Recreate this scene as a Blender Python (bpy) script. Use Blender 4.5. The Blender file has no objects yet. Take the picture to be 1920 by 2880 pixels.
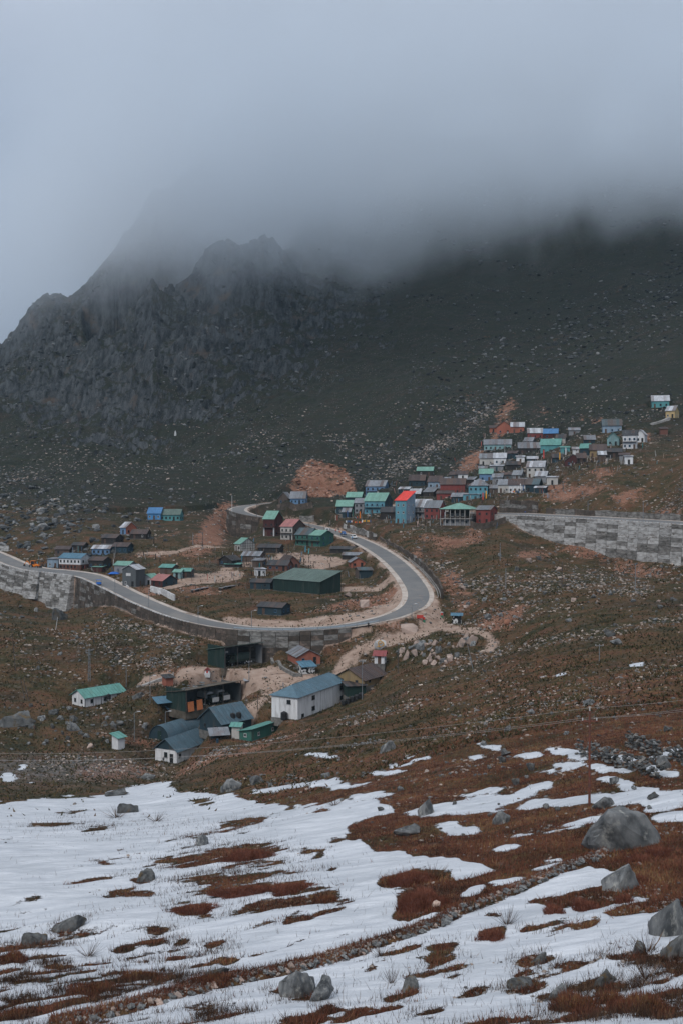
import bpy, bmesh, math, random
import numpy as np
from mathutils import Vector, Matrix
random.seed(7); RNG = np.random.default_rng(11)
SC = bpy.context.scene
COL = SC.collection
F_PX, CU, CV, HORIZ = 2800.0, 960.0, 1440.0, 1400.0      # lens in photo pixels, picture centre, eye level row
PITCH = math.atan((CV - HORIZ) / F_PX)

# ------------------------------------------------------------------ camera
cam = bpy.data.cameras.new('camera'); cam_o = bpy.data.objects.new('camera', cam); COL.objects.link(cam_o)
cam.sensor_fit = 'VERTICAL'; cam.sensor_height = 36.0; cam.lens = 36.0 * F_PX / 2880.0
cam.clip_start = 0.5; cam.clip_end = 6000
cam_o.location = (0, 0, 0); cam_o.rotation_euler = (math.pi / 2 - PITCH, 0, 0)
SC.camera = cam_o

# ------------------------------------------------------------------ sky, sun, exposure
SUN_EL, SUN_AZ = math.radians(46), math.radians(-152)      # azimuth measured from +Y towards +X
w = bpy.data.worlds.new('World'); SC.world = w; w.use_nodes = True
nt = w.node_tree; nt.nodes.clear()
def wn(t, **k):
    n = nt.nodes.new(t)
    for a, b in k.items(): setattr(n, a, b)
    return n
out = wn('ShaderNodeOutputWorld'); bg = wn('ShaderNodeBackground'); bg.inputs[1].default_value = 1.0
sky = wn('ShaderNodeTexSky', sky_type='NISHITA', sun_disc=False, sun_elevation=SUN_EL, sun_rotation=SUN_AZ, altitude=3500)
sc_ = wn('ShaderNodeVectorMath', operation='SCALE'); sc_.inputs['Scale'].default_value = 0.06
nt.links.new(sky.outputs[0], sc_.inputs[0])
tc = wn('ShaderNodeTexCoord'); sep = wn('ShaderNodeSeparateXYZ'); nt.links.new(tc.outputs['Generated'], sep.inputs[0])
ramp = wn('ShaderNodeValToRGB'); nt.links.new(sep.outputs['Z'], ramp.inputs[0])
e = ramp.color_ramp.elements
e[0].position = 0.0; e[0].color = (0.078, 0.125, 0.205, 1)
e[1].position = 1.0; e[1].color = (0.72, 0.78, 0.86, 1)
for p, c in ((0.10, (0.092, 0.145, 0.235)), (0.20, (0.125, 0.180, 0.275)), (0.32, (0.225, 0.285, 0.385)), (0.47, (0.43, 0.475, 0.56)), (0.7, (0.66, 0.705, 0.78))):
    x = e.new(p); x.color = (*c, 1)
nz = wn('ShaderNodeTexNoise'); nz.inputs['Scale'].default_value = 2.2; nz.inputs['Detail'].default_value = 4; nz.inputs['Roughness'].default_value = 0.5
nt.links.new(tc.outputs['Generated'], nz.inputs['Vector'])
mr = wn('ShaderNodeMapRange'); mr.inputs[1].default_value = 0.3; mr.inputs[2].default_value = 0.7; mr.inputs[3].default_value = 0.80; mr.inputs[4].default_value = 1.20
nt.links.new(nz.outputs[0], mr.inputs[0])
cl = wn('ShaderNodeVectorMath', operation='SCALE'); nt.links.new(ramp.outputs[0], cl.inputs[0]); nt.links.new(mr.outputs[0], cl.inputs['Scale'])
mx = wn('ShaderNodeMix', data_type='RGBA'); mx.inputs[0].default_value = 0.9
nt.links.new(sc_.outputs[0], mx.inputs[6]); nt.links.new(cl.outputs[0], mx.inputs[7])
nt.links.new(mx.outputs[2], bg.inputs[0]); nt.links.new(bg.outputs[0], out.inputs[0])

sun = bpy.data.lights.new('sun', 'SUN'); sun.energy = 1.5; sun.angle = math.radians(28); sun.color = (1.0, 0.96, 0.92)
sun_o = bpy.data.objects.new('sun', sun); COL.objects.link(sun_o)
sd = Vector((math.sin(SUN_AZ) * math.cos(SUN_EL), math.cos(SUN_AZ) * math.cos(SUN_EL), math.sin(SUN_EL)))
sun_o.rotation_euler = sd.to_track_quat('Z', 'Y').to_euler()
vs = SC.view_settings
SC.display_settings.display_device = 'sRGB'; vs.view_transform = 'Standard'; vs.look = 'None'; vs.exposure = 0.30; vs.gamma = 1.0; vs.use_curve_mapping = False
cy = SC.cycles
cy.max_bounces = 12; cy.diffuse_bounces = 2; cy.glossy_bounces = 2; cy.transmission_bounces = 2; cy.transparent_max_bounces = 4
cy.volume_bounces = 10; cy.volume_step_rate = 0.6; cy.volume_max_steps = 256
cy.use_denoising = True; cy.use_adaptive_sampling = True; cy.adaptive_threshold = 0.02

# ------------------------------------------------------------------ numeric helpers
def _hash(ix, iy, seed):
    h = (ix.astype(np.int64) * 374761393 + iy.astype(np.int64) * 668265263 + seed * 1274126177) & 0x7fffffff
    h = ((h ^ (h >> 13)) * 1274126177) & 0x7fffffff
    return ((h ^ (h >> 16)) & 0xffff).astype(np.float64) / 65535.0
def vnoise(x, y, seed=0):
    ix = np.floor(x); iy = np.floor(y); fx = x - ix; fy = y - iy
    fx = fx * fx * fx * (fx * (fx * 6 - 15) + 10); fy = fy * fy * fy * (fy * (fy * 6 - 15) + 10)
    a = _hash(ix, iy, seed); b = _hash(ix + 1, iy, seed); c = _hash(ix, iy + 1, seed); d = _hash(ix + 1, iy + 1, seed)
    return (a + (b - a) * fx + (c - a) * fy + (a - b - c + d) * fx * fy) * 2 - 1
def fbm(x, y, octv=4, seed=0, gain=0.5):
    s = 0; amp = 1; tot = 0
    for i in range(octv):
        s = s + vnoise(x * 2 ** i + i * 17.3, y * 2 ** i - i * 9.1, seed + i) * amp; tot += amp; amp *= gain
    return s / tot
def ridged(x, y, octv=4, seed=0, gain=0.55):
    s = 0; amp = 1; tot = 0
    for i in range(octv):
        s = s + (1 - 2 * np.abs(vnoise(x * 2 ** i + i * 31.7, y * 2 ** i + i * 5.3, seed + i))) * amp; tot += amp; amp *= gain
    return s / tot
def sstep(a, b, x):
    t = np.clip((x - a) / (b - a), 0, 1); return t * t * (3 - 2 * t)

CP, SP = math.cos(PITCH), math.sin(PITCH)
def ray(u, v):
    a = (u - CU) / F_PX; b = (CV - v) / F_PX
    return np.array([a, CP + SP * b, -SP + CP * b])
def at(u, v, y):                    # the point seen at photo pixel (u, v), y metres ahead
    r = ray(u, v); return r * (y / r[1])
def proj(x, y, z):
    f = CP * y - SP * z; up = SP * y + CP * z
    return CU + F_PX * x / f, CV - F_PX * up / f

# ------------------------------------------------------------------ terrain height function
CTRL = [  # photo column, row, metres ahead: survey of the valley
 (-100,2880,47),(0,2880,46),(500,2880,44),(960,2880,42),(1450,2880,40),(1920,2880,38),(2020,2880,38),
 (0,2700,60),(500,2700,58),(960,2700,54),(1450,2700,51),(1920,2700,48),
 (0,2500,84),(500,2500,79),(960,2500,73),(1450,2500,66),(1920,2500,60),
 (0,2350,120),(500,2350,113),(960,2350,98),(1450,2350,84),(1920,2350,74),
 (0,2260,172),(480,2250,168),(700,2260,145),(960,2250,122),(1450,2260,100),(1920,2250,86),(2050,2250,84),
 (0,2190,205),(250,2190,212),(480,2190,205),(-120,2190,205),
 (0,2140,222),(250,2150,226),(430,2152,236),(500,2150,234),(620,2150,205),(960,2150,162),(1450,2150,120),(1920,2150,102),
 (0,2050,242),(300,2050,246),(600,2100,228),(720,2085,230),(960,2050,192),(1450,2050,146),(1920,2050,124),(2050,2050,120),
 (0,1950,262),(260,1985,262),(600,1990,254),(838,2025,236),(980,1965,250),(1120,1950,224),(1500,1950,174),(1920,1950,150),
 (0,1850,284),(300,1850,284),(520,1950,258),(650,1900,268),(780,1900,266),(900,1880,268),(960,1870,270),(1120,1870,258),(1500,1850,214),(1920,1850,186),
 (700,1816,283),(850,1815,282),(560,1795,290),(500,1780,296),(400,1735,316),(300,1715,332),(1000,1790,279),
 (250,1697,367),(200,1712,374),(140,1712,380),(60,1668,392),(0,1662,396),(-120,1650,400),(0,1750,310),(300,1780,300),(120,1770,306),
 (1100,1800,276),(1250,1800,268),(1280,1745,288),(1400,1760,270),(1400,1830,250),(1500,1750,258),(1700,1750,236),(1920,1750,226),
 (1300,1650,318),(1400,1650,306),(1550,1650,298),(1700,1650,292),(1920,1650,284),(2050,1650,280),
 (1200,1530,376),(1250,1590,350),(1400,1545,358),(1500,1570,344),(1700,1605,326),(1900,1632,310),(2050,1640,302),(1480,1508,398),(1580,1538,384),(1700,1564,370),(1800,1577,358),(1900,1594,346),(2040,1608,334),
 (800,1672,336),(620,1620,362),(760,1560,402),(700,1590,382),(950,1585,388),(1000,1660,332),(780,1732,305),(620,1700,325),(450,1640,352),(500,1560,396),(940,1700,312),
 (600,1520,428),(580,1490,446),(648,1502,485),(700,1512,466),(612,1452,492),(720,1520,440),(830,1520,438),(870,1545,420),(800,1440,468),
 (100,1520,432),(300,1510,426),(200,1570,410),(330,1600,396),(450,1460,470),(100,1400,505),(300,1350,545),(550,1360,545),(-120,1450,470),(-120,1300,600),
 (800,1380,520),(870,1330,545),(980,1380,505),(1000,1440,466),(1100,1475,428),(1220,1465,424),(1330,1478,412),(1400,1475,408),
 (1150,1390,486),(1300,1400,452),(1000,1290,572),(1200,1300,548),(1350,1370,470),(1500,1280,506),(1500,1390,424),(1700,1410,394),(1920,1420,368),(2050,1420,356),(1900,1280,432),
 (0,1300,606),(300,1200,690),(550,1230,660),(0,1150,770),(300,1050,830),(150,1080,850),(0,1060,900),(-120,1150,800),
 (500,1000,805),(700,1050,765),(900,1000,765),(900,1200,645),(700,1200,650),(1200,900,785),(1200,1000,720),(1200,1150,625),(1200,760,880),
 (600,900,850),(450,900,880),(780,830,880),(960,760,915),(600,780,940),(900,600,1000),(1200,540,1000),
 (1500,1000,690),(1500,1180,562),(1500,820,820),(1500,600,960),(1900,920,650),(1900,720,810),(1900,1050,565),(1900,1160,500),(1900,500,960),(2050,900,650),(2050,1160,490),
]
RIDGE = [(-100,1100,960),(0,1015,990),(60,950,1000),(110,884,1005),(140,872,1008),(185,892,1008),(225,852,1012),(300,738,1025),(350,665,1035),(430,560,1050),(560,470,1070)]
RAWXYZ = [(-8,0,-2.2),(0,0,-1.9),(10,0,-1.6),(0,20,-11.8),(-12,20,-12.2),(12,20,-11.2),(0,10,-6.5)]
pts = [at(*c) for c in CTRL] + [at(*c) for c in RIDGE] + [np.array(p, float) for p in RAWXYZ]
for u, v, y in RIDGE[:9]:
    p = at(u, v, y); q = p * (1 + 130 / y); q[2] = p[2] - 95; pts.append(q)
    q = p * (1 + 420 / y); q[2] = p[2] - 190; pts.append(q)
for u, v, y in ((700,420,1200),(1100,380,1200),(1500,380,1200),(1950,360,1200)):
    pts.append(at(u, v, y))
for u in (900, 1300, 1700, 2000):
    p = at(u, 560, 1500); p[2] = 430; pts.append(p)
pts = np.array(pts)
YO = 14.0
def warp(x, y):
    r = y + YO
    return np.stack([2.2 * x / r, np.log(r / 60.0)], -1)
WP = warp(pts[:, 0], pts[:, 1])
def tps(r2):
    return np.where(r2 > 1e-12, 0.5 * r2 * np.log(np.maximum(r2, 1e-12)), 0)
n = len(pts); zs = pts[:, 2] / (pts[:, 1] + 40)           # slope-like quantity keeps near and far comparable
K = tps(((WP[:, None] - WP[None]) ** 2).sum(-1)) + np.eye(n) * 2e-4
Pm = np.c_[np.ones(n), WP]
A = np.zeros((n + 3, n + 3)); A[:n, :n] = K; A[:n, n:] = Pm; A[n:, :n] = Pm.T
sol = np.linalg.solve(A, np.r_[zs, 0, 0, 0])
def base_height(x, y):
    x = np.asarray(x, float); y = np.asarray(y, float); sh = x.shape; x = x.ravel(); y = y.ravel()
    o = np.empty(len(x))
    for i in range(0, len(x), 60000):
        q = warp(x[i:i + 60000], y[i:i + 60000]).astype(np.float32)
        d = (q[:, None, 0] - WP[None, :, 0].astype(np.float32)) ** 2 + (q[:, None, 1] - WP[None, :, 1].astype(np.float32)) ** 2
        np.maximum(d, 1e-12, out=d)
        o[i:i + 60000] = (0.5 * d * np.log(d)) @ sol[:n].astype(np.float32) + sol[n] + q @ sol[n + 1:]
    return (o * (y + 40)).reshape(sh)

# grid: columns of constant x/(y+YO), rows denser where the picture looks closest
ROWS = np.concatenate([np.geomspace(1, 36, 34)[:-1], np.geomspace(36, 130, 330)[:-1], np.linspace(130, 245, 200)[:-1], np.linspace(245, 520, 440)[:-1], np.linspace(520, 1080, 330)[:-1], np.linspace(1080, 1600, 40)])
NC = 600
COLS = np.linspace(-0.47, 0.47, NC)
GX = COLS[None, :] * (ROWS[:, None] + YO); GY = np.repeat(ROWS[:, None], NC, 1)
GZ = base_height(GX, GY)
U0, V0 = proj(GX, GY, GZ)                                   # where each ground point falls in the survey photograph

def rot(x, y, deg):
    c, s = math.cos(math.radians(deg)), math.sin(math.radians(deg)); return c * x + s * y, -s * x + c * y
near = 1 - sstep(150, 260, GY); mid = sstep(150, 260, GY) * (1 - sstep(480, 640, GY)); far = sstep(480, 640, GY)
ax, ay = rot(GX, GY, 22)
GZ += near * (fbm(ax / 14, ay / 7, 4, 3) * 0.55 + fbm(ax / 3.2, ay / 1.5, 3, 9) * 0.12) * sstep(25, 60, GY)
GZ += mid * (fbm(GX / 30, GY / 26, 4, 21) * 1.3 + fbm(GX / 6, GY / 5, 3, 23) * 0.35)
# mountain: ribs of rock, strongest on the cliffs of the near shoulder
cl1 = np.exp(-(((U0 - 620) / 420) ** 2 + ((V0 - 900) / 210) ** 2)) + 0.8 * np.exp(-(((U0 - 330) / 300) ** 2 + ((V0 - 1100) / 180) ** 2)) + 0.7 * np.exp(-(((U0 - 120) / 220) ** 2 + ((V0 - 1000) / 160) ** 2)) + 0.35 * np.exp(-(((U0 - 850) / 140) ** 2 + ((V0 - 1290) / 60) ** 2))
CLIFF = np.clip(cl1, 0, 1) * far
bx, by = rot(GX, GY, -35)
GZ += far * (fbm(GX / 130, GY / 130, 4, 41) * 7 + ridged(bx / 60, by / 110, 5, 43) * 3.0 + fbm(GX / 16, GY / 16, 3, 47) * 1.0)
GZ += CLIFF * (ridged(bx / 75, by / 38, 5, 52, 0.55) * 13 + ridged(bx / 42, by / 90, 6, 51, 0.55) * 7 + np.maximum(0, ridged(GX / 22, GY / 40, 5, 57, 0.65)) * 7)
GZ += CLIFF * (ridged(GX / 24 + fbm(GX / 60, GY / 60, 2, 53) * .6, GY / 130, 4, 58, 0.55) * 7)
def crest(line, front, back, jag, seed, reach):
    global GZ
    L3 = np.array([at(*c) for c in line]); rr_ = GX / GY; xr = L3[:, 0] / L3[:, 1]
    zc = np.interp(rr_, xr, L3[:, 2]); yc = np.interp(rr_, xr, L3[:, 1]); zc = zc + fbm(rr_ * 60, rr_ * 0 + seed, 4, seed, .6) * jag
    yc = yc + fbm(rr_ * 22, GY * 0, 3, seed + 3) * 14; d_ = GY - yc; inside = (rr_ > xr[0]) & (rr_ < xr[-1]); endf = np.clip((xr[-1] - rr_) / .05, 0, 1) * np.clip((rr_ - xr[0]) / .02, 0, 1)
    prof = zc - np.where(d_ < 0, -d_ * front, d_ * back); up = np.maximum(GZ, prof); dn = np.where((d_ > -3) & (d_ < reach), np.minimum(up, np.maximum(prof, zc - reach * back * .8)), up)
    GZ = np.where(inside, GZ * (1 - endf) + dn * endf, GZ)
crest(RIDGE, .8, 1.0, 12, 7, 200)
crest([(230,1000,872),(330,925,880),(420,850,885),(480,795,890),(540,752,895),(620,690,900),(720,640,905),(850,600,910)], 1.05, .8, 9, 17, 70)
TERR = fbm(bx / 70, by / 28, 3, 61)
GZ += CLIFF * np.floor(TERR * 4) * 5.0 + CLIFF * fbm(GX / 7, GY / 7, 3, 63) * 1.6

def hgt(x, y):                                               # height of the finished ground grid
    x = np.asarray(x, float); y = np.asarray(y, float)
    fr = np.interp(y, ROWS, np.arange(len(ROWS))); fc = (x / (y + YO) - COLS[0]) / (COLS[1] - COLS[0])
    r = np.clip(fr.astype(int), 0, len(ROWS) - 2); c = np.clip(fc.astype(int), 0, NC - 2); a = fr - r; b = np.clip(fc - c, 0, 1)
    return (GZ[r, c] * (1 - a) * (1 - b) + GZ[r + 1, c] * a * (1 - b) + GZ[r, c + 1] * (1 - a) * b + GZ[r + 1, c + 1] * a * b)
RYS = np.concatenate([np.arange(20, 140, 0.1), np.arange(140, 600, 0.25), np.arange(600, 1590, 0.8)])
def ground(u, v):                                            # first ground point seen through photo pixel (u, v)
    r = ray(u, v); P = r[None] * (RYS / r[1])[:, None]
    below = P[:, 2] < hgt(P[:, 0], P[:, 1])
    i = int(np.argmax(below)) if below.any() else len(RYS) - 1
    p = P[i].copy(); p[2] = float(hgt(p[0], p[1])); return p

# ------------------------------------------------------------------ object helpers
def tag(o, label=None, cat=None, group=None, kind=None):
    if label: o['label'] = label
    if cat: o['category'] = cat
    if group: o['group'] = group
    if kind: o['kind'] = kind
    return o
def empty(name, loc=(0, 0, 0), rz=0.0):
    o = bpy.data.objects.new(name, None); COL.objects.link(o); o.location = loc; o.rotation_euler = (0, 0, rz); o.empty_display_size = 0.2
    return o
def link(name, me, parent=None, loc=(0, 0, 0), rot=(0, 0, 0), scale=None):
    o = bpy.data.objects.new(name, me); COL.objects.link(o)
    if parent is not None: o.parent = parent
    o.location = loc; o.rotation_euler = rot
    if scale is not None: o.scale = scale
    return o
class MB:
    def __init__(s): s.v = []; s.f = []
    def add(s, vs, fs):
        k = len(s.v); s.v += [tuple(map(float, p)) for p in vs]; s.f += [tuple(i + k for i in f) for f in fs]; return s
    def box(s, lo, hi):
        v = [(x, y, z) for x in (lo[0], hi[0]) for y in (lo[1], hi[1]) for z in (lo[2], hi[2])]
        return s.add(v, [(0, 1, 3, 2), (4, 6, 7, 5), (0, 4, 5, 1), (2, 3, 7, 6), (0, 2, 6, 4), (1, 5, 7, 3)])
    def hexa(s, bot, top):          # two quads, counter-clockwise from above
        return s.add(list(bot) + list(top), [(3, 2, 1, 0), (4, 5, 6, 7), (0, 1, 5, 4), (1, 2, 6, 5), (2, 3, 7, 6), (3, 0, 4, 7)])
    def prism(s, poly, a, b, axis='y'):   # polygon in the plane across `axis`, extruded a..b
        n = len(poly)
        def P(p, t): return (p[0], t, p[1]) if axis == 'y' else ((t, p[0], p[1]) if axis == 'x' else (p[0], p[1], t))
        vs = [P(p, a) for p in poly] + [P(p, b) for p in poly]
        fs = [tuple(range(n)), tuple(range(2 * n - 1, n - 1, -1))] + [(i, i + n, (i + 1) % n + n, (i + 1) % n) for i in range(n)]
        return s.add(vs, fs)
    def tube(s, p0, p1, r0, r1=None, n=6, cap=True):
        r1 = r0 if r1 is None else r1; p0 = Vector(p0); p1 = Vector(p1); d = (p1 - p0)
        if d.length < 1e-6: return s
        q = d.normalized().to_track_quat('Z', 'Y'); vs = []
        for p, r in ((p0, r0), (p1, r1)):
            for i in range(n):
                a = 2 * math.pi * i / n; vs.append(p + q @ Vector((math.cos(a) * r, math.sin(a) * r, 0)))
        fs = [(i, (i + 1) % n, (i + 1) % n + n, i + n) for i in range(n)]
        if cap: fs += [tuple(range(n - 1, -1, -1)), tuple(range(n, 2 * n))]
        return s.add(vs, fs)
    def mesh(s, name, mat=None, smooth=False):
        me = bpy.data.meshes.new(name); me.from_pydata(s.v, [], s.f)
        if mat: me.materials.append(MATS[mat] if isinstance(mat, str) else mat)
        bm = bmesh.new(); bm.from_mesh(me); bmesh.ops.recalc_face_normals(bm, faces=bm.faces); bm.to_mesh(me); bm.free()
        if smooth: me.polygons.foreach_set('use_smooth', [True] * len(me.polygons))
        return me
    def build(s, name, mat=None, parent=None, loc=(0, 0, 0), rot=(0, 0, 0), smooth=False):
        return link(name, s.mesh(name, mat, smooth), parent, loc, rot)

# ------------------------------------------------------------------ procedural materials
MATS = {}
def material(name, col, col2=None, scale=1.0, rough=0.9, detail=5, bump=0.0, rand=0.0, lo=0.35, hi=0.65, stretch=(1, 1, 1), coords='Object', col3=None, scale3=0.3, metal=0.0, wave=0.0, waves=8.0, spec=0.3):
    m = bpy.data.materials.new(name); m.use_nodes = True; t = m.node_tree; N = t.nodes.new; L = t.links.new
    b = t.nodes['Principled BSDF']; b.inputs['Roughness'].default_value = rough; b.inputs['Metallic'].default_value = metal
    b.inputs['Specular IOR Level'].default_value = spec
    tc = N('ShaderNodeTexCoord'); mp = N('ShaderNodeMapping'); mp.inputs['Scale'].default_value = stretch
    L(tc.outputs[coords], mp.inputs[0])
    oi = N('ShaderNodeObjectInfo')
    av = N('ShaderNodeVectorMath'); av.operation = 'MULTIPLY_ADD'; av.inputs[1].default_value = (1, 1, 1)
    sc = N('ShaderNodeVectorMath'); sc.operation = 'SCALE'; sc.inputs[0].default_value = (37, 19, 11); L(oi.outputs['Random'], sc.inputs['Scale'])
    L(mp.outputs[0], av.inputs[0]); L(sc.outputs[0], av.inputs[2])
    nz = N('ShaderNodeTexNoise'); nz.inputs['Scale'].default_value = scale; nz.inputs['Detail'].default_value = detail; nz.inputs['Roughness'].default_value = 0.62
    L(av.outputs[0], nz.inputs['Vector'])
    cur = None
    mr = N('ShaderNodeMapRange'); mr.inputs[1].default_value = lo; mr.inputs[2].default_value = hi; L(nz.outputs[0], mr.inputs[0])
    mx = N('ShaderNodeMix'); mx.data_type = 'RGBA'; mx.inputs[6].default_value = (*col, 1); mx.inputs[7].default_value = (*(col2 or col), 1); L(mr.outputs[0], mx.inputs[0]); cur = mx.outputs[2]
    if col3:
        n3 = N('ShaderNodeTexNoise'); n3.inputs['Scale'].default_value = scale3; n3.inputs['Detail'].default_value = 6; n3.inputs['Roughness'].default_value = 0.7; L(av.outputs[0], n3.inputs['Vector'])
        m3 = N('ShaderNodeMapRange'); m3.inputs[1].default_value = 0.54; m3.inputs[2].default_value = 0.66; L(n3.outputs[0], m3.inputs[0])
        x3 = N('ShaderNodeMix'); x3.data_type = 'RGBA'; L(m3.outputs[0], x3.inputs[0]); L(cur, x3.inputs[6]); x3.inputs[7].default_value = (*col3, 1); cur = x3.outputs[2]
    if rand:
        mr2 = N('ShaderNodeMapRange'); mr2.inputs[3].default_value = 1 - rand; mr2.inputs[4].default_value = 1 + rand; L(oi.outputs['Random'], mr2.inputs[0])
        vm = N('ShaderNodeVectorMath'); vm.operation = 'SCALE'; L(cur, vm.inputs[0]); L(mr2.outputs[0], vm.inputs['Scale']); cur = vm.outputs[0]
    if rand >= 0.15 and wave:                     # odd sheets are rustier or newer than their neighbours
        f1 = N('ShaderNodeMath'); f1.operation = 'MULTIPLY'; f1.inputs[1].default_value = 7.31; L(oi.outputs['Random'], f1.inputs[0]); f2 = N('ShaderNodeMath'); f2.operation = 'FRACT'; L(f1.outputs[0], f2.inputs[0])
        f3 = N('ShaderNodeMapRange'); f3.inputs[1].default_value = .62; f3.inputs[2].default_value = .95; f3.inputs[4].default_value = .7; L(f2.outputs[0], f3.inputs[0])
        xr_ = N('ShaderNodeMix'); xr_.data_type = 'RGBA'; L(f3.outputs[0], xr_.inputs[0]); L(cur, xr_.inputs[6]); xr_.inputs[7].default_value = (0.10, 0.062, 0.048, 1); cur = xr_.outputs[2]
    L(cur, b.inputs['Base Color'])
    if bump or wave:
        bp = N('ShaderNodeBump'); bp.inputs['Distance'].default_value = 0.1; bp.inputs['Strength'].default_value = max(bump, wave)
        if wave:
            wv = N('ShaderNodeTexWave'); wv.inputs['Scale'].default_value = waves; wv.bands_direction = 'X'; L(tc.outputs['Object'], wv.inputs['Vector']); L(wv.outputs['Fac'], bp.inputs['Height'])
        else: L(nz.outputs[0], bp.inputs['Height'])
        L(bp.outputs[0], b.inputs['Normal'])
    MATS[name] = m; return m
def dim(c, k): return tuple(x * k for x in c)
RUST = (0.12, 0.055, 0.03)
def mute(c): l_ = .3 * c[0] + .6 * c[1] + .1 * c[2]; return tuple((l_ + (x - l_) * .80) * .88 for x in c)
for k, c, old in (('teal', (0.10, 0.36, 0.31), .25), ('green', (0.17, 0.42, 0.33), .2), ('blue', (0.07, 0.22, 0.33), .2), ('steel', (0.065, 0.14, 0.19), .3), ('storm', (0.085, 0.19, 0.26), .2), ('grey', (0.24, 0.265, 0.30), .6), ('pale', (0.50, 0.53, 0.58), .5),
              ('dark', (0.05, 0.052, 0.058), .6), ('brown', (0.085, 0.058, 0.055), .6), ('red', (0.75, 0.065, 0.05), .1), ('pink', (0.46, 0.16, 0.145), .3), ('azure', (0.05, 0.25, 0.56), .2), ('moss', (0.125, 0.20, 0.17), .15), ('redtin', (0.34, 0.06, 0.06), .3), ('slate', (0.07, 0.12, 0.14), .5)):
    c = mute(c) if k != 'red' else c
    material('roof_' + k, c, dim(c, 0.70), 0.9, 0.62, 4, 0, 0.28 if old > .3 else 0.08, col3=tuple(a * (1 - old * .8) + b * old * .8 for a, b in zip(c, RUST)) if old > .15 else None, scale3=0.45, wave=0.5, waves=1.3, stretch=(1, .35, 1), spec=0.4)
for k, c in (('white', (0.66, 0.67, 0.68)), ('cream', (0.52, 0.50, 0.46)), ('teal', (0.07, 0.34, 0.36)), ('turq', (0.09, 0.33, 0.42)), ('blue', (0.12, 0.26, 0.46)), ('azure', (0.04, 0.28, 0.62)), ('green', (0.025, 0.16, 0.125)),
             ('dkgreen', (0.010, 0.038, 0.033)), ('dkblue', (0.018, 0.05, 0.07)), ('red', (0.27, 0.045, 0.038)), ('orange', (0.42, 0.115, 0.06)), ('wood', (0.12, 0.085, 0.07)), ('dkwood', (0.035, 0.03, 0.03)), ('grey', (0.26, 0.27, 0.29)),
             ('ochre', (0.30, 0.20, 0.08)), ('yellow', (0.60, 0.42, 0.16)), ('ltteal', (0.22, 0.42, 0.44)), ('maroon', (0.09, 0.022, 0.022)), ('brickred', (0.20, 0.075, 0.05)), ('tin', (0.10, 0.115, 0.125)), ('ltblue', (0.26, 0.38, 0.50))):
    c = mute(c) if k not in ('white',) else c
    material('wall_' + k, c, dim(c, 0.66), 0.8, 0.85, 6, 0, 0.05, lo=0.45, hi=0.75, stretch=(1, 1, 0.22), col3=tuple(0.6 * a + 0.4 * b for a, b in zip(c, (0.09, 0.075, 0.06))), scale3=0.5)
material('glass', (0.012, 0.016, 0.02), (0.02, 0.026, 0.03), 0.6, 0.15, spec=0.5)
material('frame_dark', (0.04, 0.045, 0.05), rough=0.7); material('frame_white', (0.6, 0.6, 0.6), (0.45, 0.45, 0.44), 2, 0.7); material('frame_blue', (0.06, 0.15, 0.25), rough=0.7)
material('door_wood', (0.07, 0.045, 0.035), (0.10, 0.06, 0.045), 3, 0.8, stretch=(4, 4, .5)); material('door_dark', (0.015, 0.016, 0.018), rough=0.8)
material('stone', (0.20, 0.19, 0.175), (0.10, 0.098, 0.095), 1.6, 0.95, 6, 0.6, 0.25)
material('masonry_a', (0.24, 0.232, 0.22), (0.085, 0.08, 0.074), 0.8, 0.95, 10, 1.0, 0.15, lo=.38, hi=.62, stretch=(.6, .6, 1.5), col3=(0.06, 0.048, 0.04), scale3=0.7)
material('masonry_b', (0.44, 0.438, 0.43), (0.19, 0.182, 0.172), 0.8, 0.95, 10, 1.0, 0.15, lo=.42, hi=.66, stretch=(.6, .6, 1.5), col3=(0.12, 0.10, 0.085), scale3=0.7)
material('masonry_c', (0.085, 0.068, 0.056), (0.045, 0.038, 0.032), 0.9, 0.95, 7, 0.5, 0.3, col3=(0.16, 0.12, 0.10), scale3=0.4)
material('whitewash', (0.60, 0.60, 0.60), (0.38, 0.38, 0.38), 1.2, 0.9, 5, 0.2, 0.2)
material('concrete', (0.34, 0.33, 0.32), (0.22, 0.21, 0.20), 1.0, 0.9, 6, 0.2, 0.1)
material('asphalt', (0.125, 0.128, 0.132), (0.165, 0.163, 0.16), 0.12, 0.9, 6, 0.2, stretch=(1, 1, 1), coords='Generated' if False else 'Object', col3=(0.19, 0.18, 0.17), scale3=0.09)
material('shoulder', (0.48, 0.43, 0.385), (0.34, 0.285, 0.245), 0.35, 0.95, 7, 0.3, col3=(0.20, 0.15, 0.12), scale3=0.22)
material('metal_grey', (0.26, 0.28, 0.30), (0.18, 0.19, 0.20), 2, 0.5, metal=0.4); material('metal_dark', (0.045, 0.047, 0.05), (0.07, 0.055, 0.05), 3, 0.7); material('metal_rust', (0.17, 0.055, 0.035), (0.10, 0.05, 0.04), 3, 0.8)
material('wire', (0.30, 0.28, 0.27), rough=0.6)
material('rock_grey', (0.175, 0.182, 0.185), (0.055, 0.06, 0.064), 2.2, 0.95, 11, 1.0, 0.22, lo=.40, hi=.62, col3=(0.30, 0.30, 0.28), scale3=3.0)
material('rock_dark', (0.12, 0.125, 0.125), (0.038, 0.04, 0.042), 2.2, 0.95, 11, 1.0, 0.25, lo=.40, hi=.62, col3=(0.10, 0.07, 0.035), scale3=1.6)
material('rock_tan', (0.42, 0.32, 0.27), (0.24, 0.19, 0.165), 0.7, 0.95, 8, 0.7, 0.25, col3=(0.14, 0.12, 0.11), scale3=0.9)
material('rock_red', (0.30, 0.14, 0.09), (0.18, 0.09, 0.06), 0.7, 0.95, 8, 0.7, 0.25)

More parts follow.
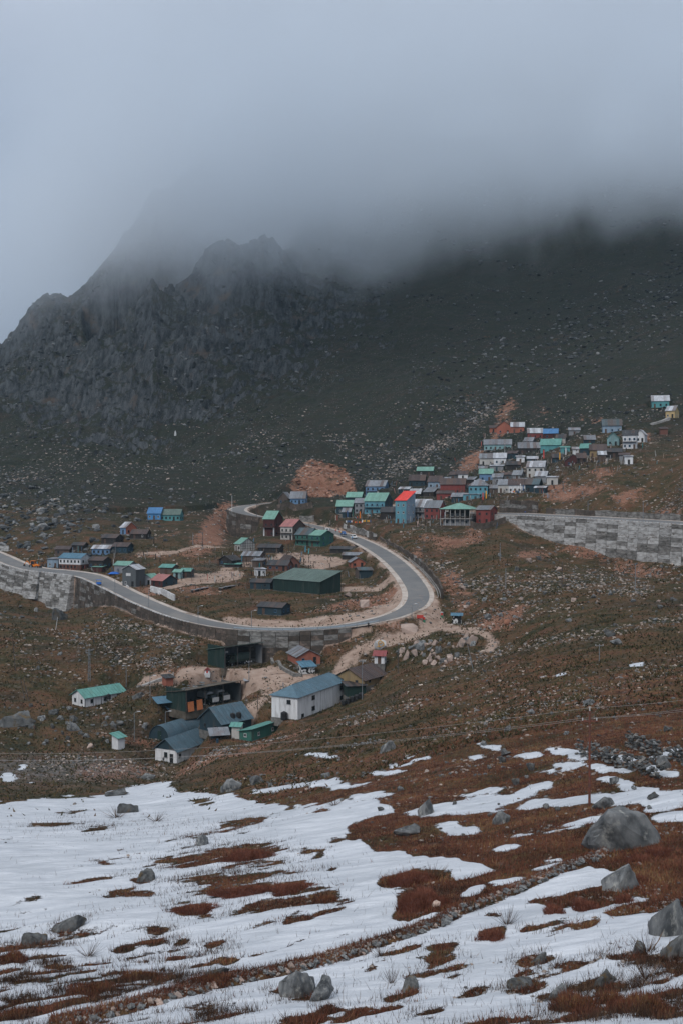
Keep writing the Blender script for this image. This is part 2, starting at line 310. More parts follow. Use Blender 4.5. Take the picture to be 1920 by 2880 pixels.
# ------------------------------------------------------------------ roads: surveyed centre lines, then cut into the hillside
def spline(P, step):
    P = np.array(P, float); Q = np.vstack([2 * P[0] - P[1], P, 2 * P[-1] - P[-2]]); o = []
    for i in range(1, len(Q) - 2):
        a, b, c, d = Q[i - 1:i + 3]; m = max(2, int(np.linalg.norm(c - b) / step))
        for t in np.arange(m) / m:
            o.append(0.5 * (2 * b + (c - a) * t + (2 * a - 5 * b + 4 * c - d) * t * t + (3 * b - a - 3 * c + d) * t ** 3))
    o.append(Q[-2]); return np.array(o)
ROAD_PX = [(-220,1530,455),(-120,1538,442),(-50,1550,428),(0,1568,414),(40,1586,404),(100,1603,395),(180,1611,388),(250,1622,376),(310,1646,354),(400,1689,327),(480,1722,311),(560,1746,300),(650,1763,292),(750,1770,288),(850,1770,287),(950,1763,286),(1050,1747,288),(1120,1727,292),(1164,1702,298),(1176,1672,308),(1160,1636,322),(1122,1592,349),(1082,1560,377),(1034,1532,407),(985,1511,433),(930,1493,452),(870,1477,465),(800,1464,472),(735,1455,476),(690,1445,483),(668,1434,493),(692,1423,506),(765,1414,514),(850,1408,519),(930,1407,516),(1010,1412,503),(1100,1424,480),(1200,1434,457),(1300,1441,437),(1400,1446,420),(1500,1451,404),(1600,1456,390),(1700,1461,378),(1800,1467,366),(1900,1473,354),(2040,1482,340),(2200,1492,330)]
RC = spline([at(*p) for p in ROAD_PX], 1.5)
k5 = np.ones(9) / 9
RC[4:-4, 2] = np.convolve(RC[:, 2], k5, 'valid')
RT = np.gradient(RC[:, :2], axis=0); RT /= np.linalg.norm(RT, axis=1)[:, None]; RN = np.stack([-RT[:, 1], RT[:, 0]], 1)    # left normal
RS = np.r_[0, np.cumsum(np.linalg.norm(np.diff(RC[:, :2], axis=0), axis=1))]
RU, RV = proj(*RC.T)
def road_index(u, v):
    return int(np.argmin((RU - u) ** 2 + ((RV - v) * 2) ** 2))
HW = 3.3
# wall stretches (index range, side +1 left / -1 right of travel, distance of the wall face from the centre line)
i0, i1 = road_index(-220, 1530), road_index(1040, 1750)
h0, h1 = road_index(745, 1457), road_index(690, 1421)
r0 = road_index(1385, 1445)
WALLED = np.zeros((len(RC), 2), bool)      # [:,0] left side falls away, [:,1] right side falls away
WALLED[i0:i1, 1] = True; WALLED[h0:h1, 0] = True; WALLED[r0:, 1] = True
sel = np.where((GY > 255) & (GY < 540))
vx, vy = GX[sel], GY[sel]
dbest = np.full(len(vx), 1e9); ib = np.zeros(len(vx), int)
for i in range(0, len(vx), 40000):
    d = (vx[i:i + 40000, None].astype(np.float32) - RC[None, :, 0].astype(np.float32)) ** 2 + (vy[i:i + 40000, None].astype(np.float32) - RC[None, :, 1].astype(np.float32)) ** 2
    j = d.argmin(1); ib[i:i + 40000] = j; dbest[i:i + 40000] = np.sqrt(d[np.arange(len(j)), j])
side = (vx - RC[ib, 0]) * RN[ib, 0] + (vy - RC[ib, 1]) * RN[ib, 1]
zr = RC[ib, 2] - 0.10; zb = GZ[sel]
walled = np.where(side > 0, WALLED[ib, 0], WALLED[ib, 1]) & (zb < zr + 1.5)
d0 = HW + 1.5; fall = np.where(walled, 0.9, np.where(zb > zr, 5.0, 6.0)); d0 = np.where(walled, HW + 0.9, d0)
wgt = 1 - np.clip((dbest - d0) / fall, 0, 1); wgt = np.where(walled, wgt, wgt * wgt * (3 - 2 * wgt))
zb2 = np.where(walled, np.minimum(zb, zr - 1.0), zb)
GZ[sel] = zb2 * (1 - wgt) + zr * wgt
ROADD = np.full(GX.shape, 1e9); ROADD[sel] = dbest

# ------------------------------------------------------------------ survey of the buildings
# name, label, column and row of the near-left base corner, width in photo pixels, turn (deg), depth m, wall height m, roof rise m, roof, wall, kind, options
B = [
 # by the lower road, far left
 ('house', 'two-storey house with blue roof, white upper floor and brick lower floor', 167,1603, 60,-24,7,4.9,1.7,'blue','white','g',dict(lower='brickred',win=6,two=1)),
 ('hut', 'small white flat-roofed annex touching the two-storey blue-roofed house', 134,1597, 30,-20,5,3.6,0.4,'grey','ltblue','s',dict(win=2)),
 ('house', 'dark timber house with brown roof beside the two-storey blue-roofed house', 250,1600, 40,-20,6,3.4,1.3,'brown','dkwood','g',dict(win=3)),
 ('house', 'blue-walled house with long pale grey roof behind the dark timber house', 259,1561, 50,-8,6,2.7,1.2,'pale','blue','g',dict(win=4)),
 ('house', 'house with dark brown roof and deep teal wall, right of the pale-grey-roofed one', 317,1556, 42,-12,6,2.8,1.4,'brown','dkblue','g',dict(win=3)),
 ('shack', 'dark grey-roofed shack uphill of the pale-grey-roofed blue house', 286,1530, 40,-20,6,2.6,1.4,'dark','dkwood','g',dict(win=2)),
 ('shack', 'brown-roofed shack directly behind the two-storey blue-roofed house', 155,1562, 40,-10,5,2.6,1.2,'brown','wood','g',dict(win=2)),
 ('shack', 'small dark shack with low black roof between boulders on the left slope', 203,1548, 32,-10,5,2.2,1.0,'dark','dkwood','g',dict(win=1)),
 ('house', 'small house with striped grey roof, blue front and orange gable', 339,1503, 16,-42,5.5,3.0,1.3,'pale','blue','g',dict(win=1,end='orange')),
 ('shack', 'low rusty-grey-roofed shack beside the orange-gabled house', 368,1516, 44,-12,5,2.2,1.0,'brown','dkwood','g',dict(win=2)),
 ('house', 'bright blue row house with blue roof alone on the slope', 416,1462, 36,-6,6,3.0,1.5,'azure','azure','g',dict(win=3)),
 ('house', 'turquoise row house adjoining the bright blue one', 452,1465, 54,-8,6,2.9,1.4,'moss','teal','g',dict(win=5)),
 ('shack', 'green-roofed shack by the road beside a blue tarpaulin', 322,1612, 40,-20,6,3.2,1.3,'green','grey','g',dict(win=2)),
 ('house', 'tall dark tin house with white roof standing right at the road', 345,1650, 38,-20,6,6.2,1.4,'pale','tin','e',dict(win=1,sign=1)),
 ('hut', 'little white house with pale green roof next to the red-roofed one', 395,1646, 32,-25,5,2.8,1.2,'green','white','e',dict(win=2)),
 ('house', 'red-roofed house with blue gable beside the dirt yard', 426,1650, 32,-38,7,2.4,1.8,'pink','maroon','g',dict(win=2,end='dkblue')),
 ('hut', 'small pale green hut nearest the netting fence on the yard', 488,1628, 20,-15,4,2.4,0.8,'green','ltteal','g',dict(win=1)),
 ('hut', 'dark open hut with sagging green roof beside the netting fence', 509,1625, 27,-12,4,2.4,0.9,'teal','dkwood','g',dict(win=1)),
 ('hut', 'dark red hut with flat green roof below the dark timber house', 262,1611, 25,-12,4,2.2,0.3,'green','maroon','s',dict(win=1)),
 ('shack', 'green-roofed shack tucked behind the red-roofed house', 450,1613, 34,-20,5,2.3,1.0,'teal','wood','g',dict(win=1)),
 # around the green hangar
 ('house', 'tall three-storey dark red house with green roof under the hairpin wall', 741,1508, 31,-32,6.5,7.6,2.0,'green','maroon','g',dict(win=2,two=1,posts=1)),
 ('house', 'house with pink-red roof and white balcony next to the tall red house', 789,1518, 34,-36,9,5.6,1.8,'pink','cream','g',dict(win=3,two=1,end='wood')),
 ('house', 'green house with grey-green roof and blue balcony facing the yard', 831,1534, 40,-34,7,4.6,1.6,'slate','green','g',dict(win=3,two=1)),
 ('house', 'dark green house with bright green roof beside the parked cars', 871,1537, 30,-34,10,4.8,2.0,'green','green','g',dict(win=2,two=1)),
 ('house', 'white half-timbered gabled house with green roof', 661,1549, 16,-52,7,3.0,2.2,'green','cream','g',dict(win=2,timber=1)),
 ('shed', 'long dark grey shed behind the half-timbered house', 725,1555, 60,-12,7,2.2,1.2,'dark','dkwood','g',dict(win=2)),
 ('shack', 'shack with weathered pale grey roof below the half-timbered house', 680,1580, 50,-14,7,2.4,1.5,'grey','wood','g',dict(win=2)),
 ('shack', 'dark steep-gabled shack at the edge of the dirt yard', 616,1591, 36,-30,6,2.2,1.6,'dark','dkwood','e',dict(win=1)),
 ('hut', 'low hut with flat pale green lean-to roof beside the steep-gabled shack', 633,1596, 42,-10,3,1.2,0.3,'teal','dkwood','s',dict(win=0)),
 ('hut', 'small brown hut with light roof edge between the grey shacks', 710,1594, 28,-20,4,2.4,0.6,'grey','wood','s',dict(win=1)),
 ('shed', 'long brick shed with dark roof behind the white block hut', 752,1606, 55,-14,7,2.3,1.6,'dark','brickred','g',dict(win=3)),
 ('house', 'orange brick gable house with big dark roof behind the green hangar', 805,1602, 38,18,12,2.4,2.6,'brown','brickred','e',dict(win=1)),
 ('hut', 'small white block hut beside the green hangar', 724,1621, 24,20,4,2.6,0.15,'pale','white','s',dict(win=2)),
 ('shack', 'patched dark shack with white sheets on its roof, against the hangar', 704,1657, 56,-12,6,2.4,1.0,'dark','dkblue','g',dict(win=2)),
 ('hangar', 'large dark green hangar with sloping grey-green roof', 769,1661, 131,-41,10.5,4.2,2.9,'moss','dkgreen','s',dict(win=0,panels=1)),
 ('shed', 'dark blue shed with black patched roof below the green hangar', 725,1728, 67,-24,6,2.5,1.1,'dark','dkblue','g',dict(win=2)),
 ('house', 'small orange gable house with white-edged roof inside the road bend', 987,1598, 40,8,7,2.2,1.6,'grey','orange','e',dict(win=1)),
 ('shed', 'dark blue shed in front of the small orange gable house', 1009,1628, 38,12,6,3.0,0.8,'slate','dkblue','g',dict(win=0,end='wood')),
 ('shed', 'low shed with loose grey roofing strips below the parked cars', 928,1556, 66,-14,5,1.8,0.9,'dark','dkwood','g',dict(win=1)),
 ('shed', 'low shed with sagging dark roof beside the strip-roofed shed', 962,1574, 50,-16,5,1.8,0.9,'grey','dkwood','g',dict(win=1)),
 ('house', 'blue house with grey roof on the upper road by the quarry', 816,1419, 42,-8,7,2.9,1.9,'grey','blue','g',dict(win=5)),
 ('house', 'grey timber gable porch house adjoining the blue roadside house', 784,1418, 26,-14,7,3.0,1.7,'grey','wood','e',dict(win=1)),
 # village core above the road
 ('house', 'small dark house with green roof at the left end of the village core', 949,1446, 38,-10,6,3.2,1.6,'green','dkblue','g',dict(win=2,two=0)),
 ('house', 'house with white-ridged pale green roof behind the village front row', 976,1417, 36,-12,6,2.8,1.4,'green','dkblue','g',dict(win=2)),
 ('shack', 'tall narrow grey plank shack with grey roof beside the big turquoise house', 999,1444, 30,-12,6,4.2,1.2,'grey','grey','g',dict(win=3,two=1)),
 ('house', 'big turquoise two-storey house with green roof in the front row', 1028,1446, 49,-24,9,5.2,2.2,'green','turq','g',dict(win=4,two=1,end='dkblue')),
 ('house', 'light blue two-storey house with grey roof uphill of the turquoise house', 1031,1398, 46,-18,8,4.6,1.8,'grey','blue','g',dict(win=4,two=1)),
 ('shack', 'dark patched shack between the turquoise house and the red-roofed tower house', 1072,1462, 36,-14,6,3.0,1.3,'dark','dkwood','g',dict(win=1)),
 ('house', 'narrow three-storey turquoise house with bright red roof', 1113,1472, 26,-30,8,8.4,2.3,'red','turq','s',dict(win=2,two=2,end='ltblue')),
 ('house', 'house with long pale green-grey roof right of the red-roofed house', 1160,1456, 40,-22,9,4.0,2.0,'pale','grey','g',dict(win=3,two=1)),
 ('house', 'pinkish house with rust-streaked grey roof left of the hip-roofed pavilion', 1195,1460, 36,-22,9,4.2,1.8,'grey','red','g',dict(win=3,two=1)),
 ('pavilion', 'two-storey pavilion with large green hip roof and open balcony', 1250,1478, 62,-20,11,6.0,2.6,'green','grey','h',dict(win=0,pavilion=1)),
 ('house', 'dark red house with grey roof at the right end of the front row', 1340,1473, 34,-28,8,5.2,1.6,'grey','red','g',dict(win=2,two=1)),
 ('house', 'house with rusty striped roof and dark teal wall, left in the second row', 1152,1368, 38,-12,7,2.6,1.7,'brown','dkblue','g',dict(win=3)),
 ('house', 'small house with flat green roof highest in the village core', 1175,1339, 38,-10,6,2.4,1.2,'green','dkwood','g',dict(win=2)),
 ('house', 'pale blue house with dark brown roof and blue gable', 1204,1374, 30,-22,7,2.9,1.7,'brown','ltblue','g',dict(win=2)),
 ('house', 'long brick-red house with brown roof above the green hip roof', 1241,1390, 60,-12,8,4.0,1.7,'brown','red','g',dict(win=5,two=0)),
 ('shack', 'low red shack directly behind the green hip roof', 1230,1408, 40,-10,5,2.6,0.8,'maroon' if False else 'brown','red','s',dict(win=2)),
 ('house', 'turquoise house with blue-grey hip roof above the stone wall', 1320,1400, 46,-16,8,4.6,2.0,'grey','turq','h',dict(win=4,two=1)),
 ('hut', 'white flat-roofed porch hut below the blue-grey hip roof', 1304,1408, 40,-14,4,2.4,0.2,'pale','turq','s',dict(win=2)),
 ('hut', 'little white hut with brown roof above the long brick-red house', 1288,1349, 24,-10,5,2.4,0.9,'brown','white','g',dict(win=1)),
 ('house', 'house with pale green roof and blue wall beside a grey shack', 1349,1354, 32,-12,6,3.2,1.4,'green','blue','g',dict(win=2)),
 # upper village
 ('house', 'orange gable house with slate roof, left of the orange pair', 1398,1221, 36,-14,7,3.4,1.9,'slate','orange','e',dict(win=2)),
 ('house', 'orange house with white roof, right of the orange pair', 1438,1218, 32,-10,7,3.0,1.6,'pale','orange','g',dict(win=2)),
 ('hut', 'tiny orange hut left of the orange pair', 1377,1217, 18,-8,4,2.4,0.8,'brown','orange','g',dict(win=1)),
 ('house', 'red house with striped grey rusty roof right of the orange pair', 1486,1235, 36,-8,7,2.8,1.6,'pale','red','g',dict(win=3)),
 ('house', 'dark red house with a blue roof patch', 1530,1235, 34,-14,6,2.6,1.5,'azure','maroon','g',dict(win=2)),
 ('house', 'long pale teal house with weathered grey roof at the upper left edge', 1365,1267, 66,-10,7,2.8,1.7,'grey','ltteal','g',dict(win=6)),
 ('house', 'house with sagging grey roof and open dark porch left of the bright teal one', 1461,1278, 56,-8,7,2.8,1.8,'grey','dkwood','g',dict(win=3)),
 ('house', 'bright teal house with green gable roof in the middle of the upper village', 1522,1275, 48,-18,8,3.6,1.9,'teal','teal','g',dict(win=3)),
 ('hut', 'small teal hut right of the bright teal house', 1577,1277, 22,-10,4,2.6,0.5,'teal','teal','s',dict(win=1)),
 ('hut', 'tiny white shed right of the small teal hut', 1610,1279, 15,-10,4,2.2,0.6,'pale','white','g',dict(win=0)),
 ('hut', 'dark teal hut with light green roof and satellite dish', 1631,1282, 22,-26,5,3.0,1.2,'teal','dkblue','g',dict(win=1)),
 ('house', 'ochre plank house with brown roof', 1660,1287, 40,-14,7,2.9,1.6,'brown','ochre','g',dict(win=3)),
 ('shack', 'tumbledown dark shack right of the ochre house', 1706,1288, 38,-12,6,2.2,1.0,'dark','dkwood','g',dict(win=1)),
 ('house', 'light teal gable house under the light blue house', 1708,1254, 28,-20,6,3.0,1.5,'teal','ltteal','e',dict(win=1)),
 ('house', 'light blue house with blue-grey roof high on the slope', 1697,1218, 46,-12,7,3.2,1.9,'slate','ltblue','g',dict(win=3)),
 ('house', 'half-ruined two-storey white and black house', 1752,1263, 34,-20,6,5.4,1.3,'dark','white','g',dict(win=3,two=1)),
 ('hut', 'white gabled hut adjoining the half-ruined house', 1789,1245, 20,-30,5,3.2,1.2,'pale','white','e',dict(win=1)),
 ('house', 'teal house with grey striped roof, highest on the right', 1835,1147, 42,-14,7,3.0,1.8,'pale','teal','g',dict(win=3)),
 ('house', 'pale yellow house below the highest teal house', 1872,1177, 22,-34,7,3.2,1.5,'pale','yellow','g',dict(win=2)),
 ('house', 'dark red gable house with white-edged roof in the middle of the slope', 1590,1313, 40,-16,7,2.2,1.8,'grey','maroon','e',dict(win=1)),
 ('house', 'grey-white plank house, left of the joined pair', 1350,1309, 36,-14,6,3.2,1.5,'grey','cream','g',dict(win=2)),
 ('house', 'white house with grey roof, right of the joined pair', 1389,1307, 30,-12,6,3.0,1.5,'pale','white','g',dict(win=2)),
 ('shed', 'low shed with flat white roof below the joined pair', 1379,1325, 32,-14,5,2.2,0.4,'pale','grey','s',dict(win=1)),
 ('house', 'white two-storey house with light roof and ladder', 1483,1345, 42,-20,7,4.4,1.6,'pale','cream','g',dict(win=3,two=1)),
 ('hut', 'grey hut with light gable roof under the white two-storey house', 1506,1358, 26,-24,5,2.6,1.2,'pale','grey','g',dict(win=1)),
 ('house', 'house with blue-grey roof at the edge of the tall stone wall', 1478,1385, 32,-24,7,3.0,1.5,'slate','dkblue','g',dict(win=2)),
 ('house', 'white plank house with rusty brown roof above the tall stone wall', 1432,1387, 42,-12,7,3.2,1.5,'brown','white','g',dict(win=4)),
 ('shack', 'pale shack with grey roof left of the white plank house', 1401,1386, 28,-18,6,3.2,1.4,'grey','cream','g',dict(win=2)),
 ('hut', 'pale hut with flat roof at the landslip edge', 1538,1364, 27,-14,4,2.8,0.3,'pale','cream','s',dict(win=1)),
 ('hut', 'small grey hut standing alone between the dark red and light blue houses', 1601,1225, 26,-10,4,2.4,0.8,'grey','grey','g',dict(win=1)),
 ('hut', 'small whitish hut below the long pale teal house', 1452,1302, 20,-10,4,2.6,0.4,'pale','white','s',dict(win=1)),
 ('hut', 'lone small white hut low on the right slope', 1757,1306, 20,-12,4,3.0,0.4,'pale','white','s',dict(win=1)),
 ('hut', 'little brown hut alone beneath the pale yellow house', 1857,1223, 18,-10,4,2.4,0.5,'brown','brickred','s',dict(win=0)),
 ('shack', 'dark shack behind the low white-roofed shed', 1424,1323, 34,-10,5,2.4,1.0,'dark','dkwood','g',dict(win=1)),
 ('shack', 'grey weathered shack wedged under the pale-green-roofed blue house', 1385,1362, 24,-16,5,2.8,1.0,'grey','grey','g',dict(win=1)),
 # army-style buildings in the lower valley
 ('bungalow', 'long white bungalow with teal roof alone on the left meadow', 240,1990, 112,47,6.2,2.6,1.6,'teal','white','g',dict(win=3,posts=2,fine=1)),
 ('hut', 'small white hut with teal roof among boulders', 333,2110, 16,50,2.4,2.9,0.6,'teal','white','s',dict(win=0,fine=1)),
 ('house', 'white house with blue gable roof and a person at its door', 498,2149, 85,62,6.4,3.0,2.5,'steel','white','g',dict(win=2,fine=1,gable='dkblue',personhouse=1)),
 ('house', 'dark house with long blue roof behind the round-roofed hut', 624,2068, 84,46,8.5,2.8,3.2,'steel','dkblue','g',dict(win=1,fine=1)),
 ('store', 'narrow dark teal store with bright green roof beside the water tanks', 708,2086, 78,58,3.6,2.1,0.7,'teal','green','f',dict(win=2,fine=1)),
 ('barracks', 'large white two-storey barracks with blue hip roof', 837,2026, 142,62,7.2,5.3,2.2,'storm','white','h',dict(win=0,fine=1,barracks=1)),
 ('shed', 'long shed with rusty dark brown roof behind the white barracks', 1023,1934, 62,56,9,1.9,2.4,'brown','ochre','g',dict(win=2,fine=1)),
 ('hut', 'small white hut with dark red roof behind the long rusty shed', 1052,1868, 28,-10,3.6,2.3,0.9,'redtin','white','g',dict(win=1,fine=1)),
 ('shed', 'dark green box shed against the end of the white barracks', 976,1962, 52,14,4,2.8,0.4,'dark','dkgreen','s',dict(win=0,fine=1)),
 ('house', 'ruined orange brick hut with patched tin roof under the road wall', 837,1871, 64,20,9,2.3,1.7,'grey','orange','e',dict(win=2,fine=1)),
 ('hut', 'small black-and-white camouflage hut with blue roof beside the brick hut', 852,1897, 34,24,3.4,2.0,0.8,'blue','white','s',dict(win=0,camo=1,fine=1)),
 ('hut', 'roadside camouflage hut with blue flat roof at the hairpin bend', 1270,1754, 26,-8,2.6,2.3,0.35,'blue','white','s',dict(win=0,camo=1,fine=1,darkside=1)),
 ('hut', 'small brick-red hut at the end of the concrete path', 468,1933, 18,30,3,2.3,0.3,'dark','orange','s',dict(win=0,fine=1)),
 ('hut', 'small shed with green roof and grey water tank on a stand', 652,2078, 22,-8,3,3.0,0.5,'teal','cream','g',dict(win=0,fine=1)),
]
NB0 = len(B)
for (u_, v_) in ((962,1457),(1012,1428),(1060,1442),(1095,1450),(1142,1446),(1182,1444),(1226,1448),(1150,1404),(1120,1388),(1190,1398),(1268,1416),(1292,1384),(1334,1378),(1375,1388),(1410,1352),(1440,1348),(1460,1366),(1502,1388),(1345,1334),(1312,1364),(1422,1292),(1482,1304),(1552,1302),(1622,1304),(1682,1298),(1740,1296),(1562,1248),(1642,1252),(1472,1252),(1240,1366),(1262,1350)):
    q_ = random.Random(u_ * 3 + v_); nb_ = min((b for b in B[:NB0]), key=lambda b: (b[2] + b[4] / 2 - u_ - 12) ** 2 + ((b[3] - v_) * 1.5) ** 2)
    B.append(('shack', 'small patched shack beside the ' + ' '.join(nb_[1].split()[:11]), u_, v_, q_.randint(18, 32), q_.choice([-8, -16, -24, -30]), 4.5, q_.uniform(2.0, 2.9), q_.uniform(.6, 1.3), q_.choice(['grey', 'dark', 'brown', 'pale', 'grey']), q_.choice(['wood', 'grey', 'dkwood', 'tin', 'cream', 'dkblue']), q_.choice('gggs'), dict(win=1, grp='tin shacks crowded between the village houses')))
for i_, b in enumerate(B):
    if b[3] < 1480 and b[2] > 930 and not b[12].get('grp'):
        b = list(b); b[2] -= b[4] * .08; b[4] *= 1.16; b[6] *= 1.1; b[7] *= 1.12; B[i_] = tuple(b)
PLACED = []
def place(u, v, wpx, yaw):
    p = ground(u, v); th = math.radians(yaw); rb = (u + wpx - CU) / F_PX
    q = ray(u + wpx, v); rb = q[0] / q[1]
    s = (rb * p[1] - p[0]) / (math.cos(th) - rb * math.sin(th))
    return p, max(2.0, s)
def pad(p, yaw, Ln, W, margin=1.2, fall=2.5, z=None):
    th = math.radians(yaw); z = p[2] if z is None else z
    R = math.hypot(Ln, W) + margin + fall + 2
    r0_, r1_ = np.searchsorted(ROWS, [p[1] - R, p[1] + R])
    gx = GX[r0_:r1_]; gy = GY[r0_:r1_]
    lx = (gx - p[0]) * math.cos(th) + (gy - p[1]) * math.sin(th); ly = -(gx - p[0]) * math.sin(th) + (gy - p[1]) * math.cos(th)
    d = np.maximum(np.maximum(-lx, lx - Ln), np.maximum(-ly, ly - W)) - margin
    wg = 1 - np.clip(d / fall, 0, 1)
    GZ[r0_:r1_] = GZ[r0_:r1_] * (1 - wg) + (z - 0.05) * wg
for b in B:
    name, label, u, v, wpx, yaw, W, H, rise, rf, wl, kind, op = b
    p, Ln = place(u, v, wpx, yaw); PLACED.append((p, Ln))
# two big open sheds and the round-roofed hut
OPEN1 = (ground(632, 1881), -8, 17.0, 8.0)      # truck shed: near corner, turn of its long open side, length, depth
OPEN2 = (ground(523, 2004), 47, 18.5, 8.0)
QUON = (ground(478, 2086), 60, 13.0, 6.4)
def front_pad(p, yaw, Ln, W, ahead, margin, fall):
    t_ = math.radians(yaw); q = np.array([p[0] + math.sin(t_) * ahead, p[1] - math.cos(t_) * ahead, p[2]]); pad(q, yaw, Ln, W + ahead, margin, fall)
front_pad(OPEN1[0], 42, 13.5, 8.0, 5.0, 1.2, 3.0); front_pad(OPEN2[0], 47, 18.5, 7.6, 5.0, 0.4, 1.6)
_order = sorted(range(len(B)), key=lambda i: -PLACED[i][0][1])
for i in _order:
    p, Ln = PLACED[i]; pad(p, B[i][5], Ln, B[i][6], 0.8 if p[1] > 300 else 1.2, 1.6 if p[1] > 300 else 2.5)
pad(*QUON, 1.0, 2.0)

# ------------------------------------------------------------------ ground cover masks (what lies on the ground, where)
def inpoly(x, y, poly):
    c = np.zeros(x.shape, bool); n_ = len(poly); j = n_ - 1
    for i in range(n_):
        xi, yi = poly[i]; xj, yj = poly[j]
        t = ((yi > y) != (yj > y)) & (x < (xj - xi) * (y - yi) / (yj - yi + 1e-9) + xi); c ^= t; j = i
    return c
def ell(x, y, E):
    m = np.full(x.shape, -9.0)
    for (cx, cy, a, b, deg) in E:
        c, s = math.cos(math.radians(deg)), math.sin(math.radians(deg))
        k = (np.abs(x - cx) < a * 2.2 + b) & (np.abs(y - cy) < a * 2.2 + b)
        if not k.any(): continue
        dx = x[k] - cx; dy = y[k] - cy; px = dx * c - dy * s; py = dx * s + dy * c
        m[k] = np.maximum(m[k], 1 - np.sqrt((px / a) ** 2 + (py / b) ** 2))
    return m
def stroke(x, y, pts_, w0, w1=None):
    m = np.full(x.shape, -9.0); w1 = w0 if w1 is None else w1; n_ = len(pts_) - 1
    for i in range(n_):
        (ax_, ay_), (bx_, by_) = pts_[i], pts_[i + 1]; wa = w0 + (w1 - w0) * i / n_; 
        dx, dy = bx_ - ax_, by_ - ay_; t = np.clip(((x - ax_) * dx + (y - ay_) * dy) / (dx * dx + dy * dy), 0, 1)
        m = np.maximum(m, 1 - np.hypot(x - ax_ - t * dx, (y - ay_ - t * dy) * 1.0) / wa)
    return m
U, V = U0, V0                                           # survey position of every ground point
s1x, s1y = rot(GX, GY, 32)
px_m = F_PX / np.maximum(GY, 30)
wob1 = fbm(s1x / 5.0, s1y / 3.0, 4, 71); wob2 = fbm(s1x / 5.0 + 50, s1y / 3.0 - 20, 4, 75); fine = fbm(s1x / 1.5, s1y / 0.55, 3, 79)
UW = U + wob1 * 34; VW = V + wob2 * 13 + fine * 5
# ---- snow
SNOW_MAIN = [(-300,2262),(0,2258),(120,2245),(250,2240),(340,2218),(420,2205),(480,2200),(505,2222),(560,2232),(690,2250),(800,2268),(900,2256),(960,2250),(1090,2255),(1100,2275),(1040,2290),(985,2308),(966,2330),(985,2360),(1030,2382),(1144,2405),(1270,2420),(1392,2436),(1340,2468),(1290,2480),(1230,2452),(1150,2450),(1075,2480),(1060,2500),(1100,2505),(1160,2500),(1130,2540),(1110,2580),(1150,2590),(1290,2560),(1400,2520),(1470,2500),(1520,2480),(1640,2440),(1720,2450),(1700,2490),(1560,2520),(1470,2530),(1540,2560),(1680,2545),(1730,2580),(1860,2570),(1920,2560),(2300,2540),(2300,3000),(-300,3000)]
SNOW_ADD = [(1000,2262,70,14,4),(1040,2236,55,9,6),(980,2205,65,10,6),(1330,2262,170,22,8),(1280,2275,140,20,4),(1420,2245,90,14,10),(1560,2258,110,18,6),(1500,2218,60,12,10),(1350,2225,60,11,8),(1100,2170,60,6,4),(860,2210,110,9,8),(760,2225,60,7,6),(905,2125,62,6,-5),(1120,2150,28,5,8),(1170,2132,36,6,4),(1385,2100,40,8,-8),(1345,2130,26,7,12),(1480,2120,42,9,6),(1610,2118,70,11,-12),(1600,2152,45,13,8),(1530,2170,30,6,6),(1700,2165,60,9,-8),(1745,2135,38,9,-8),(1760,2210,80,12,-14),(1850,2170,60,10,-10),(1850,2240,90,14,4),(1740,2245,150,16,3),(1880,2265,60,20,12),(1650,2300,70,9,10),(1460,2345,30,7,4),(1290,2335,60,9,2),(1590,2330,60,9,10),(1700,2320,50,9,12),(1870,2125,40,7,14),(1795,1868,26,8,6),(1530,1900,12,4,4),(1575,1893,16,5,10),(1900,2300,60,16,6),(1420,2385,36,6,8),(1540,2440,60,7,8),(1430,2480,46,8,8),(1760,2530,60,10,14),(1330,2510,40,9,20),(20,2185,28,10,-12),(90,2200,14,5,0),(60,2160,16,5,-8),(1550,2420,34,7,8),(1645,2560,90,9,6)]
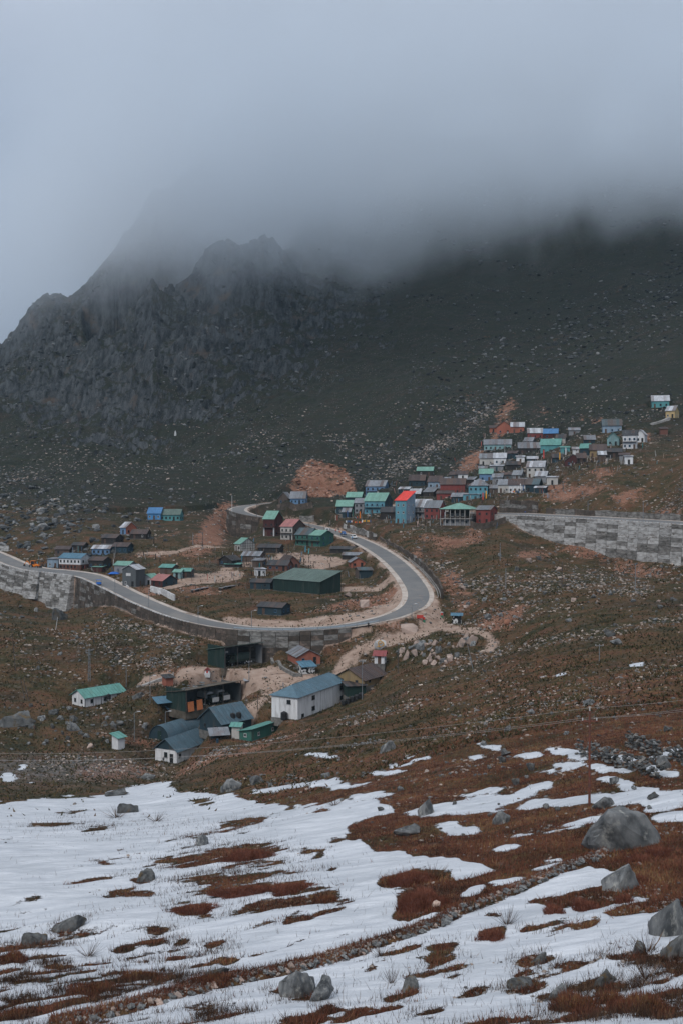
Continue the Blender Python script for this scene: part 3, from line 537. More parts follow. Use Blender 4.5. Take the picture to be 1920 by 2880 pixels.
HEATH = [ # bare or brush-covered patches in the snow
 (565,2260,35,7,-2),(570,2355,55,8,14),(640,2335,60,9,12),(690,2310,70,8,12),(560,2410,90,11,8),(650,2400,110,22,6),(700,2380,60,12,8),(560,2430,70,8,10),(600,2470,80,11,6),(680,2505,140,13,7),(640,2490,90,10,10),(800,2500,80,11,8),(850,2520,70,9,8),(545,2565,66,19,4),(720,2555,90,13,10),(830,2550,130,15,9),(920,2520,60,13,20),(860,2585,120,9,10),(260,2480,80,8,14),(330,2515,60,8,8),(390,2515,55,9,8),(470,2420,45,8,2),(300,2425,20,7,0),(405,2480,34,9,4),(270,2340,40,5,6),(160,2320,70,6,2),(200,2285,45,5,6),(195,2610,45,14,14),(95,2655,60,10,0),(450,2620,40,8,8),(440,2650,45,8,10),(520,2650,30,9,6),(400,2700,40,10,4),(350,2672,34,7,8),(630,2655,44,9,2),(640,2695,34,10,8),(500,2690,36,8,10),(560,2680,40,8,10),(140,2745,80,9,6),(160,2715,40,9,4),(20,2700,40,16,0),(70,2770,70,10,6),(60,2830,50,12,4),(120,2850,90,14,10),(250,2790,110,17,12),(310,2765,70,12,10),(400,2750,90,16,8),(200,2830,90,13,12),(280,2820,120,12,10),(590,2770,60,18,12),(650,2740,40,10,14),(20,2870,60,16,0),(120,2700,60,9,5),(330,2740,50,8,5),(470,2760,40,8,8),
 (1150,2480,90,24,12),(1190,2530,70,34,20),(1235,2580,90,9,20),(1130,2680,70,7,14),(1240,2690,60,30,30),(1180,2735,60,8,10),(1280,2720,40,8,12),(1380,2630,40,14,8),(1150,2790,34,13,16),(1110,2808,40,10,14),(1290,2745,40,7,8),(1490,2700,45,13,8),(1470,2735,34,9,10),(1470,2775,55,11,10),(1000,2850,60,13,20),(1080,2840,60,8,16),(1200,2848,50,8,14),(1320,2790,45,9,12),(1580,2800,60,10,0),(1690,2770,100,13,6),(1640,2850,110,22,12),(1780,2820,120,18,8),(1880,2790,60,13,8),(1760,2690,70,10,0),(1860,2700,70,12,10),(1910,2720,50,14,10),(820,2795,60,10,0),(880,2810,70,11,8),(930,2840,40,10,10),(860,2868,70,10,6),(640,2860,60,12,8),(1640,2600,50,14,4),(1560,2605,80,12,10),(1490,2612,40,9,12),(1420,2875,120,12,4),(1880,2850,80,16,5),(920,2450,22,8,2),(880,2400,34,8,4),(960,2370,30,8,10),(1000,2370,20,6,10),(900,2280,34,7,0),(1385,2572,30,6,6),(700,2470,150,7,8),(760,2430,40,8,8),(780,2395,50,6,6)]
HEATH = [(a_, b_, c_ * .85, d_ * .5, e_) if (a_ < 450 and b_ > 2680) else (a_, b_, c_, d_, e_) for a_, b_, c_, d_, e_ in HEATH]
sn = np.where(inpoly(UW, VW, SNOW_MAIN), 1.0, -1.0)
ea = ell(U + wob1 * 26 + fine * 9, V + wob2 * 8 + fine * 4, SNOW_ADD)
stk = fbm(s1x / 4.0, s1y / 0.9, 5, 97, 0.62)
sn = np.maximum(sn, np.clip((np.clip(ea, -1, .6) * 1.3 + stk * 0.55 + 0.05) * 4, -1, 1))
eh = ell(U + wob1 * 24 + fine * 8, V + wob2 * 8 + fine * 5, HEATH)
brk2 = fbm(s1x / 4.5, s1y / 0.7, 5, 93, 0.64) * 1.45 + fbm(s1x / 1.2, s1y / 0.35, 3, 95) * 0.45
hf = np.clip(eh, -0.9, 0.45) * 1.25 + brk2 * (0.62 + 0.22 * np.clip((V - 2560) / 120, 0, 1))
sn = np.where(sn > 0, np.minimum(sn, np.clip((0.12 - hf) * 4, -1, 1)), sn)
# stray brush breaking through the snow crust, thicker lower left and on the right
brk = fbm(s1x / 4.0, s1y / 0.75, 5, 91, 0.66); dens_l = np.clip((V - 2540) / 240, 0, 1) * np.clip((900 - U) / 500, 0.15, 1) + 0.45 * np.clip((V - 2600) / 200, 0, 1) * np.clip((U - 1300) / 500, 0, 1) + 0.55 * np.exp(-(((U - 620) / 260) ** 2 + ((V - 2440) / 110) ** 2))
sn = np.where(sn > 0, np.minimum(sn, np.clip((0.52 - 0.38 * np.clip(dens_l, 0, 1) - brk - fine * .2) * 6, -1, 1)), sn)
WALL_PX = [(150,2888),(330,2850),(500,2806),(620,2775),(760,2742),(900,2708),(1000,2680),(1090,2650),(1200,2610),(1300,2562),(1400,2522),(1500,2482),(1600,2440),(1700,2404)]
wl_ = np.clip(stroke(U, V + wob2 * 3, WALL_PX, 15, 13) * 2.5, -1, 1); sn = np.minimum(sn, -wl_)
SNOW = np.clip(sn * 0.5 + 0.5, 0, 1) * (GY < 300)
GZ = GZ + np.clip(wl_, 0, 1) * 0.30
def soften(a, r):
    for ax_ in (0, 1):
        c = np.cumsum(np.pad(a, [(r + 1, r) if k == ax_ else (0, 0) for k in (0, 1)], mode='edge'), axis=ax_); s_ = np.take(c, range(2 * r + 1, c.shape[ax_]), ax_) - np.take(c, range(0, c.shape[ax_] - 2 * r - 1), ax_); a = s_ / (2 * r + 1)
    return a
SNOW = soften(SNOW, 1)
GZ = GZ + SNOW * 0.13 * (GY < 140) + SNOW * 0.05 * (GY >= 140)
# ---- bare orange earth, trodden dirt
UE = U + fbm(GX / 9, GY / 9, 4, 101) * 20; VE = V + fbm(GX / 9 + 9, GY / 9, 4, 105) * 9
EARTH = np.full(GX.shape, -1.0)
for poly in ([(806,1372),(828,1348),(852,1320),(900,1310),(960,1318),(1004,1350),(998,1388),(900,1402),(815,1402)], [(662,1405),(656,1455),(632,1508),(600,1562),(505,1566),(535,1510),(568,1478),(600,1420)]):
    EARTH = np.maximum(EARTH, np.where(inpoly(UE, VE, poly), 1.0, -1.0))
EARTH = np.maximum(EARTH, ell(UE, VE, [(1330,1510,24,26,0),(1280,1530,60,16,10),(1268,1640,40,34,0),(1400,1745,70,30,10),(1300,1690,45,26,0),(1450,1720,40,16,20),(1640,1545,90,22,-12),(1560,1510,50,16,-20),(1800,1600,90,18,-10),(1610,1390,90,18,10),(1560,1370,50,14,20),(1760,1395,60,14,10),(1880,1440,60,16,0),(1420,1170,18,40,-40),(1400,1230,16,50,-50),(1330,1300,20,50,-55),(1540,1170,40,8,-30),(1810,1230,34,16,10),(1690,1330,30,18,0),(1000,1700,120,16,8),(1130,1690,80,26,20),(520,1890,130,18,0),(420,1660,60,18,0),(380,2080,110,14,-6),(320,2170,130,22,0),(540,2160,60,16,30),(600,2130,60,10,30),(700,2110,80,9,18),(850,2060,70,8,24),(960,1790,60,16,8),(1110,1770,60,14,8),(560,1660,60,16,0),(1500,1560,50,14,0),(1180,1560,40,14,-40),(1230,1520,60,14,-10),(1320,1120,30,8,-50),(480,1500,60,5,20),(590,1530,60,5,10),(440,1560,60,6,6),(1660,1180,60,6,-8)]) * 2.2)
EARTH = soften(soften(np.clip(EARTH * 0.5 + 0.5, 0, 1), 4), 3)
DIRT = np.full(GX.shape, -1.0)
for poly in ([(420,1655),(500,1622),(560,1606),(640,1604),(690,1608),(690,1622),(640,1636),(560,1642),(480,1664)], [(826,1562),(900,1566),(960,1572),(980,1578),(960,1596),(890,1606),(850,1592)],
             [(690,1868),(760,1868),(830,1880),(915,1888),(900,1905),(860,1915),(800,1935),(765,1958),(735,1990),(690,2020),(620,2035),(570,2010),(650,1990),(725,1965),(745,1935),(640,1915),(520,1905),(450,1915),(400,1912),(480,1886),(590,1884)],
             [(1165,1720),(1205,1690),(1225,1700),(1245,1730),(1275,1758),(1240,1772),(1190,1768),(1160,1745)]):
    DIRT = np.maximum(DIRT, np.where(inpoly(U + wob1 * 10, V + wob2 * 4, poly), 1.0, -1.0))
for st, a in (([(1225,1755),(1180,1780),(1100,1795),(1040,1808),(990,1835),(958,1870),(945,1895)], 15), ([(1235,1758),(1290,1768),(1340,1778),(1375,1798),(1392,1818),(1372,1832)], 12), ([(955,1655),(1020,1652),(1085,1655),(1135,1650)], 7), ([(640,1742),(720,1752),(830,1754),(940,1745),(1030,1728),(1100,1708),(1135,1690)], 13),
               ([(640,1888),(560,1884),(480,1897),(400,1918)], 15), ([(380,1560),(480,1555),(560,1535),(640,1542)], 4), ([(500,1222),(560,1270),(640,1330)], 3), ([(1250,1290),(1330,1230),(1420,1150)], 2.5), ([(620,1600),(760,1575),(840,1560)], 6), ([(1800,1295),(1860,1215)], 4)):
    DIRT = np.maximum(DIRT, np.clip(stroke(U + wob1 * 5, V + wob2 * 3, st, a) * 2, -1, 1))
DIRT = np.maximum(DIRT, np.clip((HW + 2.6 + fbm(GX / 6, GY / 6, 3, 111) * 1.5 - ROADD) * 0.8, -1, 1))
DIRT = soften(np.clip(DIRT * 0.5 + 0.5, 0, 1), 3)
# ---- red heath against green turf, bare rock
RED = np.clip(np.exp(-((V - 2230) / 190) ** 2) * 0.95 * np.clip((U - 250) / 500, 0.25, 1) + np.clip((V - 2300) / 100, 0, 1) * 0.6 + 0.75 * np.exp(-((V - 1960) / 150) ** 2) * np.clip((U - 950) / 400, 0, 1) + fbm(GX / 22, GY / 14, 4, 121) * 0.55 - 0.05, 0, 1)
DAMP = np.clip(np.exp(-(((U - 120) / 260) ** 2 + ((V - 2165) / 34) ** 2)) * 1.2, 0, 1)      # stream bed, wet gravel
gz_y, gz_x = np.gradient(GZ); sl = np.hypot(gz_x / np.gradient(GX, axis=1), gz_y / np.gradient(GY, axis=0))
ROCK = np.clip(CLIFF * (0.22 + 0.9 * fbm(bx / 75, by / 22, 4, 137)) + far * 0.8 * sstep(0.8, 1.6, sl) + far * 0.25 * fbm(bx / 40, by / 14, 5, 131) + 0.25 * DAMP, 0, 1)

nr = len(ROWS)
idx = np.arange(nr * NC).reshape(nr, NC)
quads = np.stack([idx[:-1, :-1], idx[:-1, 1:], idx[1:, 1:], idx[1:, :-1]], -1).reshape(-1, 4)
me = bpy.data.meshes.new('terrain')
me.vertices.add(nr * NC); me.vertices.foreach_set('co', np.stack([GX, GY, GZ], -1).ravel().astype(np.float32))
me.loops.add(quads.size); me.loops.foreach_set('vertex_index', quads.ravel().astype(np.int32))
me.polygons.add(len(quads)); me.polygons.foreach_set('loop_start', (np.arange(len(quads)) * 4).astype(np.int32))
me.polygons.foreach_set('use_smooth', np.ones(len(quads), bool)); me.update()
for nm, arr in (('snow', SNOW), ('earth', EARTH), ('dirt', DIRT), ('red', RED), ('rock', ROCK), ('damp', DAMP), ('high', np.clip(sstep(405, 520, GY + fbm(GX / 40, GY / 40, 3, 191) * 40), 0, 1))):
    at_ = me.attributes.new(nm, 'FLOAT', 'POINT'); at_.data.foreach_set('value', arr.ravel().astype(np.float32))
terrain = bpy.data.objects.new('terrain', me); COL.objects.link(terrain); terrain['kind'] = 'structure'
terrain['label'] = 'mountain valley floor and slopes with snow, heath and scree'

m = bpy.data.materials.new('ground_cover'); m.use_nodes = True; t = m.node_tree; N = t.nodes.new; L = t.links.new
bs = t.nodes['Principled BSDF']; bs.inputs['Specular IOR Level'].default_value = 0.15
geo = N('ShaderNodeNewGeometry'); POS = geo.outputs['Position']
def attr(nm):
    q = N('ShaderNodeAttribute'); q.attribute_name = nm; return q.outputs['Fac']
def noise(scale, detail=5, rough=0.6, vec=None, stretch=None):
    q = N('ShaderNodeTexNoise'); q.inputs['Scale'].default_value = scale; q.inputs['Detail'].default_value = detail; q.inputs['Roughness'].default_value = rough
    src = vec or POS
    if stretch:
        mp = N('ShaderNodeMapping'); mp.inputs['Scale'].default_value = stretch[:3]; mp.inputs['Rotation'].default_value = (0, 0, math.radians(stretch[3])); L(src, mp.inputs[0]); src = mp.outputs[0]
    L(src, q.inputs['Vector']); return q.outputs[0]
def rng(x, a, b, c=0.0, d=1.0, smooth=False):
    q = N('ShaderNodeMapRange'); q.inputs[1].default_value = a; q.inputs[2].default_value = b; q.inputs[3].default_value = c; q.inputs[4].default_value = d
    if smooth: q.interpolation_type = 'SMOOTHSTEP'
    L(x, q.inputs[0]); return q.outputs[0]
def mth(op, a, b=None):
    q = N('ShaderNodeMath'); q.operation = op
    for i, s in enumerate((a, b)):
        if s is None: continue
        if isinstance(s, (int, float)): q.inputs[i].default_value = s
        else: L(s, q.inputs[i])
    return q.outputs[0]
def mixc(f, a, b):
    q = N('ShaderNodeMix'); q.data_type = 'RGBA'
    for s, k in ((f, 0), (a, 6), (b, 7)):
        if isinstance(s, tuple): q.inputs[k].default_value = (*s, 1)
        elif isinstance(s, (int, float)): q.inputs[k].default_value = s
        else: L(s, q.inputs[k])
    return q.outputs[2]
nA = noise(0.05, 6, 0.6); nB = noise(0.35, 6, 0.65); nC = noise(1.6, 6, 0.7); nD = noise(6.0, 5, 0.7); nS = noise(0.5, 6, 0.7, stretch=(0.35, 1.6, 1.0, -32))
nF = noise(0.16, 7, 0.7, stretch=(0.6, 1.2, 1, 30))
turf = mixc(rng(nB, .35, .65), (0.026, 0.028, 0.012), (0.068, 0.056, 0.027))
turf = mixc(rng(nF, .42, .60), turf, (0.115, 0.064, 0.035))                    # dry brown grass
turf = mixc(rng(nA, .52, .68), turf, (0.042, 0.032, 0.021))
turf = mixc(mth('MULTIPLY', rng(nS, .55, .70), .7), turf, (0.115, 0.080, 0.048))
heath = mixc(rng(nS, .35, .65), (0.034, 0.022, 0.016), (0.155, 0.058, 0.036))
heath = mixc(rng(nC, .45, .70), heath, (0.20, 0.115, 0.050))
heath = mixc(rng(nF, .50, .64), heath, (0.085, 0.068, 0.030))
fell = mixc(rng(nB, .35, .65), (0.011, 0.017, 0.014), (0.026, 0.031, 0.023))
fell = mixc(rng(nF, .46, .66), fell, (0.031, 0.028, 0.023))
turf = mixc(attr('high'), turf, fell)
cover = mixc(rng(mth('ADD', attr('red'), rng(nB, .2, .8, -.35, .35)), .35, .65), turf, heath)
earthc = mixc(rng(nB, .3, .7), (0.21, 0.095, 0.060), (0.30, 0.165, 0.115))
earthc = mixc(rng(nC, .50, .75), earthc, (0.10, 0.05, 0.034))
cover = mixc(rng(mth('ADD', attr('earth'), mth('ADD', rng(nB, .2, .8, -.55, .55), rng(nC, .2, .8, -.35, .35))), .45, .72), cover, earthc)
# pale stone specks and dark hollows everywhere
vo = N('ShaderNodeTexVoronoi'); vo.inputs['Scale'].default_value = 0.55; L(POS, vo.inputs['Vector'])
spk = mth('MULTIPLY', rng(vo.outputs['Distance'], 0.20, 0.30, 1, 0), rng(nA, .42, .6))
cover = mixc(mth('MULTIPLY', spk, 0.45), cover, mixc(vo.outputs['Color'], (0.30, 0.25, 0.21), (0.12, 0.12, 0.125)))
nP = noise(0.11, 7, 0.72, stretch=(0.7, 1.5, 1, -24)); nQ = noise(0.9, 7, 0.75)
cover = mixc(mth('MULTIPLY', rng(nP, .52, .62), 0.75), cover, (0.024, 0.028, 0.014))      # dark juniper mats
cover = mixc(mth('MULTIPLY', rng(nP, .46, .38), rng(attr('high'), 0, 1, .6, .12)), cover, (0.125, 0.056, 0.035))      # rusty bog grass
cover = mixc(mth('MULTIPLY', rng(nC, .34, .46, 1, 0), 0.8), cover, (0.012, 0.012, 0.010))
cover = mixc(mth('MULTIPLY', rng(nQ, .40, .30), 0.8), cover, (0.010, 0.011, 0.009))
cover = mixc(mth('MULTIPLY', rng(nQ, .60, .72), 0.5), cover, (0.20, 0.16, 0.12))
nV = noise(0.22, 8, 0.75, stretch=(1.0, 0.25, 0.35, 8))
rockc = mixc(rng(nV, .40, .60), (0.009, 0.012, 0.015), (0.078, 0.086, 0.093))
rockc = mixc(rng(nC, .52, .80), rockc, (0.16, 0.162, 0.16))
rockc = mixc(rng(nA, .58, .70), rockc, (0.085, 0.065, 0.052))
cover = mixc(rng(mth('ADD', attr('rock'), rng(nB, .2, .8, -.4, .4)), .38, .60), cover, rockc)
wet = mixc(rng(nC, .4, .6), (0.05, 0.055, 0.06), (0.22, 0.19, 0.17))
cover = mixc(mth('MULTIPLY', attr('damp'), rng(nB, .35, .6)), cover, wet)
dirtc = mixc(rng(nB, .3, .7), (0.24, 0.165, 0.125), (0.37, 0.285, 0.235))
dirtc = mixc(rng(nS, .52, .72), dirtc, (0.15, 0.095, 0.07))
cover = mixc(rng(mth('ADD', attr('dirt'), mth('ADD', rng(nC, .2, .8, -.3, .3), rng(nB, .2, .8, -.25, .25))), .42, .68), cover, dirtc)
snowc = mixc(rng(nS, .35, .70), (0.63, 0.655, 0.695), (0.43, 0.46, 0.505))
snowc = mixc(mth('MULTIPLY', rng(nF, .48, .66), 0.6), snowc, (0.38, 0.41, 0.445))
snowc = mixc(mth('MULTIPLY', rng(nD, .56, .76), 0.5), snowc, (0.28, 0.27, 0.26))
sm = rng(mth('ADD', attr('snow'), mth('ADD', rng(nS, .25, .75, -.38, .38), mth('ADD', rng(nD, .25, .75, -.26, .26), rng(nC, .25, .75, -.2, .2)))), .46, .58)
final = mixc(sm, cover, snowc)
L(final, bs.inputs['Base Color'])
rg = N('ShaderNodeMapRange'); rg.inputs[3].default_value = 0.95; rg.inputs[4].default_value = 0.55; L(sm, rg.inputs[0]); L(rg.outputs[0], bs.inputs['Roughness'])
bp = N('ShaderNodeBump'); bp.inputs['Strength'].default_value = 0.9; bp.inputs['Distance'].default_value = 0.5
hcomb = mth('ADD', mth('MULTIPLY', nB, 2.2), mth('ADD', mth('MULTIPLY', nC, 0.7), mth('MULTIPLY', nD, 0.12)))
hmix = N('ShaderNodeMix'); hmix.data_type = 'FLOAT'; L(mth('MAXIMUM', sm, rng(attr('dirt'), .4, .7)), hmix.inputs[0]); L(hcomb, hmix.inputs[2]); L(mth('ADD', mth('MULTIPLY', nS, 0.55), mth('MULTIPLY', nD, 0.07)), hmix.inputs[3])
L(hmix.outputs[0], bp.inputs['Height']); L(bp.outputs[0], bs.inputs['Normal'])
me.materials.append(m)

# ------------------------------------------------------------------ the road itself
BANK = np.where(np.arange(len(RC)) >= r0, .085, np.where(np.arange(len(RC)) <= road_index(300, 1642), .07, 0.0)); BANK = np.convolve(np.pad(BANK, 10, mode='edge'), np.ones(21) / 21, 'valid')
def ribbon(name, off0, off1, lift, mat, a=0, b=None, thick=0.0):
    b = len(RC) if b is None else b; vs = []; fs = []
    for i in range(a, b):
        for o in (off0, off1): vs.append((RC[i, 0] + RN[i, 0] * o, RC[i, 1] + RN[i, 1] * o, RC[i, 2] + lift + BANK[i] * (o + HW + 1.45)))
    for i in range(b - a - 1): fs.append((2 * i, 2 * i + 1, 2 * i + 3, 2 * i + 2))
    me = bpy.data.meshes.new(name); me.from_pydata(vs, [], fs); me.materials.append(MATS[mat]); o = link(name, me); o['kind'] = 'structure'; return o
ribbon('road_shoulder', HW + 1.75, -HW - 1.45, 0.015, 'shoulder')
ribbon('road', HW, -HW, 0.045, 'asphalt')

# ------------------------------------------------------------------ retaining walls of block panels
def retaining(name, label, a, b, sgn, off, mats, tier=2.1, step=2, parapet=0.45, coping=None, top_fn=None, up=False, batter=0.14, group=None, minh=1.0):
    a, b = min(a, b), max(a, b); P0 = RC[a]; root = empty(name, tuple(P0)); tag(root, label, 'wall', group)
    rr = random.Random(a * 31 + b); nm_ = len(mats)
    for i in range(a, b - step, step):
        j = i + step
        def pt(k, o): return np.array([RC[k, 0] + sgn * RN[k, 0] * o, RC[k, 1] + sgn * RN[k, 1] * o])
        if up:
            z0 = min(RC[i, 2], RC[j, 2]) - 0.6; z1i, z1j = RC[i, 2] + top_fn(i), RC[j, 2] + top_fn(j)
        else:
            zs_ = []
            for k in (i, j):
                for o in (1.0, 2.0, 3.0):
                    q = pt(k, off + o); zs_.append(float(hgt(q[0], q[1])))
            z0 = min(zs_) - 0.5; z1i, z1j = RC[i, 2] + parapet, RC[j, 2] + parapet
            z0 = min(z0, min(z1i, z1j) - minh)
        nt_ = max(1, int(round((min(z1i, z1j) - z0) / tier)))
        for k in range(nt_):
            f0, f1 = k / nt_, (k + 1) / nt_
            bt = batter * (nt_ - k) * 1.0 + rr.uniform(0, .16); th = 0.6 + bt
            gap = 0.07
            mb = MB(); bot = []; topv = []
            for (f, L_) in ((f0, bot), (f1 - gap / max(1, z1i - z0), topv)):
                for (kk, o, zt) in ((i, off + bt, z1i), (j, off + bt, z1j), (j, off - 0.5, z1j), (i, off - 0.5, z1i)):
                    q = pt(kk, o); tt = (RT[i] * gap) * (1 if kk == i else -1)
                    L_.append((q[0] + tt[0] - P0[0], q[1] + tt[1] - P0[1], z0 + (zt - z0) * f - P0[2]))
            q_ = .5 + .75 * float(fbm(np.array([i / 11.0 + a]), np.array([k * .9 + a * .37]), 2, 5)[0]) + rr.uniform(-.17, .17)
            mb.hexa(bot, topv); mb.build('wall_panel', mats[max(0, min(nm_ - 1, int(q_ * nm_)))], root)
        if coping and coping(i):
            for kk in range(i, j):
                mb = MB(); bot = []; topv = []; k2 = kk + 1; f_ = rr.uniform(.5, .75)
                for (dz, L_) in ((0.0, bot), (0.26, topv)):
                    for (e_, o) in ((.12, off + .1), (f_, off + .1), (f_, off - .3), (.12, off - .3)):
                        q = pt(kk, o) * (1 - e_) + pt(k2, o) * e_; zt = RC[kk, 2] * (1 - e_) + RC[k2, 2] * e_ + parapet
                        L_.append((q[0] - P0[0], q[1] - P0[1], zt + dz + .003 - P0[2]))
                mb.hexa(bot, topv); mb.build('coping_block', 'whitewash', root)
    return root
ia = road_index(250, 1622); ic = road_index(1000, 1757)
retaining('retaining_wall', 'grey block wall holding up the road at the left edge', i0, ia, -1, HW + 1.6, ['masonry_a', 'masonry_b', 'masonry_a', 'masonry_b'], tier=0.95, step=3, batter=.2, parapet=.08, coping=lambda i: True)
retaining('retaining_wall', 'brown stone wall below the lower road with white coping stones', ia, ic, -1, HW + 1.6, ['masonry_c', 'masonry_c', 'masonry_c', 'masonry_a'], tier=1.5, parapet=0.15, coping=lambda i: RU[i] < 560)
retaining('retaining_wall', 'curved grey block wall around the upper hairpin', h0 - 2, h1, 1, HW + 1.6, ['masonry_c', 'masonry_c', 'masonry_a', 'masonry_a'], coping=None)
retaining('retaining_wall', 'tall pale concrete block wall under the road at the right edge', r0, len(RC) - 1, -1, HW + 1.6, ['masonry_a', 'masonry_b', 'masonry_b', 'masonry_a', 'masonry_b'], tier=1.5, step=3, parapet=.05, coping=lambda i: RU[i] > 1470, batter=0.16)
u0, u1 = road_index(1380, 1445), road_index(1500, 1451)
retaining('retaining_wall', 'tall brown rubble wall below the white plank house', u0, u1, 1, HW + 2.4, ['masonry_c', 'masonry_a', 'masonry_c'], tier=1.5, up=True, top_fn=lambda i: 6.0 + 0.3 * math.sin(i), batter=0.08)
retaining('retaining_wall', 'low brown concrete wall on the uphill side of the right-hand road', u1 + 1, len(RC) - 1, 1, HW + 2.4, ['masonry_c', 'masonry_a', 'masonry_c'], tier=3.4, up=True, top_fn=lambda i: 3.2 + 0.25 * math.sin(i * 0.7), batter=0.08, step=3)
b0, b1, b2 = road_index(1178, 1680), road_index(1020, 1525), road_index(930, 1493)
retaining('retaining_wall', 'brown gabion wall along the outside of the climbing bend', b0, b1, -1, HW + 4.0, ['masonry_c', 'masonry_c', 'masonry_a'], tier=1.3, up=True, top_fn=lambda i: 2.3 + 0.3 * math.sin(i * .9), batter=0.08)
retaining('retaining_wall', 'grey stone wall behind the parked cars under the village', b1 + 1, b2, -1, HW + 3.0, ['masonry_a', 'masonry_b', 'masonry_c'], tier=1.5, up=True, top_fn=lambda i: 3.4 + 0.3 * math.sin(i * .9), batter=0.08)
def buttress(label, idx, width, reach, tier=.95):
    P0 = RC[idx]; root = empty('buttress', tuple(P0)); tag(root, label, 'buttress'); n_ = RN[idx]; t_ = RT[idx]; q = P0[:2] - n_ * (HW + 5.5); z0 = float(hgt(q[0], q[1])) - .6; k_ = max(2, int((P0[2] + .2 - z0) / tier)); rr = random.Random(idx)
    for k in range(k_):
        zt, zb_ = P0[2] + .2 - k * tier, P0[2] + .2 - (k + 1) * tier + .06; o1 = HW + 2.2 + reach * (k + 1) / k_; w_ = width * (1 + .25 * k / k_); ns = max(1, int(w_ / 2.4))
        for j in range(ns):
            a, b_ = -w_ / 2 + w_ * j / ns, -w_ / 2 + w_ * (j + 1) / ns - .05; oo = o1 + rr.uniform(-.08, .08)
            c = [(-n_ * oo + t_ * a), (-n_ * oo + t_ * b_), (-n_ * (HW + 1.2) + t_ * b_), (-n_ * (HW + 1.2) + t_ * a)]
            MB().hexa([(x[0], x[1], zb_ - P0[2]) for x in c], [(x[0], x[1], zt - P0[2]) for x in c]).build('stone_block', rr.choice(['masonry_b', 'masonry_b', 'masonry_a']), root)
buttress('narrow stepped buttress on the left grey road wall', road_index(128, 1606), 5.0, 3.2)
buttress('broad stepped buttress where the left road wall turns', road_index(215, 1617), 12.0, 3.6)
# drain channel beside the gabion wall
root = empty('drain_channel', tuple(RC[b0])); tag(root, 'narrow concrete drain beside the gabion wall', 'drain')
for i in range(b0, b1 - 2, 2):
    mb = MB()
    for o in (HW + 2.6, HW + 3.3):
        bt = []; tp = []
        for (z_, L_) in ((-0.3, bt), (0.22, tp)):
            for (kk, oo) in ((i, o), (i + 2, o), (i + 2, o + .16), (i, o + .16)):
                L_.append((RC[kk, 0] - RN[kk, 0] * oo - RC[b0, 0], RC[kk, 1] - RN[kk, 1] * oo - RC[b0, 1], RC[kk, 2] + z_ - RC[b0, 2]))
        mb.hexa(bt, tp)
    mb.build('channel_section', 'concrete', root)
# steel guard rail along the outer edge of the lower road
ga, gb = road_index(672, 1768), road_index(1075, 1742)
root = empty('guard_rail', tuple(RC[ga])); tag(root, 'steel guard rail along the lower road above the stone wall', 'guard rail')
rail = MB(); acc = 0; last = None
for i in range(ga, gb):
    p = np.array([RC[i, 0] - RN[i, 0] * (HW + .9), RC[i, 1] - RN[i, 1] * (HW + .9), RC[i, 2]]) - RC[ga]
    if last is not None:
        for zz in (0.55, 0.72):
            rail.hexa([tuple(last + [0, -.05, zz - .08]), tuple(p + [0, -.05, zz - .08]), tuple(p + [0, .05, zz - .08]), tuple(last + [0, .05, zz - .08])], [tuple(last + [0, -.05, zz + .06]), tuple(p + [0, -.05, zz + .06]), tuple(p + [0, .05, zz + .06]), tuple(last + [0, .05, zz + .06])])
    if (i - ga) % 2 == 0: MB().box((-.07, -.07, -.6), (.07, .07, .85)).build('rail_post', 'metal_grey', root, tuple(p))
    last = p
material('rail_blue', (0.33, 0.40, 0.46), (0.25, 0.31, 0.36), 0.5, 0.5)
rail.build('rail_beam', 'rail_blue', root)

# ------------------------------------------------------------------ houses
def camo_mat():
    m = material('wall_camo', (0.55, 0.55, 0.54), (0.012, 0.012, 0.014), 1.3, 0.9, 1, lo=0.49, hi=0.51); return m
camo_mat()
_win = {}
def window_mesh(w, h, fm):
    k = (round(w, 2), round(h, 2), fm)
    if k not in _win:
        t_ = 0.07 if w < 1.2 else 0.09; mb = MB()
        mb.box((-w / 2, -.06, 0), (-w / 2 + t_, .02, h)); mb.box((w / 2 - t_, -.06, 0), (w / 2, .02, h)); mb.box((-w / 2 + t_, -.06, h - t_), (w / 2 - t_, .02, h)); mb.box((-w / 2 + t_, -.06, 0), (w / 2 - t_, .02, t_)); mb.box((-.025, -.05, t_), (.025, .01, h - t_)); mb.box((-w / 2 - .06, -.11, -.06), (w / 2 + .06, .02, -.002))
        pn = MB().box((-w / 2 + t_ * .9, -.025, t_ * .9), (w / 2 - t_ * .9, .015, h - t_ * .9))
        _win[k] = (mb.mesh('window', fm), pn.mesh('pane', 'glass'))
    return _win[k]
_door = {}
def door_mesh(w, h, mt):
    k = (w, h, mt)
    if k not in _door: _door[k] = (MB().box((-w / 2, -.05, 0), (w / 2, .03, h)).mesh('door', mt), MB().box((w / 2 - .16, -.09, h * .48), (w / 2 - .08, -.05, h * .54)).mesh('handle', 'metal_grey'))
    return _door[k]
def put_window(parent, pos, rz, w=.9, h=1.0, fm='frame_dark'):
    a, b_ = window_mesh(w, h, fm); o = link('window', a, parent, pos, (0, 0, rz)); link('pane', b_, o); return o
def put_door(parent, pos, rz, w=.9, h=1.95, mt='door_wood', handle=True):
    a, b_ = door_mesh(w, h, mt); o = link('door', a, parent, pos, (0, 0, rz))
    if handle: link('handle', b_, o)
    return o
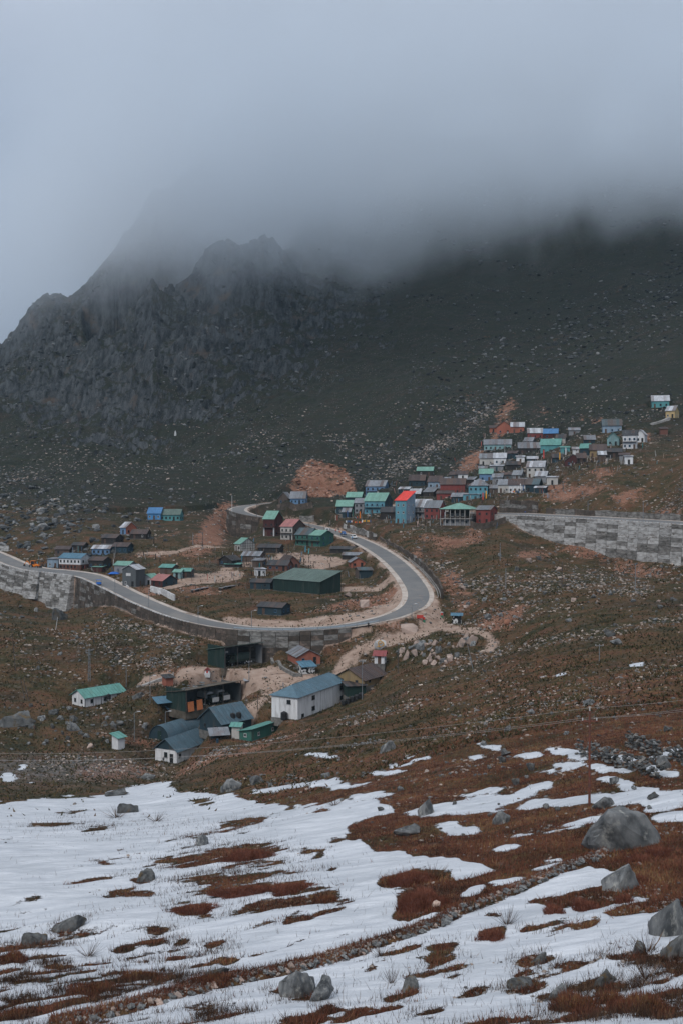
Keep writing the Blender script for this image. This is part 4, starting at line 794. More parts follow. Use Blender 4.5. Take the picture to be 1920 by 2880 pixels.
def slope_sheets(parent, x0, x1, y_r, z_r, y_e, z_e, sw, mat, rr, clip=None):
    """strips running from ridge line (y_r, z_r) to eave (y_e, z_e) between x0 and x1"""
    nn = max(1, int(round((x1 - x0) / sw))); w_ = (x1 - x0) / nn; th = 0.05
    L_ = math.hypot(y_e - y_r, z_e - z_r); ny, nz_ = -(z_e - z_r) / L_, (y_e - y_r) / L_
    if nz_ < 0: ny, nz_ = -ny, -nz_
    shared = None
    for k in range(nn):
        xa, xb = x0 + k * w_, x0 + (k + 1) * w_
        lift = rr.uniform(0, .035); ext = rr.uniform(0, .03)
        if clip is None:
            if shared is None:
                mb = MB(); dy, dz = y_e - y_r, z_e - z_r
                mb.hexa([(0, 0, 0), (w_ - .02, 0, 0), (w_ - .02, dy, dz), (0, dy, dz)], [(0, ny * th, nz_ * th), (w_ - .02, ny * th, nz_ * th), (w_ - .02, dy + ny * th, dz + nz_ * th), (0, dy + ny * th, dz + nz_ * th)])
                rib = 0.05                          # standing rib along one edge
                mb.hexa([(0, ny * th, nz_ * th), (.07, ny * th, nz_ * th), (.07, dy + ny * th, dz + nz_ * th), (0, dy + ny * th, dz + nz_ * th)], [(0, ny * (th + rib), nz_ * (th + rib)), (.07, ny * (th + rib), nz_ * (th + rib)), (.07, dy + ny * (th + rib), dz + nz_ * (th + rib)), (0, dy + ny * (th + rib), dz + nz_ * (th + rib))])
                shared = mb.mesh('roof_sheet', mat)
            link('roof_sheet', shared, parent, (xa, y_r + ny * lift, z_r + nz_ * lift))
        else:
            mb = MB(); q = []
            ta, tb = clip(xa), clip(xb)
            for (x, t_) in ((xa, ta), (xb, tb)): q.append((x, y_e + (y_r - y_e) * t_, z_e + (z_r - z_e) * t_))
            e0, e1 = (xa, y_e, z_e), (xb - .015, y_e, z_e)
            bot = [q[0], q[1], e1, e0]; tp = [(x, y + ny * th, z + nz_ * th) for x, y, z in bot]
            mb.hexa(bot, tp); link('roof_sheet', mb.mesh('roof_sheet', mat), parent, (0, ny * lift, nz_ * lift))
CHIM = 0
def make_house(spec, p, Ln):
    name, label, u, v, wpx, yaw, W, H, rise, rf, wl, kind, op = spec
    rr = random.Random(int(u * 7 + v)); root = empty(name, tuple(p), math.radians(yaw)); tag(root, label, {'barracks': 'building', 'bungalow': 'house'}.get(name, name), op.get('grp'))
    if p[1] > 425: rise *= 1.65; H *= 1.05
    fine = op.get('fine', 0); ov = 0.5 if fine else 0.42; sw = 0.95 if fine else (1.15 if p[1] < 410 else 1.5)
    par, L, Wd = root, Ln, W; off = (0, 0); rz = 0.0
    fr = None
    if kind == 'e':
        # ridge runs into the depth: use an inner frame turned a quarter
        L, Wd = W, Ln; off = (Ln, 0); rz = math.pi / 2
    def T(x, y, z): return (off[0] + (x * math.cos(rz) - y * math.sin(rz)), off[1] + (x * math.sin(rz) + y * math.cos(rz)), z)
    def emb(mb): mb.v = [T(*q) for q in mb.v]; return mb
    wm = 'wall_' + wl if not op.get('camo') else 'wall_camo'; rm = 'roof_' + rf
    z_low = 0.0
    if op.get('lower'):
        z_low = H * .47; emb(MB().box((.05, .05, 0), (L - .05, Wd - .05, z_low))).build('lower_storey', 'wall_' + op['lower'], root)
    pav = op.get('pavilion')
    k = kind if kind != 'e' else 'g'
    if pav:
        MB().box((0, 0, 0), (L, Wd, 2.7)).build('wall', wm, root); MB().box((1.8, 1.8, 2.95), (L - 1.8, Wd - 1.8, H)).build('upper_wall', 'wall_dkwood', root)
        MB().box((-1.3, -1.3, 2.7), (L + 1.0, Wd + 1.0, 2.95)).build('balcony_slab', 'concrete', root)
        for i in range(7):
            for yy in (-1.0,): MB().box((-.1, -.1, 0), (.1, .1, H - .05)).build('column', 'wall_cream', root, (-.9 + i * (L + 1.5) / 6, yy, 0))
        for i in range(1, 6): MB().box((-.1, -.1, 0), (.1, .1, H - .05)).build('column', 'wall_cream', root, (L + .6, -1.0 + i * (Wd + 1.6) / 5, 0))
        MB().box((-1.2, -1.2, 3.75), (L + .9, -1.12, 3.85)).box((-1.2, -1.2, 3.3), (L + .9, -1.14, 3.36)).box((L + .82, -1.12, 3.75), (L + .9, Wd, 3.85)).build('railing', 'wall_wood', root)
        for i in range(4): put_window(root, ((i + .6) * L / 4, -.01, 1.0), 0, 1.0, 1.1)
        for i in range(3): put_window(root, (1.8 + (i + .7) * (L - 3.6) / 3.2, 1.79, 3.6), 0, 1.0, 1.3, 'frame_white')
        ov = 1.5
    else:
        mb = MB()
        if k == 'g': mb.prism([(0, z_low), (Wd, z_low), (Wd, H), (Wd / 2, H + rise), (0, H)], 0, L, 'x')
        elif k == 's': mb.prism([(0, z_low), (Wd, z_low), (Wd, H + rise), (0, H)], 0, L, 'x')
        elif k == 'f': mb.prism([(0, z_low), (Wd, z_low), (Wd, H), (0, H + rise)], 0, L, 'x')
        else: mb.box((0, 0, z_low), (L, Wd, H))
        wall = emb(mb).build('wall', wm, root)
        if op.get('end') or op.get('gable'):
            em = 'wall_' + (op.get('end') or op.get('gable')); zb_ = H if op.get('gable') else .02
            for xa, xb in ((L, L + .03), (-.03, 0)):
                if k == 'g': pl = ([(0, zb_), (Wd, zb_), (Wd, H), (Wd / 2, H + rise - .02), (0, H)] if not op.get('gable') else [(0, H), (Wd, H), (Wd / 2, H + rise - .02)])
                else: pl = [(0.02, .02), (Wd - .02, .02), (Wd - .02, H + (rise if k == 's' else 0) - .03), (.02, H + (rise if k == 'f' else 0) - .03)]
                emb(MB().prism(pl, xa, xb, 'x')).build('gable_wall', em, root)
        if op.get('panels') or op.get('barracks'):
            pw = 1.0
            for (a0, n_, fn) in ((L, int(L / pw), lambda q0, q1, z1: MB().box((q0, -.035, .1), (q1 - .03, 0, z1))), (Wd, int(Wd / pw), None)):
                for i in range(n_):
                    q0, q1 = i * a0 / n_, (i + 1) * a0 / n_
                    if fn: fn(q0, q1, H - .05).build('wall_panel', wm, wall)
                    else:
                        z0_, z1_ = (H + rise * q0 / Wd - .06, H + rise * q1 / Wd - .06) if k == 's' else (H - .05, H - .05)
                        for xa, xb in ((-.035, 0), (L, L + .035)):
                            MB().prism([(q0, .1), (q1 - .03, .1), (q1 - .03, z1_), (q0, z0_)], xa, xb, 'x').build('wall_panel', wm, wall)
        if op.get('timber'):
            for xx in (L + .035,):
                mb = MB()
                for i in range(7): mb.box((xx, i * Wd / 6 - .05, 0), (xx + .05, i * Wd / 6 + .05, H + rise * (1 - abs(i / 6 - .5) * 2) * .95))
                for zz in (0.05, 1.0, 2.0, H): mb.box((xx + .003, 0, zz - .05), (xx + .056, Wd, zz + .05))
                mb.build('timber_frame', 'wall_dkwood', root)
        if op.get('posts') == 2:
            for i in range(6): MB().box((-.06, -.06, 0), (.06, .04, H)).build('wall_post', 'frame_dark', root, (i * L / 5, -.01, 0))
        if op.get('posts') == 1:
            for (x, w_) in ((.35, .7), (L - .35, .7)): MB().box((x - w_ / 2, -.05, 0), (x + w_ / 2, -.002, H * .48)).build('white_pier', 'wall_white', root)
    # base of rubble under the walls
    emb(MB().box((-.1, -.1, -3.0 if p[1] > 300 else -2.0), (L + .1, Wd + .1, .06))).build('plinth', 'stone', root)
    # roof
    if k == 'g':
        zr_ = H + rise + .04; sl_ = rise / (Wd / 2); ze = H - ov * sl_ + .04
        # a turned inner frame holds the sheets for gable-front houses
        cap = MB().prism([(Wd / 2 - .22, zr_ - .22 * sl_ + .09), (Wd / 2, zr_ + .12), (Wd / 2 + .22, zr_ - .22 * sl_ + .09), (Wd / 2, zr_ + .03)], -ov, L + ov, 'x').build('roof', rm, root, (off[0], off[1], 0), (0, 0, rz))
        slope_sheets(cap, -ov, L + ov, Wd / 2, zr_, -ov, ze, sw, rm, rr); slope_sheets(cap, -ov, L + ov, Wd / 2, zr_, Wd + ov, ze, sw, rm, rr)
    elif k in 'sf':
        za, zb_ = (H, H + rise) if k == 's' else (H + rise, H); g_ = (zb_ - za) / Wd
        cap = MB().box((-ov, (Wd if k == 's' else 0) - .1, max(za, zb_) + .05), (L + ov, (Wd if k == 's' else 0) + .12, max(za, zb_) + .14)).build('roof', rm, root)
        slope_sheets(cap, -ov, L + ov, Wd + ov, zb_ + g_ * ov + .04, -ov, za - g_ * ov + .04, sw, rm, rr)
    else:
        zr_ = H + rise; ze = H + .03; ins = min(Wd / 2 + ov, (L + 2 * ov) / 2 - .3)
        cap = MB().tube((-ov + ins, Wd / 2, zr_ + .05), (L + ov - ins, Wd / 2, zr_ + .05), .1, n=6).tube((-ov, -ov, ze + .05), (-ov + ins, Wd / 2, zr_ + .05), .07).tube((L + ov, -ov, ze + .05), (L + ov - ins, Wd / 2, zr_ + .05), .07).build('roof', rm, root)
        c1 = lambda x: max(0.0, min(1.0, (x + ov) / ins, (L + ov - x) / ins))
        slope_sheets(cap, -ov, L + ov, Wd / 2, zr_, -ov, ze, sw, rm, rr, c1); slope_sheets(cap, -ov, L + ov, Wd / 2, zr_, Wd + ov, ze, sw, rm, rr, c1)
        for xe, xr in ((-ov, -ov + ins), (L + ov, L + ov - ins)):
            ny_ = max(3, int((Wd + 2 * ov) / sw))
            for i in range(ny_):
                ya, yb = -ov + i * (Wd + 2 * ov) / ny_, -ov + (i + 1) * (Wd + 2 * ov) / ny_
                def cc(y): return max(0.0, min(1.0, (y + ov) / (Wd / 2 + ov), (Wd + ov - y) / (Wd / 2 + ov)))
                ta, tb = cc(ya), cc(yb); mb = MB()
                bt = [(xe, ya, ze), (xe, yb, ze), (xe + (xr - xe) * tb, yb, ze + (zr_ - ze) * tb), (xe + (xr - xe) * ta, ya, ze + (zr_ - ze) * ta)]
                mb.hexa(bt, [(x, y, z + .05) for x, y, z in bt]); link('roof_sheet', mb.mesh('roof_sheet', rm), cap)
        if not op.get('barracks'): MB().box((-ov + .1, -ov + .1, H - .12), (L + ov - .1, Wd + ov - .1, H + .0)).build('eaves_board', 'wall_wood', root)
    # openings
    nwin = op.get('win', 0); fm = rr.choice(['frame_dark', 'frame_white', 'frame_blue', 'frame_dark'])
    zoff = -.004
    def wf(x, z, **kw): put_window(root, T(x, zoff, z), rz, fm=fm, **kw)
    def we(y, z, right=True, **kw):
        x = (L + .03) if right else -.03
        put_window(root, T(x, y, z), rz + (math.pi / 2 if right else -math.pi / 2), fm=fm, **kw)
    if op.get('barracks'):
        fm = 'frame_dark'
        for fx, z in ((.29, H - 1.75), (.85, H - 1.75), (.29, .95), (.85, .95)): put_window(root, (fx * L, -.05, z), 0, 1.5, 1.05, fm)
        put_window(root, (.09 * L, -.05, .3), 0, 1.2, .8, fm)
        put_window(root, (-.05, Wd * .33, H - 1.7), -math.pi / 2, 1.1, 1.0, fm)
        MB().tube((0, 0, H + rise * .3), (0, 0, H + rise * .3 + 2.2), .12, n=8).build('flue_pipe', 'metal_grey', root, (2.0, Wd * .72, 0))
        for i in range(3): MB().box((-.02, -.06, .1), (.02, -.037, H - .1)).build('down_pipe', 'metal_grey', root, (L * (.44 + .12 * i), 0, 0))
    elif op.get('personhouse'):
        put_window(root, (-.045, Wd * .50, 1.05), -math.pi / 2, .95, 1.3, 'frame_dark'); put_door(root, (-.045, Wd * .24, 0.02), -math.pi / 2, 1.0, 2.1, 'door_dark')
        put_window(root, (1.2, -.01, 1.2), 0, .9, .9, 'frame_dark'); put_window(root, (L * .82, -.01, 1.2), 0, .9, 1.0, 'frame_dark')
    elif nwin:
        two = op.get('two', 0); rows_ = ([.9] if two == 0 else [.8, H * .5 + .7] if two == 1 else [.9, H / 3 + .9, 2 * H / 3 + .7])
        if op.get('lower'): rows_ = [.9, z_low + .75]
        hh = min(1.0, H * .38); 
        nf = nwin if kind != 'e' else max(1, nwin - 1)
        nf = max(1, min(nf, int(L / 1.5)))
        for ri, z in enumerate(rows_):
            dk = rr.randrange(nf) if (ri == 0 and H > 2.1) else -1
            for i in range(nf):
                x = L * (i + .5) / nf
                if i == dk: put_door(root, T(x, zoff, .05), rz, .9, min(1.95, H - .2), rr.choice(['door_wood', 'door_dark', 'door_wood']))
                else: wf(x, z, w=rr.choice([.8, .9]), h=hh)
            for right in (True, False):
                ne = 1 if Wd < 5.5 else 2
                if kind == 'e' and not right: ne = max(ne, 2)
                for i in range(ne):
                    y = Wd * (i + .5) / ne
                    if kind == 'e' and not right and i == 0 and ri == 0 and H > 2: put_door(root, T(-.03, y, .05), rz - math.pi / 2, .9, min(1.95, H - .1), 'door_dark')
                    elif op.get('timber') and right: continue
                    else: we(y, z, right, w=.8, h=hh)
    if op.get('darkside'): MB().box((L * .62, -.06, .1), (L * .96, -.002, H - .15)).build('door', 'door_dark', root)
    if op.get('sign'): emb(MB().box((.4, 0, 0), (.6, .1, .1))) and MB().box((Ln * .28, -.09, H * .62), (Ln * .62, -.035, H * .78)).build('white_board', 'frame_white', root)
    if op.get('two') and kind == 'g' and rr.random() < .5 and not op.get('lower'):
        z2 = H * .5
        MB().box((.1, -1.1, z2 - .06), (L - .1, -.003, z2 + .06)).build('balcony', 'wall_wood', root)
        mb = MB().box((.1, -1.1, z2 + .8), (L - .1, -1.04, z2 + .88))
        for i in range(int(L / .9) + 1): mb.box((.1 + i * (L - .28) / int(L / .9), -1.098, z2 + .06), (.17 + i * (L - .28) / int(L / .9), -1.042, z2 + .8))
        mb.build('railing', 'wall_dkwood', root)
        for x in (.2, L - .25): MB().box((x - .06, -1.09, -1.5), (x + .06, -.97, z2 - .06)).build('balcony_post', 'wall_dkwood', root)
    return root
HOUSE_ROOT = []
for spec, (p, Ln) in zip(B, PLACED): HOUSE_ROOT.append(make_house(spec, p, Ln))

# ------------------------------------------------------------------ open sheds, round-roofed hut, shelters
material('tarp_white', (0.55, 0.55, 0.54), (0.40, 0.40, 0.40), 1.0, 0.8); material('ply', (0.50, 0.17, 0.06), (0.38, 0.12, 0.05), 1.2, 0.8)
material('soil_roof', (0.06, 0.05, 0.036), (0.13, 0.11, 0.09), 0.6, 1.0, 6, 0.6); material('olive', (0.030, 0.042, 0.032), (0.020, 0.03, 0.024), 0.7, 0.7); material('canvas', (0.055, 0.085, 0.075), (0.035, 0.055, 0.05), 0.8, 0.85)
material('rubber', (0.012, 0.012, 0.013), rough=0.9); material('paint_white', (0.72, 0.73, 0.74), rough=0.35, spec=0.5); material('paint_blue', (0.03, 0.09, 0.22), rough=0.35, spec=0.5); material('paint_yellow', (0.75, 0.36, 0.02), rough=0.4, spec=0.5); material('paint_orange', (0.80, 0.22, 0.015), (0.62, 0.16, 0.012), 1.5, 0.45)
material('plastic_black', (0.014, 0.015, 0.017), (0.022, 0.022, 0.024), 2, 0.5); material('tarp_blue', (0.02, 0.14, 0.50), (0.015, 0.09, 0.36), 1, 0.7); material('lamp', (0.6, 0.62, 0.64), rough=0.4)
def open_shed(name, label, p, yaw, L, W, H, wallm, roofm, inner, lean=0.0, soil=False, posts=4, left_front=0.0):
    root = empty(name, tuple(p), math.radians(yaw)); tag(root, label, 'shed')
    for (nm, lo, hi, mt) in (('back_wall', (0, W - .12, 0), (L, W, H + lean), inner), ('end_wall', (0, 0, 0), (.12, W - .125, H), wallm), ('end_wall', (L - .12, 0, 0), (L, W - .125, H + lean * .5), inner)):
        MB().box(lo, hi).build(nm, mt, root)
    if left_front: MB().box((.125, 0, 0), (left_front, .12, H)).build('front_panel', wallm, root)
    nn = int(W / 1.0)
    for i in range(nn): MB().box((-.04, i * W / nn + .02, .05), (-.002, (i + 1) * W / nn - .02, H - .05)).build('wall_panel', wallm, root)
    rf = MB().hexa([(-.4, -.6, H), (L + .4, -.6, H), (L + .4, W + .3, H + lean), (-.4, W + .3, H + lean)], [(-.4, -.6, H + .1), (L + .4, -.6, H + .1), (L + .4, W + .3, H + lean + .1), (-.4, W + .3, H + lean + .1)]).build('roof', roofm, root)
    if not soil:
        n2 = int(L / 1.1)
        for i in range(n2):
            xa, xb = -.4 + i * (L + .8) / n2, -.4 + (i + 1) * (L + .8) / n2 - .03; lf = random.uniform(.11, .14)
            MB().hexa([(xa, -.62, H + lf), (xb, -.62, H + lf), (xb, W + .3, H + lean + lf), (xa, W + .3, H + lean + lf)], [(xa, -.62, H + lf + .04), (xb, -.62, H + lf + .04), (xb, W + .3, H + lean + lf + .04), (xa, W + .3, H + lean + lf + .04)]).build('roof_sheet', roofm, rf)
    else:
        for i in range(26):
            s = random.uniform(.5, 1.5); o = link('stone', ROCKS[i % len(ROCKS)], rf, (random.uniform(0, L), random.uniform(.2, W), H + .1 + lean * .5), (0, 0, random.uniform(0, 6)), (s, s * .8, s * .32)); o.data = ROCKS_DARK[i % len(ROCKS)] if i % 3 else ROCKS[i % len(ROCKS)]
    for i in range(posts + 1): MB().box((-.09, -.02, 0), (.09, .16, H)).build('post', 'metal_dark', root, (.12 + i * (L - .24) / posts, -.2, 0))
    MB().box((-.1, -.1, -2), (L + .1, W + .1, .05)).build('floor_slab', 'soil_roof', root)
    return root

def hull_mesh(seed, n_=22, sx=1, sy=1, sz=1, name='boulder', mat='rock_grey', sub=0, rough=0.06, angular=0.75):
    r = random.Random(seed); bm = bmesh.new()
    for i in range(n_):
        v_ = Vector((r.gauss(0, 1), r.gauss(0, 1), r.gauss(0, 1))).normalized()
        # push towards a box so that faces read as broken planes
        m_ = max(abs(v_.x), abs(v_.y), abs(v_.z)); v_ = v_ * (1 - angular + angular * (0.72 / m_)) * r.uniform(.66, 1.08)
        bm.verts.new((v_.x * sx, v_.y * sy, v_.z * sz))
    bmesh.ops.convex_hull(bm, input=bm.verts)
    for q in [q for q in bm.verts if not q.link_faces]: bm.verts.remove(q)
    if sub:
        bmesh.ops.bevel(bm, geom=list(bm.edges), offset=0.03, segments=1, affect='EDGES')
        bmesh.ops.triangulate(bm, faces=bm.faces)
        bmesh.ops.subdivide_edges(bm, edges=bm.edges, cuts=sub, use_grid_fill=True)
        for q in bm.verts:
            k = fbm(np.array([q.co.x * 2 + seed]), np.array([q.co.y * 2 + q.co.z * 1.3]), 4, seed)[0]; k2 = ridged(np.array([q.co.x * 3 + q.co.z]), np.array([q.co.y * 3 - q.co.z + seed]), 3, seed)[0]
            q.co += q.co.normalized() * (k * rough * 2 + k2 * rough)
    bmesh.ops.recalc_face_normals(bm, faces=bm.faces)
    me = bpy.data.meshes.new(name); bm.to_mesh(me); bm.free(); me.materials.append(MATS[mat]); return me
ROCKS = [hull_mesh(40 + i, 14, 1, .8 + .1 * (i % 3), .65 + .12 * (i % 4), mat='rock_grey', sub=1, rough=.05) for i in range(8)]
ROCKS_TAN = [hull_mesh(60 + i, 14, 1, .85, .75 + .1 * (i % 3), mat='rock_tan', sub=1, rough=.05) for i in range(6)]
ROCKS_DARK = [hull_mesh(80 + i, 14, 1, .85, .6 + .1 * (i % 3), mat='rock_dark', sub=1, rough=.05) for i in range(8)]
BIG = [hull_mesh(120 + i, 15, 1, .8, .7, mat='rock_grey', sub=4, rough=.06) for i in range(6)]
BIG_DARK = [hull_mesh(140 + i, 15, 1, .8, .7, mat='rock_dark', sub=4, rough=.06) for i in range(4)]

def world_rot(yaw, x, y): t_ = math.radians(yaw); return (x * math.cos(t_) - y * math.sin(t_), x * math.sin(t_) + y * math.cos(t_))
# truck shed under the road wall
p = OPEN1[0]; open_shed('open_shed', 'dark green open-fronted shed with an army truck parked inside', p, 42, 13.0, 8.0, 6.0, 'wall_dkgreen', 'roof_moss', 'wall_grey', lean=-1.7, posts=3)
P2 = OPEN2[0]; open_shed('open_shed', 'dark open garage with soil and rocks on its roof, vehicles inside', P2, 47, 18.5, 8.0, 5.6, 'wall_dkgreen', 'soil_roof', 'wall_tin', lean=-1.5, soil=True, posts=3, left_front=0.4)
# round-roofed hut
p, yaw, L_, W_ = QUON; root = empty('quonset_hut', tuple(p), math.radians(yaw)); tag(root, 'round-roofed blue metal hut behind the white gabled house', 'hut')
arc = [(W_ / 2 - math.cos(math.pi * i / 16) * W_ / 2, math.sin(math.pi * i / 16) * 3.6) for i in range(17)]
MB().prism(arc, 0, .1, 'x').build('end_wall', 'wall_dkblue', root)
MB().prism(arc, L_ - .1, L_, 'x').build('end_wall', 'wall_dkblue', root)
nseg = 12
for i in range(nseg):
    x0, x1 = -.3 + i * (L_ + .6) / nseg, -.3 + (i + 1) * (L_ + .6) / nseg - .03
    mb = MB(); k = len(arc); rad = 1.012 + .006 * (i % 2)
    outer = [(W_ / 2 + (y - W_ / 2) * rad, z * rad) for y, z in arc]; inner_ = [(W_ / 2 + (y - W_ / 2) * (rad - .012), z * (rad - .012)) for y, z in arc]
    poly = outer + inner_[::-1]
    vs = [(x0, y, z) for y, z in poly] + [(x1, y, z) for y, z in poly]; n2 = len(poly)
    fs = [(a, (a + 1) % n2, (a + 1) % n2 + n2, a + n2) for a in range(n2)] + [(a, a + 1, n2 - 2 - a, n2 - 1 - a) for a in range(k - 1)] + [(a + n2, n2 - 1 - a + n2, n2 - 2 - a + n2, a + 1 + n2) for a in range(k - 1)]
    mb.add(vs, fs); mb.build('roof_sheet', 'roof_steel', root)
put_door(root, (-.02, W_ * .5, .02), -math.pi / 2, 1.1, 2.2, 'wall_dkgreen'); MB().box((-.1, -.1, -2), (L_ + .1, W_ + .1, .04)).build('floor_slab', 'concrete', root)
# blue tin shelter on posts (two lean-to roofs)
for (uv, wpx, yaw, L_, W_, H_, lab) in (((446, 2010), 50, 30, 5.0, 3.6, 2.9, 'blue tin lean-to on posts, upper of two beside the open garage'), ((474, 2022), 46, 30, 4.6, 3.4, 2.5, 'blue tin lean-to on posts, lower of two beside the open garage'), ((690, 1940), 30, 8, 3.2, 2.4, 2.2, 'small grey tin canopy beside the rock-covered garage'), ((594, 2092), 44, 14, 4.2, 3.4, 2.3, 'low dark canopy over a blue barrel between the blue roofs')):
    p = ground(*uv); root = empty('shelter', tuple(p), math.radians(yaw)); tag(root, lab, 'shelter')
    rm_ = 'roof_blue' if 'blue tin' in lab else 'roof_grey'
    for i in range(4):
        xa, xb = -.4 + i * (L_ + .8) / 4, -.4 + (i + 1) * (L_ + .8) / 4 - .03
        MB().hexa([(xa, -.5, H_ - .4), (xb, -.5, H_ - .4), (xb, W_ + .4, H_ + .6), (xa, W_ + .4, H_ + .6)], [(xa, -.5, H_ - .35), (xb, -.5, H_ - .35), (xb, W_ + .4, H_ + .65), (xa, W_ + .4, H_ + .65)]).build('roof_sheet', rm_, root)
    for x in (0, L_):
        for y, zt in ((0, H_ - .32), (W_, H_ + .5)): MB().box((x - .07, y - .07, -2), (x + .07, y + .07, zt)).build('post', 'wall_dkwood', root)
    MB().box((.3, W_ - .1, 0), (L_ - .3, W_ - .02, 1.6)).build('back_panel', 'wall_dkblue', root)

# ------------------------------------------------------------------ vehicles
def wheels(root, xs, y0, y1, r, w=.26, nm='wheel'):
    for x in xs:
        for y in (y0, y1):
            wh = MB().tube((0, -w / 2, 0), (0, w / 2, 0), r, n=14).build(nm, 'rubber', root, (x, y, r)); MB().tube((0, -w / 2 - .012, 0), (0, w / 2 + .012, 0), r * .55, n=10).build('rim', 'metal_grey', wh)
def car(label, p, yaw, paint, L=4.3, W=1.75, H=1.85, van=False, load=None):
    root = empty('car', tuple(p), math.radians(yaw)); tag(root, label, 'car')
    prof = [(0, .35), (L, .35), (L, .85), (L * .97, 1.0), (L * .72, 1.08), (L * .02, 1.08), (0, .95)]
    MB().prism(prof, -W / 2, W / 2, 'y').build('body', paint, root)
    cab = [(.05, 1.08), (L * .74, 1.08), (L * .62, H - .05), (L * .58, H), (.25, H), (.1, H - .1)] if not van else [(L * .45, 1.08), (L * .78, 1.08), (L * .66, H), (L * .47, H)]
    MB().prism([(x, z) for x, z in cab], -W / 2 + .08, W / 2 - .08, 'y').build('cabin', paint, root)
    xs0, xs1 = cab[0][0] + .25, cab[1][0] - .35
    for y in (-W / 2 + .075, W / 2 - .075):
        for k in range(2 if van else 3):
            n_ = 2 if van else 3; a = xs0 + (xs1 - xs0) * k / n_; b_ = xs0 + (xs1 - xs0) * (k + 1) / n_ - .1
            MB().box((a, y - .02, 1.2), (b_, y + .02, H - .2)).build('side_window', 'glass', root)
    MB().hexa([(L * .735, -W / 2 + .2, 1.12), (L * .74 + .02, -W / 2 + .2, 1.12), (L * .74 + .02, W / 2 - .2, 1.12), (L * .735, W / 2 - .2, 1.12)], [(L * .63, -W / 2 + .25, H - .12), (L * .63 + .03, -W / 2 + .25, H - .12), (L * .63 + .03, W / 2 - .25, H - .12), (L * .63, W / 2 - .25, H - .12)]).build('windscreen', 'glass', root)
    MB().box((.03 if not van else L * .44, -W / 2 + .25, 1.2), (.09 if not van else L * .46, W / 2 - .25, H - .25)).build('rear_window', 'glass', root)
    if load: MB().box((.1, -W / 2 + .06, 1.08), (L * .43, W / 2 - .06, 1.5)).build('load_bed', load, root)
    for y in (-W / 2 + .28, W / 2 - .28): MB().box((L - .02, y - .16, .7), (L + .03, y + .16, .88)).build('headlight', 'frame_white', root); MB().box((-.03, y - .12, .7), (.02, y + .12, .9)).build('tail_light', 'roof_red', root)
    MB().box((L - .02, -W / 2, .35), (L + .1, W / 2, .55)).build('bumper', 'plastic_black', root); MB().box((-.1, -W / 2, .35), (.02, W / 2, .55)).build('bumper', 'plastic_black', root)
    wheels(root, (L * .2, L * .8), -W / 2 + .1, W / 2 - .1, .36)
    return root
def on_road(u, v):
    i = road_index(u, v); return RC[i] + [0, 0, .05], math.degrees(math.atan2(RT[i, 1], RT[i, 0]))
q = ground(994, 1513); i = road_index(1000, 1516); hd = math.degrees(math.atan2(RT[i, 1], RT[i, 0])); z_ = RC[i, 2] + .05
car('white off-road car on the climbing road, nearest to the bend', (at(990, 1517, 1)[0] * q[1], q[1], z_), hd + 180, 'paint_white')
q2 = ground(962, 1509); i = road_index(965, 1505); car('small blue and yellow pickup behind the white off-road car', (q2[0], q2[1], RC[i, 2] + .05), hd + 178, 'paint_blue', L=3.9, van=True, load='paint_yellow')
q3 = ground(925, 1503); car('white car half hidden behind the dark green house', (q3[0], q3[1], RC[road_index(930, 1495), 2] + .05), hd + 150, 'paint_white', L=4.0)

def truck(label, p, yaw, cover, L=7.4, W=2.4):
    root = empty('truck', tuple(p), math.radians(yaw)); tag(root, label, 'truck')
    MB().box((0, -W / 2 + .2, .75), (L, W / 2 - .2, 1.0)).build('chassis', 'plastic_black', root)
    MB().prism([(L - 2.0, 1.0), (L, 1.0), (L, 1.75), (L - .35, 1.85), (L - .6, 2.7), (L - 2.0, 2.75)], -W / 2 + .1, W / 2 - .1, 'y').build('cab', 'olive', root)
    MB().hexa([(L - .36, -W / 2 + .3, 1.9), (L - .33, -W / 2 + .3, 1.9), (L - .33, W / 2 - .3, 1.9), (L - .36, W / 2 - .3, 1.9)], [(L - .58, -W / 2 + .3, 2.6), (L - .55, -W / 2 + .3, 2.6), (L - .55, W / 2 - .3, 2.6), (L - .58, W / 2 - .3, 2.6)]).build('windscreen', 'glass', root)
    for y in (-W / 2 + .09, W / 2 - .09): MB().box((L - 1.6, y - .02, 1.85), (L - .75, y + .02, 2.5)).build('side_window', 'glass', root); MB().box((L, y * .8 - .14, 1.25), (L + .05, y * .8 + .14, 1.5)).build('headlight', 'frame_white', root)
    MB().box((0, -W / 2, 1.0), (L - 2.15, W / 2, 1.7)).build('cargo_bed', 'olive', root)
    arc_ = [(-W / 2, 1.7), (-W / 2, 2.7), (-W / 2 + .35, 3.15), (0, 3.28), (W / 2 - .35, 3.15), (W / 2, 2.7), (W / 2, 1.7)]
    MB().prism(arc_, .02, L - 2.2, 'x').build('canvas_cover', cover, root)
    for k in range(5): MB().prism([(y * 1.008, z + .01) for y, z in arc_], .1 + k * (L - 2.5) / 4, .16 + k * (L - 2.5) / 4, 'x').build('cover_hoop', cover, root)
    if cover == 'tarp_white': MB().box((L + .06, -W / 2 + .1, .95), (L + .12, W / 2 - .1, 2.15)).build('front_sheet', 'tarp_white', root)
    wheels(root, (.9, 2.1, L - 1.0), -W / 2 + .18, W / 2 - .18, .5, .36); return root
p = OPEN1[0]
def loc(base, yaw, x, y, z=.05): a = world_rot(yaw, x, y); return (base[0] + a[0], base[1] + a[1], base[2] + z)
truck('army truck with dark green canvas cover inside the dark green open shed', loc(p, 42, 10.2, 2.8), 42 + 180, 'canvas')
p = P2
truck('olive truck with white sheet cover, left of two in the rock-roofed garage', loc(p, 47, 10.4, 6.9), 47 - 90, 'tarp_white', L=6.2)
